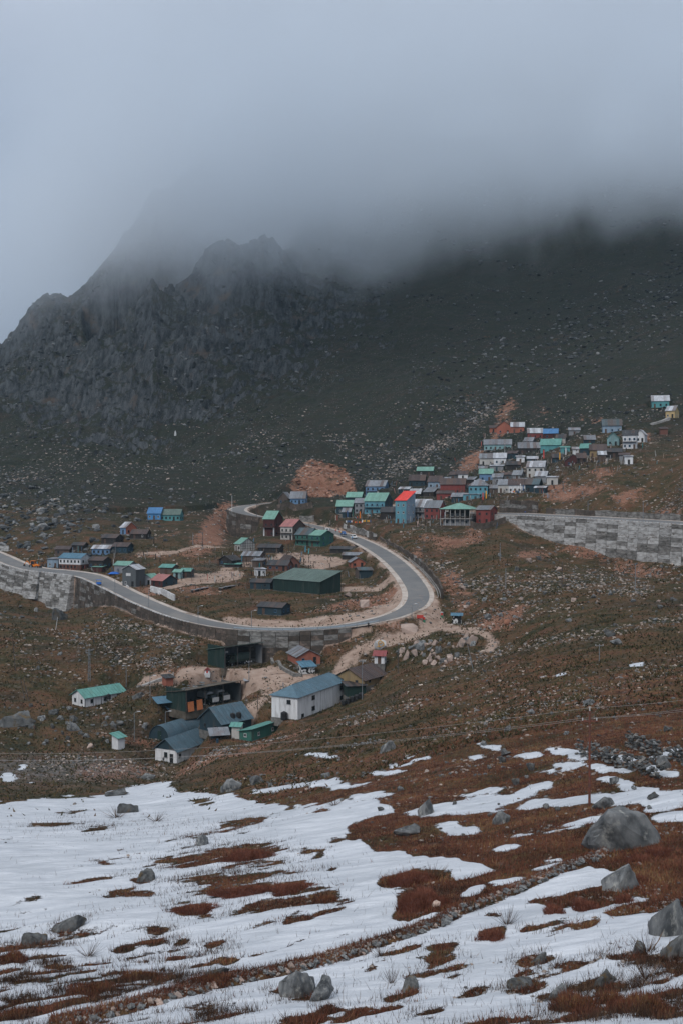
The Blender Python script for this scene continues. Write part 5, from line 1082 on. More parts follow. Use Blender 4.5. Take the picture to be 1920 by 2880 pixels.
truck('olive truck with white sheet cover, right of two in the rock-roofed garage', loc(p, 47, 14.2, 6.9), 47 - 90, 'tarp_white', L=6.2)
car('dark car with its bonnet towards the opening of the rock-roofed garage', loc(p, 47, 6.3, 5.2), 47 - 90, 'olive', L=4.1)
for k, (x, w_, h_) in enumerate(((.5, 1.9, 2.5), (3.4, 1.8, 2.6))):
    root = MB().box((0, -.05, 0), (w_, .05, h_)).box((.1, -.09, .1), (w_ - .1, -.052, .25)).box((.1, -.09, h_ - .3), (w_ - .1, -.052, h_ - .15)).build('plywood_panel', 'ply', None, loc(p, 47, x, -.45, 0), (math.radians(-6), 0, math.radians(47)))
    tag(root, ('orange plywood sheet leaning at the left of the garage opening', 'orange plywood sheet standing beside the dark car')[k], 'panel')

def digger(p, yaw):
    root = empty('backhoe_loader', tuple(p), math.radians(yaw)); tag(root, 'orange backhoe loader at the roadside by the left bend', 'excavator')
    MB().prism([(.9, .7), (4.2, .7), (4.2, 1.5), (2.9, 1.7), (2.9, 1.5), (.9, 1.4)], -.75, .75, 'y').build('body', 'paint_orange', root)
    MB().prism([(1.2, 1.45), (2.8, 1.5), (2.6, 2.85), (1.3, 2.85)], -.7, .7, 'y').build('cab', 'glass', root)
    MB().box((1.1, -.8, 2.85), (2.75, .8, 2.98)).build('cab_roof', 'paint_orange', root)
    for x in (1.2, 2.72):
        for y in (-.72, .72): MB().box((x - .06, y - .05, 1.4), (x + .06, y + .05, 2.87)).build('cab_post', 'paint_orange', root)
    MB().tube((3.6, -.6, 1.3), (5.0, -.6, .8), .11).tube((3.6, .6, 1.3), (5.0, .6, .8), .11).build('loader_arm', 'paint_orange', root)
    MB().prism([(4.9, .15), (5.9, .1), (5.95, .22), (5.2, .35), (5.1, 1.05), (4.95, 1.05)], -1.15, 1.15, 'y').build('front_bucket', 'metal_dark', root)
    MB().tube((.9, 0, 1.0), (-.6, 0, 2.9), .17, .14).tube((-.6, 0, 2.9), (-1.9, 0, 1.5), .14, .11).build('rear_boom', 'paint_orange', root)
    MB().prism([(-2.2, .75), (-1.6, .8), (-1.6, 1.5), (-1.95, 1.55)], -.4, .4, 'y').build('rear_bucket', 'metal_dark', root)
    wheels(root, (1.4,), -.95, .95, .75, .4); wheels(root, (3.7,), -.85, .85, .5, .32)
q = ground(76, 1600); i = road_index(85, 1600); digger((q[0], q[1] + 2.5, float(hgt(q[0], q[1] + 2.5))), -8)

# ------------------------------------------------------------------ people (one skinned body each)
material('skin', (0.32, 0.19, 0.13), rough=0.6); material('hair', (0.012, 0.010, 0.010), rough=0.7)
def person(label, p, yaw, top, legs, pose=0, h=1.68):
    s = h / 1.75; me = bpy.data.meshes.new('person')
    J = {'pel': (0, 0, .95), 'che': (0, .02, 1.32), 'neck': (0, .0, 1.50), 'head': (0, -.02, 1.60), 'crown': (0, -.01, 1.72), 'shL': (-.19, 0, 1.43), 'elL': (-.26, .03, 1.16), 'haL': (-.25, -.08, .92), 'fiL': (-.245, -.11, .83), 'shR': (.19, 0, 1.43), 'elR': (.26, .03, 1.16), 'haR': (.25, -.08, .92), 'fiR': (.245, -.11, .83),
         'hiL': (-.1, 0, .9), 'knL': (-.11, -.02, .5), 'anL': (-.12, .03, .09), 'toL': (-.13, -.14, .04), 'hiR': (.1, 0, .9), 'knR': (.11, -.02, .5), 'anR': (.12, .03, .09), 'toR': (.13, -.14, .04)}
    if pose == 1: J['knL'] = (-.1, -.18, .52); J['anL'] = (-.1, -.14, .1); J['toL'] = (-.1, -.3, .06); J['anR'] = (.1, .22, .12); J['toR'] = (.1, .08, .04); J['haL'] = (-.24, .12, .95); J['fiL'] = (-.24, .14, .86); J['haR'] = (.24, -.2, .98); J['fiR'] = (.24, -.26, .92)
    if pose == 2: J['elR'] = (.28, -.1, 1.2); J['haR'] = (.1, -.26, 1.28); J['fiR'] = (.05, -.3, 1.33)
    R_ = dict(pel=(.15, .11), che=(.17, .12), neck=(.06, .06), head=(.085, .1), crown=(.07, .08), shL=(.075, .075), shR=(.075, .075), elL=(.05, .05), elR=(.05, .05), haL=(.04, .04), haR=(.04, .04), fiL=(.03, .03), fiR=(.03, .03), hiL=(.1, .1), hiR=(.1, .1), knL=(.068, .068), knR=(.068, .068), anL=(.05, .05), anR=(.05, .05), toL=(.045, .04), toR=(.045, .04))
    E = [('pel', 'che'), ('che', 'neck'), ('neck', 'head'), ('head', 'crown'), ('che', 'shL'), ('shL', 'elL'), ('elL', 'haL'), ('haL', 'fiL'), ('che', 'shR'), ('shR', 'elR'), ('elR', 'haR'), ('haR', 'fiR'), ('pel', 'hiL'), ('hiL', 'knL'), ('knL', 'anL'), ('anL', 'toL'), ('pel', 'hiR'), ('hiR', 'knR'), ('knR', 'anR'), ('anR', 'toR')]
    ks = list(J); me.from_pydata([tuple(c * s for c in J[k]) for k in ks], [(ks.index(a), ks.index(b_)) for a, b_ in E], [])
    o = link('person', me, None, tuple(p), (0, 0, math.radians(yaw)))
    md = o.modifiers.new('skin', 'SKIN'); sv = me.skin_vertices[0].data
    for k, v_ in zip(ks, sv): v_.radius = tuple(x * s for x in R_[k])
    sv[0].use_root = True
    o.modifiers.new('sub', 'SUBSURF').render_levels = 1
    # clothing and skin by height on the body
    m = bpy.data.materials.new('clothes'); m.use_nodes = True; t = m.node_tree; N = t.nodes.new
    tc = N('ShaderNodeTexCoord'); sp = N('ShaderNodeSeparateXYZ'); t.links.new(tc.outputs['Object'], sp.inputs[0])
    cr = N('ShaderNodeValToRGB'); cr.color_ramp.interpolation = 'CONSTANT'; mr_ = N('ShaderNodeMath'); mr_.operation = 'DIVIDE'; mr_.inputs[1].default_value = 1.8 * s; t.links.new(sp.outputs['Z'], mr_.inputs[0]); t.links.new(mr_.outputs[0], cr.inputs[0])
    e_ = cr.color_ramp.elements; e_[0].position = 0; e_[0].color = (.012, .012, .013, 1); e_[1].position = .06; e_[1].color = (*legs, 1)
    for pos, c in ((.52, top), (.845, (.32, .19, .13)), (.93, (.012, .01, .01))): x = e_.new(pos); x.color = (*c, 1)
    t.links.new(cr.outputs[0], t.nodes['Principled BSDF'].inputs[0]); t.nodes['Principled BSDF'].inputs['Roughness'].default_value = .85; me.materials.append(m)
    return tag(o, label, 'person')
ph = [i for i, b in enumerate(B) if b[12].get('personhouse')][0]; pp, pl = PLACED[ph]; yw = B[ph][5]
person('person in dark clothes standing outside the door of the white gabled house', loc(pp, yw, -1.2, 3.0, 0.0), yw - 60, (.02, .025, .03), (.014, .015, .018))
for (u_, v_, lab, top, legs, ps) in ((944, 1501, 'person in red jacket walking on the road, left of two in red', (.55, .04, .03), (.05, .04, .04), 1), (955, 1504, 'person in red jacket walking on the road, right of two in red', (.5, .05, .03), (.30, .22, .12), 1), (990, 1524, 'person in blue standing in front of the white off-road car', (.03, .22, .45), (.04, .05, .08), 0), (1035, 1768, 'person in black at the guard rail below the road', (.015, .016, .02), (.012, .012, .014), 0), (264, 1812, 'person in dark clothes walking up the left meadow', (.015, .017, .02), (.012, .012, .014), 1), (1004, 1462, 'person in orange-red standing below the first village houses', (.5, .09, .04), (.05, .05, .05), 0), (287, 1662, 'person in black beside the blue cart at the road edge', (.015, .016, .02), (.02, .02, .022), 2)):
    if v_ in (1501, 1504, 1524): i = road_index(u_, v_); q = ground(u_, v_); q = (q[0], q[1], RC[i, 2] + .05)
    else: q = ground(u_, v_)
    person(lab, tuple(q), random.choice([0, 40, -50, 150]), top, legs, ps)
q = ground(1046, 1768)
dog = bpy.data.meshes.new('dog'); dj = [(0, 0, .5), (.35, 0, .5), (.52, 0, .62), (.66, 0, .66), (.78, 0, .62), (-.02, .08, .3), (-.03, .08, .03), (-.02, -.08, .3), (-.03, -.08, .03), (.36, .08, .28), (.37, .08, .03), (.36, -.08, .28), (.37, -.08, .03), (-.2, 0, .62)]
dog.from_pydata(dj, [(0, 1), (1, 2), (2, 3), (3, 4), (0, 5), (5, 6), (0, 7), (7, 8), (1, 9), (9, 10), (1, 11), (11, 12), (0, 13)], [])
do = link('dog', dog, None, tuple(q)); do.modifiers.new('skin', 'SKIN'); do.modifiers.new('sub', 'SUBSURF')
for k, v_ in enumerate(dog.skin_vertices[0].data): v_.radius = ((.11, .13), (.13, .15), (.08, .08), (.08, .085), (.045, .045), (.05, .05), (.03, .03), (.05, .05), (.03, .03), (.05, .05), (.03, .03), (.05, .05), (.03, .03), (.025, .025))[k]
dog.skin_vertices[0].data[0].use_root = True; dog.materials.append(MATS['plastic_black']); tag(do, 'black dog beside the person at the guard rail', 'dog')

# ------------------------------------------------------------------ poles and wires
def pole(name, label, u, v, top_px, mat='metal_grey', kind='plain', lean=(0, 0), r=.09, group=None, d=None, cat='pole'):
    p = ground(u, v) if d is None else at(u, v, d); 
    h = top_px * p[1] / F_PX; root = empty(name, tuple(p)); tag(root, label, cat, group)
    tx, ty = lean[0] * h, lean[1] * h
    if kind == 'lattice':
        for (a, b_) in ((-.3, -.3), (.3, -.3), (.3, .3), (-.3, .3)): MB().tube((a, b_, -1), (a * .5 + tx, b_ * .5 + ty, h), .05, n=4).build('corner_post', mat, root)
        mb = MB(); k = 8
        for i in range(k):
            z0, z1 = i * h / k, (i + 1) * h / k; w0, w1 = .3 - .15 * i / k, .3 - .15 * (i + 1) / k
            for (s1, s2) in (((-1, -1), (1, -1)), ((1, -1), (1, 1)), ((1, 1), (-1, 1)), ((-1, 1), (-1, -1))): mb.tube((s1[0] * w0, s1[1] * w0, z0), (s2[0] * w1, s2[1] * w1, z1), .03, n=4)
        mb.build('lacing', mat, root); MB().box((-.9, -.08, h - .5), (.9, .08, h - .35)).build('cross_arm', mat, root)
    else:
        MB().tube((0, 0, -1.2), (tx, ty, h), r, r * .7, n=8).build('shaft', mat, root)
        if kind == 'cross':
            MB().box((-.8, -.06, -.06), (.8, .06, .06)).build('cross_arm', mat, root, (tx * .95, ty * .95, h * .95))
            for x in (-.7, 0.0, .7): MB().tube((0, 0, 0), (0, 0, .25), .06, .04).build('insulator', 'frame_white', root, (tx * .95 + x, ty * .95, h * .95 + .05))
        if kind == 'lamp':
            MB().tube((tx, ty, h - .05), (tx + 1.0, ty, h + .25), .045, n=6).build('lamp_arm', mat, root); MB().box((-.1, -.12, -.06), (.6, .12, .06)).build('lamp_head', 'lamp', root, (tx + .9, ty, h + .25))
        if kind == 'twin':
            for s_ in (-1, 1): MB().tube((tx, ty, h - .05), (tx + .7 * s_, ty, h + .15), .04, n=5).build('lamp_arm', mat, root); MB().box((-.25, -.1, -.05), (.25, .1, .05)).build('lamp_head', 'lamp', root, (tx + .8 * s_, ty, h + .18))
    return root, p, h
POLES = [
 ('lattice_pole', 'steel lattice pole on the left meadow above the white bungalow', 252,1916, 92,'metal_grey','lattice'),
 ('lamp_post', 'twin-headed lamp post right behind the white bungalow', 356,1932, 58,'metal_grey','twin'),
 ('lamp_post', 'lamp post at the bend of the concrete path', 423,1980, 78,'metal_grey','lamp'),
 ('lamp_post', 'lamp post standing between the small white hut and the round-roofed hut', 379,2086, 82,'metal_grey','lamp'),
 ('lamp_post', 'lamp post in front of the round-roofed blue hut', 466,2078, 76,'metal_grey','lamp'),
 ('lamp_post', 'lamp post in front of the dark green truck shed', 627,1915, 74,'metal_grey','lamp'),
 ('utility_pole', 'utility pole on the yard between the truck shed and the garage', 701,1918, 58,'metal_grey','cross'),
 ('utility_pole', 'tall pole standing against the dark green box shed', 1018,1968, 114,'metal_grey','cross'),
 ('utility_pole', 'thin pole beside the boulder heap above the red-roofed white hut', 1118,1894, 80,'metal_dark','lamp'),
 ('utility_pole', 'leaning blue-grey pole right of the boulder heap', 1333,1886, 74,'metal_grey','plain',(-.27,0)),
 ('utility_pole', 'short pole alone on the red heath slope', 1684,1860, 46,'metal_grey','cross'),
 ('lamp_post', 'thin post on the slope just under the red village house', 1405,1578, 52,'metal_grey','plain'),
 ('lamp_post', 'thin post lower down the slope, beside a pale slab', 1421,1657, 58,'metal_grey','plain'),
 ('lamp_post', 'faint thin post in the middle of the stony slope', 1579,1652, 70,'metal_dark','plain'),
 ('lamp_post', 'tall thin post below the pale concrete block wall', 1785,1662, 76,'metal_grey','plain'),
 ('lamp_post', 'lamp post on the right-hand road, left of two', 1652,1456, 46,'metal_grey','lamp'),
 ('lamp_post', 'lamp post on the right-hand road, right of two', 1807,1470, 60,'metal_grey','lamp'),
 ('utility_pole', 'pale pole on the outer edge of the upper hairpin', 653,1440, 46,'frame_white','plain'),
 ('utility_pole', 'dark pole on the inner edge of the upper hairpin', 722,1462, 50,'metal_dark','plain'),
 ('utility_pole', 'left dark pole of a pair behind the upper hairpin', 700,1410, 40,'metal_dark','cross'),
 ('utility_pole', 'right dark pole of a pair behind the upper hairpin', 706,1409, 40,'metal_dark','cross'),
 ('utility_pole', 'dark pole on the slope left of the upper hairpin', 637,1412, 34,'metal_dark','plain'),
 ('utility_pole', 'dark pole in front of the blue roadside house by the quarry', 864,1424, 36,'metal_dark','plain'),
 ('lamp_post', 'lamp post on the lower road by the left viewpoint', 324,1668, 40,'metal_grey','lamp'),
 ('lamp_post', 'lamp post on the lower road, second from the left viewpoint', 419,1708, 48,'metal_grey','lamp'),
 ('lamp_post', 'lamp post on the lower road above the brown stone wall', 558,1756, 50,'metal_grey','lamp'),
 ('lamp_post', 'lamp post behind the guard rail above the truck shed', 708,1782, 60,'metal_grey','lamp'),
 ('lamp_post', 'lamp post at the tip of the hairpin near the red sign', 1157,1744, 42,'metal_grey','lamp'),
 ('utility_pole', 'leaning dark pole with crossarm at the left edge', 46,1888, 122,'metal_dark','cross',(-.1,0)),
 ('utility_pole', 'left leaning leg pole low on the left meadow', 74,1970, 60,'metal_dark','plain',(-.25,0)),
 ('utility_pole', 'right leaning leg pole low on the left meadow', 86,1972, 66,'metal_dark','plain',(-.3,0)),
 ('utility_pole', 'white slanting post on the left meadow near the wall', 156,1772, 36,'frame_white','plain',(.2,0)),
 ('utility_pole', 'dark post beside the red earth landslip', 571,1540, 44,'metal_dark','plain'),
 ('utility_pole', 'thin post left of the red earth landslip', 543,1532, 34,'metal_grey','plain'),
 ('utility_pole', 'pale post among the left roadside houses', 325,1560, 30,'metal_grey','plain'),
 ('utility_pole', 'pole carrying a flag in the upper village', 1418,1300, 50,'frame_white','plain'),
 ('utility_pole', 'pale thin pole in front of the yard at the garage', 692,2000, 42,'metal_dark','plain'),
 ('utility_pole', 'dark post on the track beside the barracks', 725,1998, 40,'metal_dark','plain'),
]
for a in POLES: pole(a[0], a[1], a[2], a[3], a[4], a[5], a[6], a[7] if len(a) > 7 else (0, 0), r=.10 if a[3] > 1700 else .13)
for k, (u_, v_) in enumerate(((97, 2062), (131, 2086), (168, 2110), (202, 2124), (234, 2146), (275, 2142), (288, 2152), (342, 2150), (395, 2165))):
    p = ground(u_, v_); o = MB().tube((0, 0, -.6), (.03, 0, 1.9), .05, .045, n=6).tube((.03, 0, 1.5), (.4, 0, 1.5), .025, n=4).build('fence_post', 'metal_rust', None, tuple(p)); tag(o, 'thin rusty fence post near the stream bed', 'post', 'rusty fence posts by the stream')
# three-wire line across the foreground
pr, pb, phh = pole('power_pole', 'rusty power pole standing in the snow patches with three wires', 1656, 2266, 268, 'metal_rust', 'plain', r=.13)
MB().box((-.75, -.06, -.06), (.75, .06, .06)).build('cross_arm', 'metal_rust', pr, (0, 0, phh - .95)); MB().tube((0, 0, 0), (0, 0, .3), .05).build('insulator', 'frame_white', pr, (0, 0, phh))
for x in (-.65, .65): MB().tube((0, 0, 0), (0, 0, .25), .05).build('insulator', 'frame_white', pr, (x, 0, phh - .9))
lp = at(-330, 2110, 158); rp = at(2330, 1900, 96)
for k, (q, lab) in enumerate(((lp, 'rusty power pole beyond the left snow edge carrying the three wires'), (rp, 'rusty power pole beyond the right slope carrying the three wires'))):
    zb = float(hgt(q[0], q[1])); h_ = q[2] - zb; r_ = empty('power_pole', (q[0], q[1], zb)); tag(r_, lab, 'pole')
    MB().tube((0, 0, -1), (0, 0, h_), .13, .1, n=8).build('shaft', 'metal_rust', r_); MB().box((-.75, -.06, -.06), (.75, .06, .06)).build('cross_arm', 'metal_rust', r_, (0, 0, h_ - .95))
tops = []
for q in (lp, (pb[0], pb[1], pb[2] + phh), rp): tops.append([np.array(q) + [0, 0, .28], np.array(q) + [-.65, 0, -.68], np.array(q) + [.65, 0, -.68]])
for k in range(3):
    for a, b_, sag, w_ in ((0, 1, 2.2, 'left'), (1, 2, .6, 'right')):
        A_, Bq = tops[a][k], tops[b_][k]; mb = MB(); prev = None; nn = 26
        for i in range(nn + 1):
            t_ = i / nn; q = A_ + (Bq - A_) * t_; q = q - [0, 0, sag * 4 * t_ * (1 - t_)]
            if prev is not None: mb.tube(prev - A_, q - A_, .011, n=4, cap=False)
            prev = q
        o = mb.build('power_wire', 'wire', None, tuple(A_)); tag(o, f"{('topmost', 'middle', 'lowest')[k]} power wire stretching from the rusty pole to the {w_}", 'wire')

# ------------------------------------------------------------------ tanks, signs, carts, tarpaulins, clutter
def tank(label, p, r=.62, h=1.35, mat='plastic_black', stand=0.0):
    root = empty('water_tank', tuple(p)); tag(root, label, 'tank')
    mb = MB(); prof = [(0, 0), (r, 0), (r, .3 * h), (r * 1.03, .32 * h), (r * 1.03, .36 * h), (r, .38 * h), (r, .62 * h), (r * 1.03, .64 * h), (r * 1.03, .68 * h), (r, .7 * h), (r, .86 * h), (r * .5, .97 * h), (r * .28, .98 * h)]
    n_ = 14; vs = []; fs = []
    for a, z in prof:
        for i in range(n_): vs.append((a * math.cos(2 * math.pi * i / n_), a * math.sin(2 * math.pi * i / n_), z + stand))
    for k in range(len(prof) - 1):
        for i in range(n_): fs.append((k * n_ + i, k * n_ + (i + 1) % n_, (k + 1) * n_ + (i + 1) % n_, (k + 1) * n_ + i))
    mb.add(vs, fs); mb.build('tank_body', mat, root); MB().tube((0, 0, h * .95 + stand), (0, 0, h * 1.03 + stand), r * .3, n=10).build('lid', mat, root)
    if stand:
        for x in (-r * .7, r * .7):
            for y in (-r * .7, r * .7): MB().tube((x, y, -.5), (x, y, stand), .05, n=5).build('leg', 'metal_dark', root)
        MB().box((-r, -r, stand - .06), (r, r, stand - .004)).build('platform', 'metal_dark', root)
bi = [i for i, b in enumerate(B) if b[12].get('barracks')][0]; bp_, bl = PLACED[bi]; by_ = B[bi][5]
bu = [i for i, b in enumerate(B) if b[0] == 'bungalow'][0]; up_, ul = PLACED[bu]; uy = B[bu][5]
tank('black water tank on a stand before the long white bungalow', loc(up_, uy, ul * .52, -1.2, 0), .6, 1.3, stand=1.5)
tank('black water tank on a stand at the right end of the white bungalow', loc(up_, uy, ul + 1.3, 1.5, 0), .6, 1.35, stand=1.5)
tank('black water tank against the end wall of the white barracks', loc(bp_, by_, -.9, 3.2, 0), .8, 1.9)
for k in range(5): tank('black water tank in the row beside the dark green box shed', ground(966 + k * 12, 1984 - k * 5), .62, 1.4); COL.objects[-1] if False else None
for o in list(COL.objects):
    if o.get('label') == 'black water tank in the row beside the dark green box shed': o['group'] = 'row of black tanks by the box shed'
tank('grey water tank on a stand in front of the small green-roofed shed', ground(671, 2072), .65, 1.5, 'metal_grey', stand=1.6)
dk = [i for i, b in enumerate(B) if 'dark house with long blue roof' in b[1]][0]; dp, dl = PLACED[dk]
tank('left black tank of two on a stand by the long blue roof', ground(655, 2058), .62, 1.4, stand=3.2); tank('right black tank of two on a stand by the long blue roof', ground(672, 2055), .62, 1.4, stand=3.2)
material('steel_drum', (0.03, 0.07, 0.11), (0.02, 0.05, 0.08), 2, .6); material('drum_red', (0.5, 0.06, 0.03), rough=.6)
for (uv, lab, mt) in (((493, 2020), 'blue barrel under the blue tin lean-to', 'steel_drum'), ((612, 2090), 'blue barrel under the low dark canopy', 'steel_drum'), ((488, 2021), 'red and white barrel under the blue tin lean-to', 'drum_red')):
    p = ground(*uv); r_ = empty('barrel', tuple(p)); tag(r_, lab, 'barrel'); MB().tube((0, 0, 0), (0, 0, .9), .3, n=12).build('drum', mt, r_)
    for z in (.02, .3, .6, .86): MB().tube((0, 0, z), (0, 0, z + .03), .315, n=12).build('hoop', mt, r_)
# hairpin furniture: painted pillars, red sign, painted rock
material('pillar_red', (0.45, 0.05, 0.04), rough=.8); material('pillar_green', (0.03, 0.16, 0.09), rough=.8)
for (u_, v_, lab) in ((1191, 1748, 'red and green painted pillar beside the red sign at the hairpin'), (1241, 1736, 'red and green painted pillar across the track from the red sign')):
    p = ground(u_, v_); r_ = empty('painted_pillar', tuple(p)); tag(r_, lab, 'pillar')
    MB().box((-.32, -.32, -.5), (.32, .32, .55)).build('base', 'pillar_green', r_); MB().box((-.28, -.28, .553), (.28, .28, 1.35)).build('middle', 'pillar_red', r_); MB().box((-.35, -.35, 1.353), (.35, .35, 1.5)).build('cap', 'whitewash', r_)
p = ground(1180, 1748); r_ = empty('sign_board', tuple(p)); tag(r_, 'dark red sign board on two posts at the hairpin', 'sign')
MB().box((-.95, -.05, .8), (.95, .05, 1.75)).build('board', 'pillar_red', r_)
for x in (-.8, .8): MB().tube((x, .09, -.4), (x, .09, 1.85), .05).build('post', 'metal_rust', r_)
p = ground(1068, 1825); r_ = empty('painted_rock', tuple(p)); tag(r_, 'white-painted upright rock with a gold emblem above the track', 'rock')
hw = hull_mesh(301, 24, 1, .55, 1.25, 'rock_face', 'whitewash', sub=1, rough=.03); link('rock_face', hw, r_, (0, 0, 1.3), (0, 0, -.2), (2.1, 1.6, 1.5))
material('gold_paint', (0.50, 0.28, 0.05), (0.38, 0.2, 0.03), 2, .6)
mb = MB()   # crescent-shaped beast emblem: curl of segments
prev = None
for i in range(15):
    a = math.radians(-60 + i * 22); rr_ = .75 + .12 * math.sin(i); q = Vector((math.cos(a) * rr_ + .1, 0, math.sin(a) * rr_ * .95))
    if prev is not None: mb.tube(prev, q, .16 if i % 4 else .22, .15, n=6)
    prev = q
mb.tube((-.9, 0, -.75), (.2, 0, -.85), .13, .1, n=6).tube((.35, 0, .2), (-.15, 0, .1), .2, .12, n=6)
mb.build('gold_emblem', 'gold_paint', r_, (.05, -1.12, 1.55), (math.radians(-14), 0, -.12))
p = ground(355, 1634); mb = MB().add([(-2.4, -1, 0), (2.2, -1.2, 0), (2.6, .9, 0), (-2, 1.1, 0), (-1.2, -.4, .7), (.5, -.5, .9), (1.4, .3, .6), (-.8, .4, .8)], [(0, 1, 5, 4), (1, 2, 6, 5), (2, 3, 7, 6), (3, 0, 4, 7), (4, 5, 6, 7), (3, 2, 1, 0)])
p = ground(322, 1614); o = mb.build('tarpaulin', 'tarp_blue', None, tuple(p)); tag(o, 'blue tarpaulin heap at the roadside by the green-roofed shack', 'tarpaulin')
p = ground(1488, 1441); p2 = p; o = MB().add(mb.v, mb.f).build('tarpaulin', 'tarp_blue', None, (p[0], p[1], p[2])); o.scale = (1.0, .8, 1.2); tag(o, 'blue tarpaulin beside the right-hand road under the rubble wall', 'tarpaulin')
i = road_index(300, 1650); q = RC[i] - np.array([RN[i, 0], RN[i, 1], 0]) * (HW + .7)
r_ = empty('hand_cart', tuple(q)); tag(r_, 'blue cart stall at the road edge beside the person in black', 'cart'); MB().box((-.8, -.5, .6), (.8, .5, 1.3)).build('box', 'tarp_blue', r_); wheels(r_, (-.4, .4), -.55, .55, .3, .08)
for x in (-.8, .8): MB().tube((x, 0, 1.3), (x, 0, 2.1), .04).build('post', 'metal_dark', r_)
MB().box((-1, -.7, 2.1), (1, .7, 2.16)).build('canopy', 'tarp_blue', r_)
# concrete path beside the bungalow, whitewashed low walls
def low_wall(name, label, pix, h, w_, mat, cat='wall'):
    P = [ground(*c) for c in pix]; root = empty(name, tuple(P[0])); tag(root, label, cat)
    for a, b_ in zip(P[:-1], P[1:]):
        d = b_ - a; n_ = max(1, int(np.hypot(d[0], d[1]) / 2.2)); t2 = np.array([d[0], d[1]]) / np.hypot(d[0], d[1]); nn = np.array([-t2[1], t2[0]]) * w_ / 2
        for k in range(n_):
            s, e_ = a + d * k / n_, a + d * (k + 1) / n_ - np.r_[t2 * .05, 0]; zs_, ze_ = float(hgt(s[0], s[1])), float(hgt(e_[0], e_[1]))
            c = [(s[0] - nn[0], s[1] - nn[1], zs_), (e_[0] - nn[0], e_[1] - nn[1], ze_), (e_[0] + nn[0], e_[1] + nn[1], ze_), (s[0] + nn[0], s[1] + nn[1], zs_)]
            MB().hexa([(x - P[0][0], y - P[0][1], z - .8 - P[0][2]) for x, y, z in c], [(x - P[0][0], y - P[0][1], z + h - P[0][2]) for x, y, z in c]).build('slab', mat, root)
    return root
low_wall('concrete_path', 'pale concrete path climbing from the white bungalow to the yard', [(356, 1942), (400, 1928), (440, 1912), (487, 1896)], .08, 2.2, 'concrete', 'path')
low_wall('retaining_wall', 'short whitewashed wall below the red-roofed house', [(425, 1664), (455, 1672), (492, 1690)], 2.0, .5, 'whitewash')
low_wall('retaining_wall', 'curved white kerb in front of the tall dark tin house', [(343, 1641), (352, 1648), (362, 1655)], .7, .4, 'whitewash')
low_wall('stone_terrace', 'low stone terrace edge in front of the ruined brick hut', [(764, 1860), (790, 1880), (830, 1902), (850, 1903)], .8, .7, 'stone')
low_wall('retaining_wall', 'small stone wall with white posts above the road under the hairpin', [(843, 1466), (868, 1468), (884, 1466)], 2.6, .5, 'masonry_a')
low_wall('retaining_wall', 'dark stone terrace under the red village house', [(1322, 1482), (1360, 1488), (1420, 1470)], 2.4, .7, 'masonry_c')
low_wall('retaining_wall', 'stone terrace under the blue roadside house', [(780, 1434), (830, 1436), (880, 1428)], 2.4, .6, 'masonry_c')
low_wall('concrete_ramp', 'grey concrete ramp under the pale yellow house', [(1830, 1195), (1862, 1186), (1880, 1178)], .8, 2.0, 'concrete', 'ramp')
low_wall('retaining_wall', 'white wall far up the road at the left edge', [(-10, 1549), (26, 1550)], 2.2, .5, 'masonry_b')
# drying racks / stacked pipes in the yard
for k, (u_, v_) in enumerate(((540, 1668), (556, 1664), (618, 1662), (634, 1658))):
    p = ground(u_, v_); r_ = empty('pipe_stack', tuple(p), math.radians(62)); tag(r_, ('row of long pale boards on trestles, first from the left in the yard', 'row of long pale boards on trestles, second from the left in the yard', 'row of long pale boards on trestles, third from the left in the yard', 'row of long pale boards on trestles, last on the right in the yard')[k], 'rack')
    MB().box((0, -.5, .9), (6, .5, 1.05)).build('board', 'wall_grey', r_)
    for x in (.3, 3, 5.7): MB().box((x - .1, -.4, -.4), (x + .1, .4, .9)).build('trestle', 'wall_dkwood', r_)
# white picket fence by the red-roofed hut, small red-white shrine
p = ground(1020, 1868); r_ = empty('picket_fence', tuple(p), math.radians(10)); tag(r_, 'white picket fence beside the red-roofed white hut', 'fence')
for k in range(9): MB().box((-.05, -.03, -.3), (.05, .03, 1.1)).build('picket', 'frame_white', r_, (k * .42, 0, 0))
MB().box((-.1, .03, .85), (3.5, .07, .95)).box((-.1, .03, .35), (3.5, .07, .45)).build('rail', 'frame_white', r_)
p = ground(584, 1906); r_ = empty('shrine', tuple(p)); tag(r_, 'little red and white shrine above the rock-roofed garage', 'shrine')
MB().box((-.8, -.6, -.4), (.8, .6, .7)).build('base', 'whitewash', r_); MB().box((-.6, -.45, .703), (.6, .45, 1.5)).build('body', 'wall_white', r_); MB().prism([(-.9, 1.5), (.9, 1.5), (0, 2.2)], -.65, .65, 'y').build('roof', 'roof_redtin', r_); MB().box((-.25, -.47, .8), (.25, -.452, 1.35)).build('niche', 'pillar_red', r_)
p = ground(494, 1224); o = MB().tube((0, 0, -.5), (0, 0, 2.2), .9, .5, n=8).tube((0, 0, 2.2), (0, 0, 3.0), .5, .1, n=8).build('cairn', 'whitewash', None, tuple(p)); tag(o, 'small white cairn at the top of the mountain footpath', 'cairn')
def beside(u_, v_): return ' '.join(min((b for b in B[:NB0]), key=lambda b: (b[2] + b[4] / 2 - u_) ** 2 + ((b[3] - v_) * 1.5) ** 2)[1].split()[:11])
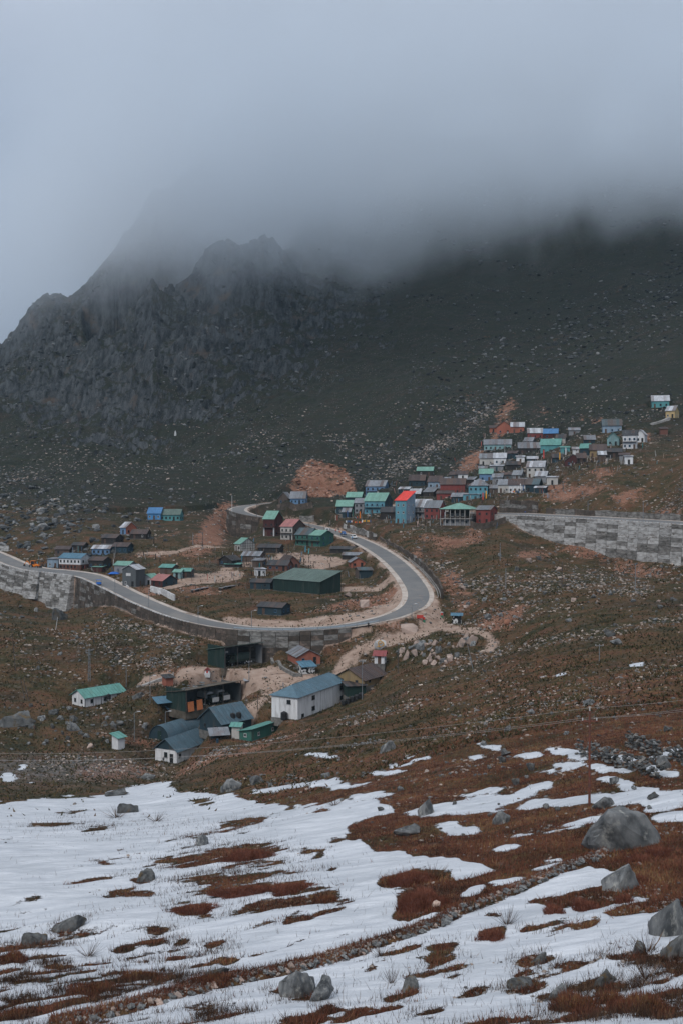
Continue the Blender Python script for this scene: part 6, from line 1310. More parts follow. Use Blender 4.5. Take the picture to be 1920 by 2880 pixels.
# satellite dishes and prayer flags in the village
dm = MB(); vs = [(0, 0, 0)]; fs = []
for ring in (1, 2):
    for i in range(10): a = 2 * math.pi * i / 10; vs.append((math.cos(a) * .28 * ring, -.045 * ring * ring, math.sin(a) * .28 * ring))
fs = [(0, 1 + (i + 1) % 10, 1 + i) for i in range(10)] + [(1 + i, 1 + (i + 1) % 10, 11 + (i + 1) % 10, 11 + i) for i in range(10)]
dm.add(vs, fs); dish_me = dm.mesh('dish', 'frame_white'); arm_me = MB().tube((0, 0, -.9), (0, .05, -.05), .035, n=5).tube((0, 0, -.25), (0, -.4, 0), .02, n=4).mesh('dish_mount', 'metal_grey')
for (u_, v_) in ((1131, 1458), (1228, 1446), (1268, 1466), (1190, 1372), (1426, 1216), (1644, 1273), (1697, 1273), (1525, 1282), (1564, 1322), (1603, 1306), (1742, 1276), (1290, 1398), (1566, 1314), (1062, 1385), (1742, 1206)):
    p = ground(u_, v_ + 6); r_ = empty('satellite_dish', (p[0], p[1], p[2] + 1.1), random.uniform(-.5, .5)); tag(r_, 'white satellite dish beside the ' + beside(u_, v_), 'dish', 'satellite dishes in the village'); link('dish', dish_me, r_, (0, 0, 0), (math.radians(25), 0, 0)); link('dish_mount', arm_me, r_)
fl_cols = ('roof_red', 'paint_yellow', 'paint_white', 'paint_blue', 'wall_green', 'paint_orange')
for k, (u_, v_, hpx) in enumerate(((1526, 1300, 34), (1571, 1302, 30), (1588, 1290, 30), (975, 1462, 26), (990, 1462, 30), (1010, 1466, 28), (1355, 1415, 30), (1364, 1412, 32), (1460, 1384, 24), (1468, 1386, 22))):
    p = ground(u_, v_); h_ = hpx * p[1] / F_PX; r_ = empty('prayer_flag', tuple(p)); tag(r_, ('red', 'yellow', 'white', 'blue', 'green', 'orange')[k % 6] + ' prayer flag beside the ' + beside(u_, v_), 'flag', 'prayer flags in the village')
    MB().tube((0, 0, -.5), (0, 0, h_), .05, n=5).build('pole', 'wall_wood', r_); MB().box((.04, -.012, h_ * .3), (.5, .012, h_ * .97)).build('cloth', fl_cols[k % 6], r_)
# washing on lines below the village front row
for k, (u_, v_) in enumerate(((985, 1476), (1010, 1478), (1030, 1474), (1478, 1380), (1450, 1392))):
    p = ground(u_, v_); r_ = empty('washing_line', tuple(p)); tag(r_, ('washing line with bright clothes, leftmost below the front row', 'washing line with bright clothes, second below the front row', 'washing line with bright clothes under the big turquoise house', 'washing line beside the blue-grey-roofed house', 'washing line below the white plank house')[k], 'washing')
    for x in (-2.2, 2.2): MB().tube((x, 0, -.4), (x, 0, 1.9), .04, n=5).build('post', 'wall_wood', r_)
    MB().tube((-2.2, 0, 1.8), (2.2, 0, 1.8), .012, n=4).build('line', 'wire', r_)
    for j in range(7): MB().box((-.22, -.012, -random.uniform(.6, 1.0)), (.22, .012, 0)).build('garment', random.choice(fl_cols), r_, (-1.9 + j * .6, 0, 1.78))
# tall netting fence at the end of the yard
P = [ground(*c) for c in ((540, 1634), (575, 1622), (612, 1612))]; r_ = empty('net_fence', tuple(P[0])); tag(r_, 'tall sagging net fence on posts behind the dirt yard', 'fence')
for q in P: MB().tube((0, 0, -.5), (0, 0, 5.2), .07, n=6).build('post', 'wall_wood', r_, tuple(q - P[0]))
for a, b_ in zip(P[:-1], P[1:]):
    mb = MB(); n_ = 12
    for i in range(n_ + 1):
        q = a + (b_ - a) * i / n_ - P[0]; mb.tube((q[0], q[1], q[2]), (q[0], q[1], q[2] + 5), .02, n=3)
    for z in np.linspace(.2, 5, 8): mb.tube(tuple(a - P[0] + [0, 0, z]), tuple(b_ - P[0] + [0, 0, z]), .02, n=3)
    mb.build('net', 'metal_grey', r_)

# ------------------------------------------------------------------ boulders one can point at
def boulder(label, u, v, wpx, hpx, mesh, rz=0.0, depth=.8, sink=.25, group=None, name='boulder'):
    p = ground(u, v); k = p[1] / F_PX; sx = wpx * k / 2; bb = mesh.dimensions if hasattr(mesh, 'dimensions') else None
    xs = [q.co.x for q in mesh.vertices]; zs_ = [q.co.z for q in mesh.vertices]; ex = (max(xs) - min(xs)) / 2; ez = (max(zs_) - min(zs_))
    s = sx / ex; sz = hpx * k / ez / (1 - sink) * 1.02
    o = link(name, mesh, None, (p[0], p[1] + sx * depth * .5, p[2] - min(zs_) * sz - sink * ez * sz), (0, 0, rz), (s, s * depth, sz)); tag(o, label, name, group); return o
NAMED = [
 ('huge grey boulder on the heath at the right edge', 1782,2392,245,108,BIG[0],.0),
 ('grey boulder beside the red shrub at the lower right edge', 1895,2630,140,105,BIG[2],.2),
 ('flat grey boulder with red brush behind, below the huge boulder', 1755,2500,130,70,BIG[2],.4),
 ('grey boulder cut by the right edge under the brush', 1905,2690,90,70,BIG_DARK[0],.2),
 ('large pointed grey boulder in the lower snow', 830,2805,112,72,BIG[3],.2),
 ('smaller grey boulder touching the pointed one in the lower snow', 905,2812,84,52,BIG[4],.9),
 ('dark oval boulder alone on the upper snowfield', 362,2286,62,26,BIG_DARK[1],.1),
 ('flat dark rock at the far edge of the snowfield', 326,2240,70,14,BIG_DARK[2],.0),
 ('grey boulder on the red heath edge, left of two near the white gabled house', 650,2225,62,34,BIG[5],.2),
 ('grey boulder on the red heath edge, right of two near the white gabled house', 722,2205,50,26,BIG[1],.8),
 ('pale pointed rock among the brush in the middle of the snow', 567,2378,36,32,BIG[3],.3),
 ('dark rock with red moss in the middle of the left snowfield', 405,2480,66,28,BIG_DARK[3],.4),
 ('dark slanting rock with moss, upper of two on the left snow', 190,2620,96,44,BIG_DARK[0],.3),
 ('dark round rock, lower of two on the left snow', 98,2658,74,34,BIG_DARK[1],.1),
 ('pale grey boulder standing on the heath island', 1200,2290,58,46,BIG[2],.5),
 ('long flat grey slab on the heath island', 1148,2350,80,24,BIG[4],.1),
 ('small tan rock on the red mound', 1222,2555,30,20,ROCKS_TAN[0],.1),
 ('light boulder cluster stone on the heath below the power pole', 1410,2318,52,36,BIG[5],.1),
 ('grey flat boulder at the foot of the power pole', 1710,2272,76,26,BIG[0],.4),
 ('dark boulder on the snow right of the power pole', 1838,2250,36,18,BIG_DARK[2],.1),
 ('grey boulder between the two ruined stone walls', 1868,2162,50,38,BIG[1],.4),
 ('large grey boulder on the slope below the barracks', 1094,2112,54,30,BIG[2],.2),
 ('grey boulder on the brown slope left above the power pole', 1655,1982,40,16,BIG[3],.2),
 ('dark rock with moss in the lower middle snow', 1150,2790,62,36,BIG_DARK[3],.2),
 ('dark mossy rock in the lower right snow', 1515,2712,60,30,BIG_DARK[0],.6),
 ('mossy low rock under the previous, half buried', 1470,2782,86,30,BIG_DARK[1],.1),
 ('grey rock beside brown grass at the lower right', 1572,2812,56,36,BIG[4],.3),
 ('broad mossy rock at the lower right', 1705,2778,74,34,BIG_DARK[2],.3),
 ('dark rock with dry bush at the right edge of the snow', 1795,2682,52,26,BIG_DARK[3],.3),
 ('rounded mossy rock in the lower left brush', 610,2745,70,20,BIG_DARK[0],.2),
 ('tan boulder standing on the bank inside the road bend', 1026,1708,28,20,ROCKS_TAN[1],.2),
 ('low tan boulder on the bank beside the green hangar', 978,1680,22,12,ROCKS_TAN[2],.2),
 ('biggest tan boulder at the right end of the boulder heap', 1332,1816,38,28,ROCKS_TAN[3],.2),
 ('tall tan boulder on top of the boulder heap', 1312,1795,24,16,ROCKS_TAN[4],.2),
 ('orange square rock on the bank beside the hairpin', 1425,1758,18,17,hull_mesh(400, 20, 1, .8, 1, mat='rock_red', sub=1, rough=.03),.2),
 ('blue-grey boulder on the bank above the hairpin hut', 1372,1742,22,16,ROCKS[1],.2),
 ('large dark boulder at the foot of the left grey wall', 170,1744,46,34,BIG_DARK[1],.2),
 ('white slab rock above the dirt track', 1150,1780,50,22,ROCKS_TAN[5],.1),
 ('dark flat outcrop at the left edge by the stream', 40,2052,110,42,BIG_DARK[2],.1),
 ('grey boulder among the stones left of the small white hut', 205,2058,40,24,BIG[0],.2),
 ('pale boulder left below the white bungalow', 150,2010,30,16,ROCKS[3],.2),
 ('tan boulder below the small white hut', 252,2106,18,14,ROCKS_TAN[0],.2),
 ('dark round boulder right of the white bungalow', 388,1965,36,18,BIG_DARK[0],.2),
 ('big grey rock right of the stream beside the snow edge', 415,2192,44,16,BIG[5],.2),
 ('grey rock on the slope above the snow patch, far right', 1738,1812,34,14,ROCKS[4],.3),
 ('flat dark rock on the right slope near the top of the red heath', 1715,1790,36,18,ROCKS_DARK[3],.3),
 ('pale rounded rock high on the left mountain shoulder', 513,1002,26,14,BIG[3],.1),
]
for a in NAMED: boulder(*a[:6], rz=a[6], sink=.42 if a[3] > 40 else .28)
rb = random.Random(5); nb = 0
def scatter_boulders(label, group, poly, n_, w0, w1, meshes, flat=.6):
    global nb
    us = [q[0] for q in poly]; vs_ = [q[1] for q in poly]; k = 0; tries = 0
    while k < n_ and tries < n_ * 30:
        tries += 1; u_, v_ = rb.uniform(min(us), max(us)), rb.uniform(min(vs_), max(vs_))
        if not inpoly(np.array([u_]), np.array([v_]), poly)[0]: continue
        w_ = w0 + (w1 - w0) * rb.random() ** 2.2; me_ = rb.choice(meshes); mt_ = me_.materials[0].name
        sz_ = 'small' if w_ < w0 + (w1 - w0) * .2 else ('mid-sized' if w_ < w0 + (w1 - w0) * .55 else 'large'); co_ = {'rock_grey': 'grey', 'rock_tan': 'tan', 'rock_dark': 'dark'}[mt_]
        fu, fv = (u_ - min(us)) / (max(us) - min(us)), (v_ - min(vs_)) / (max(vs_) - min(vs_)); ps_ = ('upper', 'lower')[fv > .5] + (' left' if fu < .34 else (' middle' if fu < .67 else ' right'))
        boulder(f'{sz_} {co_} {label}, {ps_} part', u_, v_, w_, w_ * rb.uniform(.45, .8) * flat / .6, me_, rb.uniform(-.6, .6), group=group); k += 1
scatter_boulders('boulder in the heap beside the dirt track', 'boulders of the heap by the dirt track', [(1090,1830),(1130,1815),(1200,1808),(1260,1800),(1330,1800),(1340,1830),(1290,1860),(1250,1885),(1160,1860),(1110,1850)], 52, 9, 26, ROCKS_TAN + ROCKS_TAN + ROCKS, .8)
scatter_boulders('rock on the bank above the hairpin hut', 'rocks on the bank above the hairpin hut', [(1290,1640),(1400,1640),(1480,1690),(1440,1770),(1300,1760)], 34, 6, 18, ROCKS + ROCKS_TAN)
scatter_boulders('rock on the slope below the concrete block wall', 'rocks on the stony right slope', [(1300,1540),(1480,1560),(1700,1610),(1920,1650),(1920,1790),(1500,1740),(1330,1660)], 60, 6, 20, ROCKS_TAN + ROCKS + ROCKS_DARK)
scatter_boulders('rock in the field below the white bungalow', 'rocks below the white bungalow', [(0,1990),(130,1985),(300,2010),(420,2050),(300,2100),(150,2110),(0,2090)], 60, 7, 26, ROCKS + ROCKS_DARK + ROCKS_TAN[:1])
scatter_boulders('rock on the meadow above the white bungalow', 'rocks on the left meadow', [(0,1700),(140,1720),(330,1760),(520,1810),(520,1870),(300,1880),(0,1900)], 36, 5, 16, ROCKS + ROCKS_DARK)
scatter_boulders('rock half sunk in the heath above the snow', 'rocks in the heath above the snow', [(620,2150),(960,2080),(1500,1990),(1900,1980),(1900,2280),(1480,2380),(1050,2370),(980,2300),(760,2230)], 50, 9, 30, ROCKS + ROCKS_DARK)

# ------------------------------------------------------------------ dry-stone walls built stone by stone
STONES = [hull_mesh(500 + i, 14, 1, .75, .7, 'stone', 'rock_grey' if i % 4 else 'rock_tan') for i in range(8)]
DSTONES = [hull_mesh(520 + i, 14, 1, .75, .7, 'stone', ('rock_dark', 'stone', 'rock_dark', 'rock_grey')[i % 4]) for i in range(8)]
def drystone(label, pix, h_m, rows_, size, meshes, thick=.6, limit=300, ragged=.3, name='stone_wall'):
    P = spline([ground(*c) for c in pix], .6); root = empty(name, tuple(P[0])); tag(root, label, 'wall'); S = np.r_[0, np.cumsum(np.linalg.norm(np.diff(P[:, :2], axis=0), axis=1))]; tot = S[-1]
    n_ = int(tot / size); cnt = 0; rr = random.Random(int(tot * 10)); extra = []
    for i in range(n_):
        for r_ in range(rows_):
            if r_ == rows_ - 1 and rr.random() < ragged: continue
            s = (i + .5 * (r_ % 2) + rr.uniform(-.2, .2)) * size; x, y = np.interp(s, S, P[:, 0]), np.interp(s, S, P[:, 1]); z = float(hgt(x, y)); t0 = np.interp(s + .3, S, P[:, 0]) - x, np.interp(s + .3, S, P[:, 1]) - y
            an = math.atan2(t0[1], t0[0]); sc = size * (rr.uniform(.5, .72) if rows_ > 1 else rr.uniform(.28, .95))
            q = (x + rr.uniform(-.5, .5) * thick - P[0][0], y + rr.uniform(-.5, .5) * thick - P[0][1], z + (r_ + (.35 if rows_ > 1 else .12)) * h_m / rows_ - P[0][2])
            link('stone', rr.choice(meshes), root, q, (rr.uniform(-.2, .2), rr.uniform(-.2, .2), an + rr.uniform(-.3, .3)), (sc, sc * (thick / size) * .9, h_m / rows_ * .85)); cnt += 1
            if cnt >= limit: return root
    return root
drystone('low mossy stone wall running slantwise across the snow', [(210,2875),(330,2850),(500,2806),(620,2775),(760,2742),(900,2708),(1000,2680),(1090,2650),(1200,2610),(1300,2562),(1400,2522),(1500,2482),(1600,2440),(1700,2404)], .30, 1, .34, STONES, .7, 300, 0.0)
drystone('long dark ruined stone wall behind the power pole', [(1622,2122),(1680,2138),(1740,2160),(1800,2175),(1862,2196)], 1.9, 5, .62, DSTONES, .8, 300)
drystone('dark ruined stone wall higher up at the right edge', [(1762,2096),(1800,2112),(1850,2135),(1880,2150)], 1.9, 5, .62, DSTONES, .8, 200)
drystone('short dark stone wall cut by the right edge', [(1888,2135),(1935,2160)], 1.9, 5, .62, DSTONES, .8, 80)
drystone('line of pale stones along the slope below the barracks', [(690,2098),(740,2086),(815,2074)], .5, 2, .55, ROCKS_TAN[:2] + STONES, .9, 120)
drystone('line of pale stones along the slope right of the barracks', [(944,2032),(990,2018),(1046,2003)], .5, 2, .55, ROCKS_TAN[:2] + STONES, .9, 120)
drystone('row of pale rubble under the large grey boulder', [(962,2104),(1020,2094),(1078,2084)], .5, 2, .55, STONES, .9, 120)

# ------------------------------------------------------------------ scree, outcrops, turf: uncountable, one mesh each
ico_v = np.array([(-.525731, 0, .850651), (.525731, 0, .850651), (-.525731, 0, -.850651), (.525731, 0, -.850651), (0, .850651, .525731), (0, .850651, -.525731), (0, -.850651, .525731), (0, -.850651, -.525731), (.850651, .525731, 0), (-.850651, .525731, 0), (.850651, -.525731, 0), (-.850651, -.525731, 0)])
ico_f = np.array([(0, 1, 4), (0, 4, 9), (9, 4, 5), (4, 8, 5), (4, 1, 8), (8, 1, 10), (8, 10, 3), (5, 8, 3), (5, 3, 2), (2, 3, 7), (7, 3, 10), (7, 10, 6), (7, 6, 11), (11, 6, 0), (0, 6, 1), (6, 10, 1), (9, 11, 0), (9, 2, 11), (9, 5, 2), (7, 11, 2)])
def raw_mesh(name, V_, F_, tint, mat, kind='stuff', smooth=False, label=None, cat=None):
    me = bpy.data.meshes.new(name); me.vertices.add(len(V_)); me.vertices.foreach_set('co', V_.astype(np.float32).ravel()); k = F_.shape[1]
    me.loops.add(F_.size); me.loops.foreach_set('vertex_index', F_.astype(np.int32).ravel()); me.polygons.add(len(F_)); me.polygons.foreach_set('loop_start', (np.arange(len(F_)) * k).astype(np.int32)); me.update()
    a = me.attributes.new('tint', 'FLOAT', 'POINT'); a.data.foreach_set('value', tint.astype(np.float32)); me.materials.append(mat)
    if not smooth: me.polygons.foreach_set('use_smooth', np.zeros(len(F_), bool))
    o = link(name, me); o['kind'] = kind
    if label: o['label'] = label
    if cat: o['category'] = cat
    return o
def tint_mat(name, stops, rough=.95, noise_scale=1.2, nm=.35, trans=0):
    m = bpy.data.materials.new(name); m.use_nodes = True; t = m.node_tree; N = t.nodes.new; L = t.links.new; b_ = t.nodes['Principled BSDF']; b_.inputs['Roughness'].default_value = rough; b_.inputs['Specular IOR Level'].default_value = .15
    a = N('ShaderNodeAttribute'); a.attribute_name = 'tint'; cr = N('ShaderNodeValToRGB'); L(a.outputs['Fac'], cr.inputs[0]); e_ = cr.color_ramp.elements
    e_[0].position = stops[0][0]; e_[0].color = (*stops[0][1], 1); e_[1].position = stops[-1][0]; e_[1].color = (*stops[-1][1], 1)
    for p_, c in stops[1:-1]: x = e_.new(p_); x.color = (*c, 1)
    if nm:
        g = N('ShaderNodeNewGeometry'); nz = N('ShaderNodeTexNoise'); nz.inputs['Scale'].default_value = noise_scale; nz.inputs['Detail'].default_value = 5; L(g.outputs['Position'], nz.inputs['Vector'])
        mr = N('ShaderNodeMapRange'); mr.inputs[1].default_value = .3; mr.inputs[2].default_value = .7; mr.inputs[3].default_value = 1 - nm; mr.inputs[4].default_value = 1 + nm; L(nz.outputs[0], mr.inputs[0]); v_ = N('ShaderNodeVectorMath'); v_.operation = 'SCALE'; L(cr.outputs[0], v_.inputs[0]); L(mr.outputs[0], v_.inputs['Scale']); L(v_.outputs[0], b_.inputs['Base Color'])
    else: L(cr.outputs[0], b_.inputs['Base Color'])
    return m
AREA = np.abs(np.gradient(U0, axis=1) * np.gradient(V0, axis=0)) * ((U0 > -60) & (U0 < 1980))       # picture area of each ground cell
def pick(weight, n_):
    w_ = (weight * AREA).ravel(); w_ = np.maximum(w_, 0); c = np.cumsum(w_); i = np.searchsorted(c, RNG.random(n_) * c[-1]); r_, k = np.divmod(np.clip(i, 0, len(c) - 1), NC)
    r_ = np.clip(r_, 1, nr - 2); k = np.clip(k, 1, NC - 2); x = GX[r_, k] + (RNG.random(n_) - .5) * (GX[r_, k + 1] - GX[r_, k]); y = GY[r_, k] + (RNG.random(n_) - .5) * (GY[r_ + 1, k] - GY[r_, k]); return x, y, hgt(x, y), r_, k
def rocks(name, weight, n_, px0, px1, mat, label, tall=.7, power=3.0, embed=.25, elong=1.5, t_lo=0, t_hi=1, tilt=.35):
    x, y, z, r_, k = pick(weight, n_); s = (px0 + (px1 - px0) * RNG.random(n_) ** power) * y / F_PX / 2
    rnd = 1 + (RNG.random((n_, 12)) - .5) * .6; V_ = ico_v[None] * rnd[..., None]
    V_ = V_ * np.stack([RNG.uniform(.8, elong, n_), RNG.uniform(.7, 1.1, n_), RNG.uniform(.5, 1.1, n_) * tall], -1)[:, None]
    ph_ = RNG.uniform(-tilt, tilt, n_); c, s_ = np.cos(ph_)[:, None], np.sin(ph_)[:, None]; V_ = np.stack([V_[..., 0] * c - V_[..., 2] * s_, V_[..., 1], V_[..., 0] * s_ + V_[..., 2] * c], -1)
    th = RNG.uniform(0, 6.28, n_); c, s_ = np.cos(th)[:, None], np.sin(th)[:, None]; V_ = np.stack([V_[..., 0] * c - V_[..., 1] * s_, V_[..., 0] * s_ + V_[..., 1] * c, V_[..., 2]], -1) * s[:, None, None]
    V_ += np.stack([x, y, z + s * tall * (.7 - embed * 2)], -1)[:, None]
    F_ = ico_f[None] + (np.arange(n_) * 12)[:, None, None]
    t_ = np.repeat(RNG.uniform(t_lo, t_hi, n_), 12); return raw_mesh(name, V_.reshape(-1, 3), F_.reshape(-1, 3), t_, mat, label=label)
SCREE = tint_mat('scree_stone', [(0, (.07, .073, .075)), (.35, (.15, .15, .148)), (.6, (.25, .215, .19)), (.85, (.31, .25, .21)), (1, (.42, .35, .30))])
GREYR = tint_mat('mountain_stone', [(0, (.022, .025, .028)), (.5, (.055, .06, .063)), (.8, (.11, .115, .118)), (1, (.22, .22, .215))])
noroad = np.clip((ROADD - HW - 2.2) / 1.5, 0, 1) * (1 - DIRT * .72) * (1 - SNOW)
cl_ = np.clip(fbm(GX / 28, GY / 20, 4, 151) * 2.2 + .45, 0.03, 1.6) ** 2
cl2 = np.clip(fbm(GX / 9, GY / 6, 3, 155) * 2 + .5, 0.05, 1.5)
lines = np.zeros(GX.shape)
for st, a in (([(1240,1880),(1420,1832),(1600,1800),(1760,1772),(1920,1738)], 16), ([(560,2140),(620,2110),(700,2092)], 14), ([(980,2040),(1060,2010),(1180,1985)], 9), ([(1350,1650),(1500,1640),(1650,1630),(1800,1655)], 40), ([(280,1740),(430,1780),(520,1820)], 22), ([(150,2140),(300,2160),(480,2175)], 26), ([(1100,1330),(1180,1290),(1300,1230),(1400,1140)], 22), ([(940,1790),(1000,1770)], 14), ([(960,1735),(1060,1720)], 9), ([(540,1800),(480,1850),(400,1870)], 18), ([(1250,1600),(1300,1640)], 24), ([(1140,1560),(1230,1600)], 14)):
    lines = np.maximum(lines, np.clip(stroke(U, V, st, a) * 2, 0, 1))
midreg = sstep(1480, 1560, V0) * (1 - sstep(2130, 2230, V0)) * (GY > 120)
rocks('scree', midreg * noroad * (cl_ * .35 * (.3 + cl2) + lines * 1.7 + EARTH * .35), 11000, 2.2, 11, SCREE, 'loose stones strewn over the valley slopes', power=3.2)
vill = sstep(1120, 1180, V0) * (1 - sstep(1480, 1560, V0)) * (GY < 700)
rocks('rubble', vill * noroad * (cl_ * .5 + lines * 3 + EARTH * .5 + .15 + .9 * np.exp(-(((U - 1500) / 230) ** 2 + ((V - 1300) / 80) ** 2))), 9000, 2, 9, SCREE, 'rubble around the village and the upper road', power=3)
mount = (V0 < 1440) * (V0 > 500) * (GY > 470)
mcl = np.clip(fbm(bx / 90, by / 34, 5, 161) * 2.4 + .35, .02, 1.8) ** 2
band = np.exp(-(((V - (1370 - (U - 1000) * .62)) / 90) ** 2)) * (U > 950) + .8 * np.exp(-(((U - 1000) / 120) ** 2 + ((V - 1300) / 50) ** 2)) + .9 * np.exp(-(((U - 100) / 260) ** 2 + ((V - 1430) / 60) ** 2)) + np.exp(-(((V - (1000 - (U - 1400) * .35)) / 70) ** 2)) * (U > 1150)
rocks('mountain_scree', mount * (mcl * .7 + band * 1.2) * (1 - EARTH * .7), 15000, 1.8, 13, GREYR, 'grey boulders strewn over the mountainside', power=3.6, tall=.8)
rocks('outcrop', mount * np.clip(CLIFF * 1.2 - .15, 0, 1) * np.clip(ROCK * 1.6 - .35, 0.0, 1.5), 1500, 4, 24, GREYR, 'jointed crags of the mountain shoulder', power=2.4, tall=1.9, embed=.5, elong=1.1, t_lo=0, t_hi=.75, tilt=.5)
rocks('slope_slabs', (V0 > 1370) * (V0 < 1580) * np.exp(-(((U - 110) / 220) ** 2 + ((V - 1460) / 75) ** 2)) * noroad * cl2, 900, 5, 24, GREYR, 'tilted grey slabs above the left roadside houses', power=2.2, tall=.8, t_lo=.3, t_hi=1)
rocks('quarry_rock', (EARTH > .5) * (V0 < 1420) * (V0 > 1290) * (U0 > 780) * (U0 < 1020), 420, 3, 15, tint_mat('red_stone', [(0, (.10, .05, .035)), (.6, (.26, .13, .085)), (1, (.42, .25, .18))]), 'broken red rock of the roadside quarry', power=2)
# planks, poles and scrap around the village houses
def planks(name, weight, n_, mat, label):
    x, y, z, r_, k = pick(weight, n_); ln = RNG.uniform(.7, 2.8, n_); th = RNG.uniform(0, 6.28, n_); up = np.where(RNG.random(n_) < .5, RNG.uniform(1.2, 1.6, n_), RNG.uniform(0, .35, n_)); w_ = RNG.uniform(.05, .22, n_)
    d = np.stack([np.cos(th) * np.cos(up), np.sin(th) * np.cos(up), np.sin(up)], -1); sd_ = np.stack([-np.sin(th), np.cos(th), 0 * th], -1); nn = np.cross(sd_, d); c0 = np.stack([x, y, z - .05], -1); out_ = []
    for a in (0, 1):
        for b_, e_ in ((-1, -1), (1, -1), (1, 1), (-1, 1)): out_.append(c0 + d * (ln * a)[:, None] + sd_ * (w_ * b_)[:, None] + nn * (.035 * e_))
    V_ = np.stack(out_, 1).reshape(-1, 3); f = np.array([(0, 1, 2, 3), (7, 6, 5, 4), (0, 4, 5, 1), (1, 5, 6, 2), (2, 6, 7, 3), (3, 7, 4, 0)]); F_ = (f[None] + (np.arange(n_) * 8)[:, None, None]).reshape(-1, 4)
    return raw_mesh(name, V_, F_, np.repeat(RNG.random(n_), 8), mat, label=label)
SCRAP = tint_mat('scrap', [(0, (.03, .026, .024)), (.45, (.10, .075, .06)), (.7, (.22, .21, .20)), (.84, (.45, .44, .43)), (.88, (.05, .16, .30)), (.93, (.06, .26, .28)), (.96, (.40, .08, .06)), (1, (.55, .5, .45))], nm=.2)
vz = np.exp(-(((U - 1140) / 170) ** 2 + ((V - 1462) / 22) ** 2)) + .7 * np.exp(-(((U - 1230) / 160) ** 2 + ((V - 1395) / 34) ** 2)) + .7 * np.exp(-(((U - 1560) / 200) ** 2 + ((V - 1285) / 40) ** 2)) + .6 * np.exp(-(((U - 1430) / 90) ** 2 + ((V - 1365) / 34) ** 2)) + .7 * np.exp(-(((U - 760) / 130) ** 2 + ((V - 1585) / 40) ** 2)) + .4 * np.exp(-(((U - 280) / 130) ** 2 + ((V - 1580) / 34) ** 2))
planks('village_scrap', vz * np.clip((ROADD - HW - 1.5) / 1.5, 0, 1), 2600, SCRAP, 'planks, poles and scrap lying around the village houses')
hl = (1 - SNOW) * (GY < 175) * (GY > 30) * (V0 > 1950)
rocks('heath_stones', hl * (cl2 ** 2 * .5 + .05), 2600, 4, 15, SCREE, 'small stones lying in the red heath', power=3, t_hi=.8)

rocks('wall_rubble', np.clip(wl_, 0, 1) * (GY < 120) + 0.0, 1500, 5, 13, SCREE, 'small rubble along the low stone wall in the snow', power=2.0, t_lo=.1, t_hi=.7)
def blades(name, weight, n_, h0, h1, wid, mat, label, lean=.5, t_fn=None):
    x, y, z, r_, k = pick(weight, n_); h = RNG.uniform(h0, h1, n_) * (.6 + .8 * RNG.random(n_)); th = RNG.uniform(0, 6.28, n_); w_ = wid * (y / 60) ** .6
    lx, ly = RNG.normal(0, lean, n_) * h, RNG.normal(0, lean, n_) * h
    a = np.stack([x - np.cos(th) * w_, y - np.sin(th) * w_, z - .03], -1); b_ = np.stack([x + np.cos(th) * w_, y + np.sin(th) * w_, z - .03], -1); c = np.stack([x + lx, y + ly, z + h], -1)
    V_ = np.stack([a, b_, c], 1).reshape(-1, 3); F_ = np.arange(n_ * 3).reshape(-1, 3); t_ = RNG.random(n_) if t_fn is None else t_fn(x, y, r_, k)
    return raw_mesh(name, V_, F_, np.repeat(np.clip(t_, 0, 1), 3), mat, label=label)
HEATHM = tint_mat('heath_blades', [(0, (.028, .020, .015)), (.35, (.105, .042, .028)), (.6, (.18, .068, .044)), (.8, (.20, .115, .052)), (1, (.28, .19, .095))], nm=.25, noise_scale=.6)
tn = fbm(GX / 4, GY / 3, 4, 181)
blades('heath_grass', hl * (1 - SNOW) ** 2 * (GY < 150), 130000, .10, .34, .022, HEATHM, 'red and brown heath grass between the snow patches', t_fn=lambda x, y, r_, k: np.clip(.42 + tn[r_, k] * .55 + RNG.normal(0, .16, len(x)), 0, 1))
turfz = (V0 > 1500) * (GY > 140) * (GY < 420) * noroad
blades('slope_grass', turfz * (.5 + cl2), 45000, .2, .55, .10, tint_mat('slope_blades', [(0, (.022, .024, .012)), (.4, (.052, .050, .023)), (.7, (.10, .064, .034)), (1, (.14, .098, .056))], nm=.3, noise_scale=.12), 'rough grass on the valley slopes', lean=.7, t_fn=lambda x, y, r_, k: np.clip(.4 + tn[r_, k] * .5 + RNG.normal(0, .2, len(x)), 0, 1))
TWIG = tint_mat('dry_twigs', [(0, (.02, .016, .014)), (.6, (.06, .035, .026)), (1, (.15, .09, .05))], nm=.2)
edge = SNOW * np.clip(.25 + brk * 1.6 + np.clip(eh + .9, 0, 1) * 1.2, 0, 1.6) * np.clip(.10 + np.clip(dens_l, 0, 1) + np.exp(-(((U - 300) / 300) ** 2 + ((V - 2330) / 40) ** 2)) * .5, 0, 1) * (GY < 170) * (GY > 30)
blades('snow_brush', edge ** 2.4, 30000, .16, .5, .014, TWIG, 'dark brush stems poking through the snow crust', lean=.35)

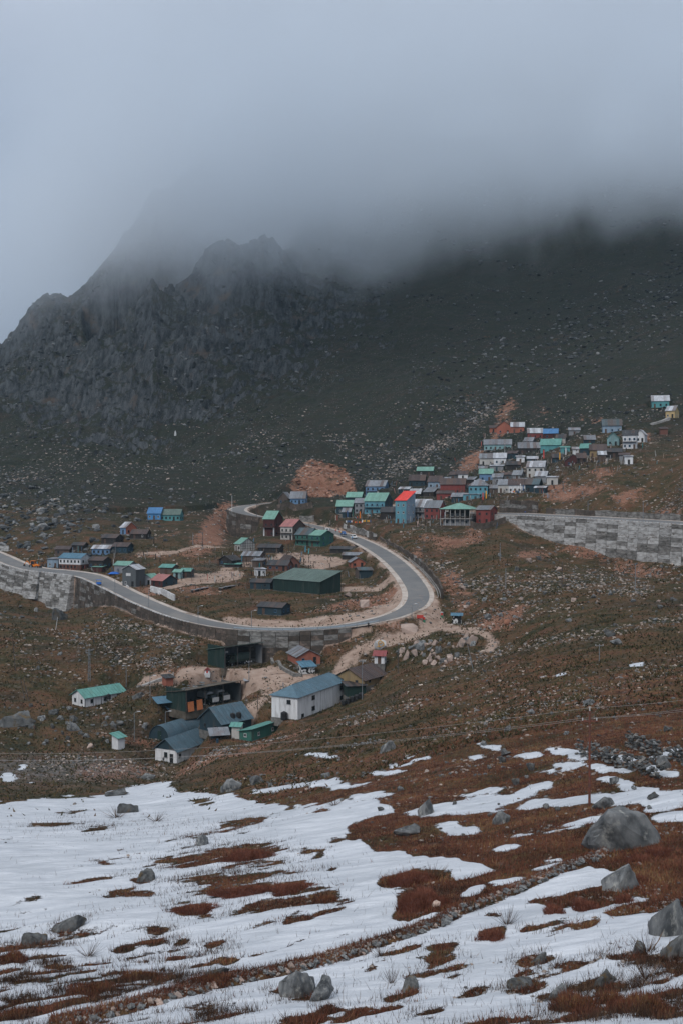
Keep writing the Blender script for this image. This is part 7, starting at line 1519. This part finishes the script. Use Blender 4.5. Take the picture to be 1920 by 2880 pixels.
# shrubs: each a thing
def shrub_mesh(seed, n_, h, spread, wid, mat, twiggy=False):
    r = np.random.default_rng(seed); V_ = []; t_ = []
    for i in range(n_):
        a = r.uniform(0, 6.28); d = r.uniform(0, 1) ** .6; bx_, by2 = math.cos(a) * d * spread * .55, math.sin(a) * d * spread * .45; L_ = h * (1.15 - .55 * d) * r.uniform(.6, 1.1)
        ox, oy = math.cos(a) * d * spread * .55 + r.normal(0, .12) * h, math.sin(a) * d * spread * .45 + r.normal(0, .12) * h
        pts3 = [np.array([bx_ * (.25 if twiggy else .8), by2 * (.25 if twiggy else .8), -.05]), np.array([bx_ + ox * .4, by2 + oy * .4, L_ * .55]), np.array([bx_ + ox, by2 + oy, L_])]
        th = r.uniform(0, 3.14); w3 = np.array([math.cos(th), math.sin(th), 0]) * wid
        tt = r.uniform(0, 1)
        for p0, p1, k0, k1 in ((pts3[0], pts3[1], 1, .7), (pts3[1], pts3[2], .7, .15)):
            V_ += [p0 - w3 * k0, p0 + w3 * k0, p1 + w3 * k1, p1 - w3 * k1]; t_ += [tt] * 4
    V_ = np.array(V_); F_ = np.arange(len(V_)).reshape(-1, 4)
    me = bpy.data.meshes.new('shrub'); me.from_pydata([tuple(q) for q in V_], [], [tuple(f) for f in F_.tolist()]); a_ = me.attributes.new('tint', 'FLOAT', 'POINT'); a_.data.foreach_set('value', np.array(t_, np.float32)); me.materials.append(mat); return me
REDM = tint_mat('red_twigs', [(0, (.055, .022, .017)), (.5, (.15, .055, .038)), (1, (.27, .125, .08))], nm=.25)
def cushion_mesh(seed, w_, d_, h_, mat):
    r = np.random.default_rng(seed); n_ = int(min(5200, 260 * w_ * d_ + 300)); a = r.uniform(0, 6.28, n_); q = r.uniform(0, 1, n_) ** .5
    lob = 1 + .22 * np.sin(a * 3 + seed) + .14 * np.sin(a * 5 + seed * 2); x = np.cos(a) * q * w_ / 2 * lob; y = np.sin(a) * q * d_ / 2 * lob
    dome = np.clip(1 - q * q, 0, 1) ** .7 * (.75 + .35 * fbm(x * 1.3 + seed, y * 1.3, 3, seed)); bz = dome * h_ * .7; L_ = r.uniform(.12, .30, n_) * (.5 + .6 * h_); th = r.uniform(0, 3.14, n_); wd = .015
    lx = x / max(w_, .1) * .5 * L_ * 2 + r.normal(0, .22, n_) * L_; ly = y / max(d_, .1) * .5 * L_ * 2 + r.normal(0, .22, n_) * L_
    A_ = np.stack([x - np.cos(th) * wd, y - np.sin(th) * wd, bz - .06], -1); B_ = np.stack([x + np.cos(th) * wd, y + np.sin(th) * wd, bz - .06], -1); C_ = np.stack([x + lx, y + ly, bz + L_], -1)
    V_ = np.stack([A_, B_, C_], 1).reshape(-1, 3); F_ = [tuple(f) for f in np.arange(n_ * 3).reshape(-1, 3).tolist()]; tt = np.repeat(r.uniform(0, 1, n_) * .6 + dome * .4, 3)
    # dark woody core under the twigs
    m_ = 16; core = []; k0 = n_ * 3
    for ri, rr_ in enumerate((1.0, .8, .55, .25)):
        for i_ in range(m_):
            aa = 2 * math.pi * i_ / m_; lb = 1 + .22 * math.sin(aa * 3 + seed) + .14 * math.sin(aa * 5 + seed * 2); core.append((math.cos(aa) * rr_ * w_ / 2 * lb, math.sin(aa) * rr_ * d_ / 2 * lb, (1 - rr_ * rr_) ** .7 * h_ * .55 - .08))
    for ri in range(3):
        for i_ in range(m_): F_.append((k0 + ri * m_ + i_, k0 + ri * m_ + (i_ + 1) % m_, k0 + (ri + 1) * m_ + (i_ + 1) % m_, k0 + (ri + 1) * m_ + i_))
    F_.append(tuple(k0 + 3 * m_ + i_ for i_ in range(m_)))
    me = bpy.data.meshes.new('shrub'); me.from_pydata([tuple(v) for v in V_] + core, [], F_); a_ = me.attributes.new('tint', 'FLOAT', 'POINT'); a_.data.foreach_set('value', np.r_[tt, np.full(len(core), .12)].astype(np.float32)); me.materials.append(mat); return me
TWG = [shrub_mesh(40 + i, 46, 1.0, 1.0, .012, TWIG, True) for i in range(3)]
SHRUBS = [(1160,2488,150,44,'r','long red shrub in the snow left of the heath tongue'),(1195,2560,150,80,'r','big red-brown mound shrub beside the slanting stone wall'),(1385,2648,80,44,'r','red shrub alone on the lower snow'),(1800,2425,60,40,'r','red shrub below the huge grey boulder, left of two'),(1860,2408,70,40,'r','red shrub below the huge grey boulder, right of two'),(1800,2490,80,40,'r','red shrub against the flat grey boulder at the right'),(1650,2560,80,40,'r','pale red shrub in the right-hand snow'),(1560,2570,60,34,'r','pale red shrub left of its twin in the right-hand snow'),(1760,2540,50,40,'r','small red shrub near the right snow tongue'),(545,2572,130,38,'r','oval red shrub patch in the middle left snow'),(690,2520,190,40,'r','long red shrub bank in the middle of the snow'),(830,2512,150,40,'r','red shrub bank right of the long one in the snow'),(700,2420,160,44,'r','dark red shrub bank in the upper middle snow'),
 (1620,2850,150,60,'b','brown grass clump at the bottom right'),(1810,2850,170,66,'b','rust-brown grass clump in the bottom right corner'),(1720,2830,90,40,'b','brown grass clump between the two at the bottom right'),(600,2770,110,40,'b','brown moss clump beside the lower stone wall'),(250,2800,150,40,'b','brown brush clump at the lower left'),(380,2760,120,36,'b','brown brush clump right of the lower left one'),(30,2710,80,44,'b','brown brush clump at the left edge'),(30,2870,90,40,'b','dark brush clump in the bottom left corner'),(920,2540,60,40,'b','brown brush clump at the end of the long snow heath'),
 (1425,2600,60,56,'t','bare leafless bush in the snow above the lone red shrub'),(1820,2680,90,60,'t','bare leafless bush at the right edge of the snow'),(1815,2755,80,70,'t','spindly leafless bush near the lower right edge'),(250,2690,70,40,'t','bare twigs in the lower left snow'),(1100,2765,40,60,'t','few bare stems in the lower middle snow'),(1330,2560,60,34,'t','bare brush tuft beside the slanting wall'),(590,2760,60,50,'t','bare twigs beside the brown moss clump'),(1220,2470,70,40,'t','bare stems at the end of the long red shrub'),(330,2300,60,34,'t','dark twig tuft on the upper left snowfield'),(440,2310,60,26,'t','dark twig tuft right of its neighbour on the upper left snowfield'),(940,2265,50,20,'t','dark twig tuft near the far snow edge'),(1070,2690,50,36,'t','bare twig tuft just below the stone wall'),(1560,2720,60,34,'t','bare stems left of the mossy rock in the right snow')]
for k, (u_, v_, wpx, hpx, kd, lab) in enumerate(SHRUBS):
    p = ground(u_, v_); s = p[1] / F_PX; w_ = wpx * s
    if kd == 't': o = link('shrub', TWG[k % 3], None, tuple(p), (0, 0, 0), (w_ / 1.1, w_ / 1.1, hpx * s))
    else:
        d_ = min(w_, hpx * s * 2.0); yy = p[1] + d_ * .3; o = link('shrub', cushion_mesh(k + 3, w_, d_, hpx * s * .62, REDM if kd == 'r' else HEATHM), None, (p[0], yy, float(hgt(p[0], yy))), (0, 0, math.radians(12)))
    tag(o, lab, 'shrub')

# ------------------------------------------------------------------ air: even haze over the valley, and the cloud bank on the mountain
def box_object(name, lo, hi, mat):
    me = bpy.data.meshes.new(name)
    v = [(x, y, z) for x in (lo[0], hi[0]) for y in (lo[1], hi[1]) for z in (lo[2], hi[2])]
    f = [(0, 1, 3, 2), (4, 6, 7, 5), (0, 4, 5, 1), (2, 3, 7, 6), (0, 2, 6, 4), (1, 5, 7, 3)]
    me.from_pydata(v, [], f); me.materials.append(mat)
    o = bpy.data.objects.new(name, me); COL.objects.link(o); return o
m = bpy.data.materials.new('haze_air'); m.use_nodes = True; t = m.node_tree; t.nodes.clear()
mo = t.nodes.new('ShaderNodeOutputMaterial'); pv = t.nodes.new('ShaderNodeVolumePrincipled')
pv.inputs['Color'].default_value = (0.66, 0.88, 1.0, 1); pv.inputs['Density'].default_value = 0.00006; pv.inputs['Anisotropy'].default_value = 0.0
t.links.new(pv.outputs[0], mo.inputs['Volume'])
hz = box_object('haze', (-1000, -60, float(GZ.min()) - 1), (1000, 1680, float(GZ.max()) + 6), m); hz['kind'] = 'stuff'
hz['label'] = 'thin bluish haze filling the whole valley'; hz['category'] = 'haze'

m = bpy.data.materials.new('cloud_mist'); m.use_nodes = True; t = m.node_tree; t.nodes.clear()
N = t.nodes.new; L = t.links.new
mo = N('ShaderNodeOutputMaterial'); pv = N('ShaderNodeVolumePrincipled')
pv.inputs['Color'].default_value = (0.90, 0.948, 0.995, 1); pv.inputs['Anisotropy'].default_value = 0.0
geo = N('ShaderNodeNewGeometry'); sp = N('ShaderNodeSeparateXYZ'); L(geo.outputs['Position'], sp.inputs[0])
def math_(op, a, b=None, c=None):
    q = N('ShaderNodeMath'); q.operation = op
    for i, s in enumerate((a, b, c)):
        if s is None: continue
        if isinstance(s, (int, float)): q.inputs[i].default_value = s
        else: L(s, q.inputs[i])
    return q.outputs[0]
mp = N('ShaderNodeMapping'); mp.inputs['Scale'].default_value = (1, 1, 0.55); L(geo.outputs['Position'], mp.inputs[0])
n1 = N('ShaderNodeTexNoise'); n1.inputs['Scale'].default_value = 0.0052; n1.inputs['Detail'].default_value = 5.5; n1.inputs['Roughness'].default_value = 0.6; n1.inputs['Distortion'].default_value = 0.4
L(mp.outputs[0], n1.inputs['Vector'])
# height of the cloud's underside: higher on the right flank, lower over the left cliffs
ratio = math_('DIVIDE', sp.outputs['X'], sp.outputs['Y'])
basez = math_('MULTIPLY_ADD', ratio, 165.0, 183.0)
wob = math_('MULTIPLY_ADD', n1.outputs[0], 420.0, -210.0)
n2 = N('ShaderNodeTexNoise'); n2.inputs['Scale'].default_value = 0.017; n2.inputs['Detail'].default_value = 4; n2.inputs['Roughness'].default_value = 0.6; L(mp.outputs[0], n2.inputs['Vector'])
wob = math_('ADD', wob, math_('MULTIPLY_ADD', n2.outputs[0], 130.0, -65.0))
hgt_ = math_('SUBTRACT', math_('ADD', sp.outputs['Z'], wob), basez)
rampn = N('ShaderNodeMapRange'); rampn.interpolation_type = 'SMOOTHSTEP'
rampn.inputs[1].default_value = -30; rampn.inputs[2].default_value = 55; rampn.inputs[3].default_value = 0; rampn.inputs[4].default_value = 1
L(hgt_, rampn.inputs[0])
leftf = N('ShaderNodeMapRange'); leftf.interpolation_type = 'SMOOTHSTEP'; leftf.inputs[1].default_value = -0.40; leftf.inputs[2].default_value = -0.08; leftf.inputs[3].default_value = 0.12; leftf.inputs[4].default_value = 1.0
L(ratio, leftf.inputs[0])
dens = math_('MULTIPLY', math_('MULTIPLY', math_('POWER', rampn.outputs[0], 1.5), 0.0062), leftf.outputs[0])
backf = N('ShaderNodeMapRange'); backf.interpolation_type = 'SMOOTHSTEP'; backf.inputs[1].default_value = 890; backf.inputs[2].default_value = 1010; backf.inputs[3].default_value = 1.0; backf.inputs[4].default_value = 3.2; L(sp.outputs['Y'], backf.inputs[0])
topf = N('ShaderNodeMapRange'); topf.interpolation_type = 'SMOOTHSTEP'; topf.inputs[1].default_value = 300; topf.inputs[2].default_value = 450; topf.inputs[3].default_value = 1.0; topf.inputs[4].default_value = 0.25; L(math_('ADD', sp.outputs['Z'], math_('MULTIPLY_ADD', n1.outputs[0], 400.0, -200.0)), topf.inputs[0])
dens = math_('MULTIPLY', math_('MULTIPLY', dens, backf.outputs[0]), topf.outputs[0])
L(dens, pv.inputs['Density']); L(pv.outputs[0], mo.inputs['Volume'])
cb = box_object('cloud_bank', (-900, 560, 110), (900, 1660, 470), m); cb['kind'] = 'stuff'
cb['label'] = 'grey cloud bank swallowing the top of the mountain'; cb['category'] = 'cloud'
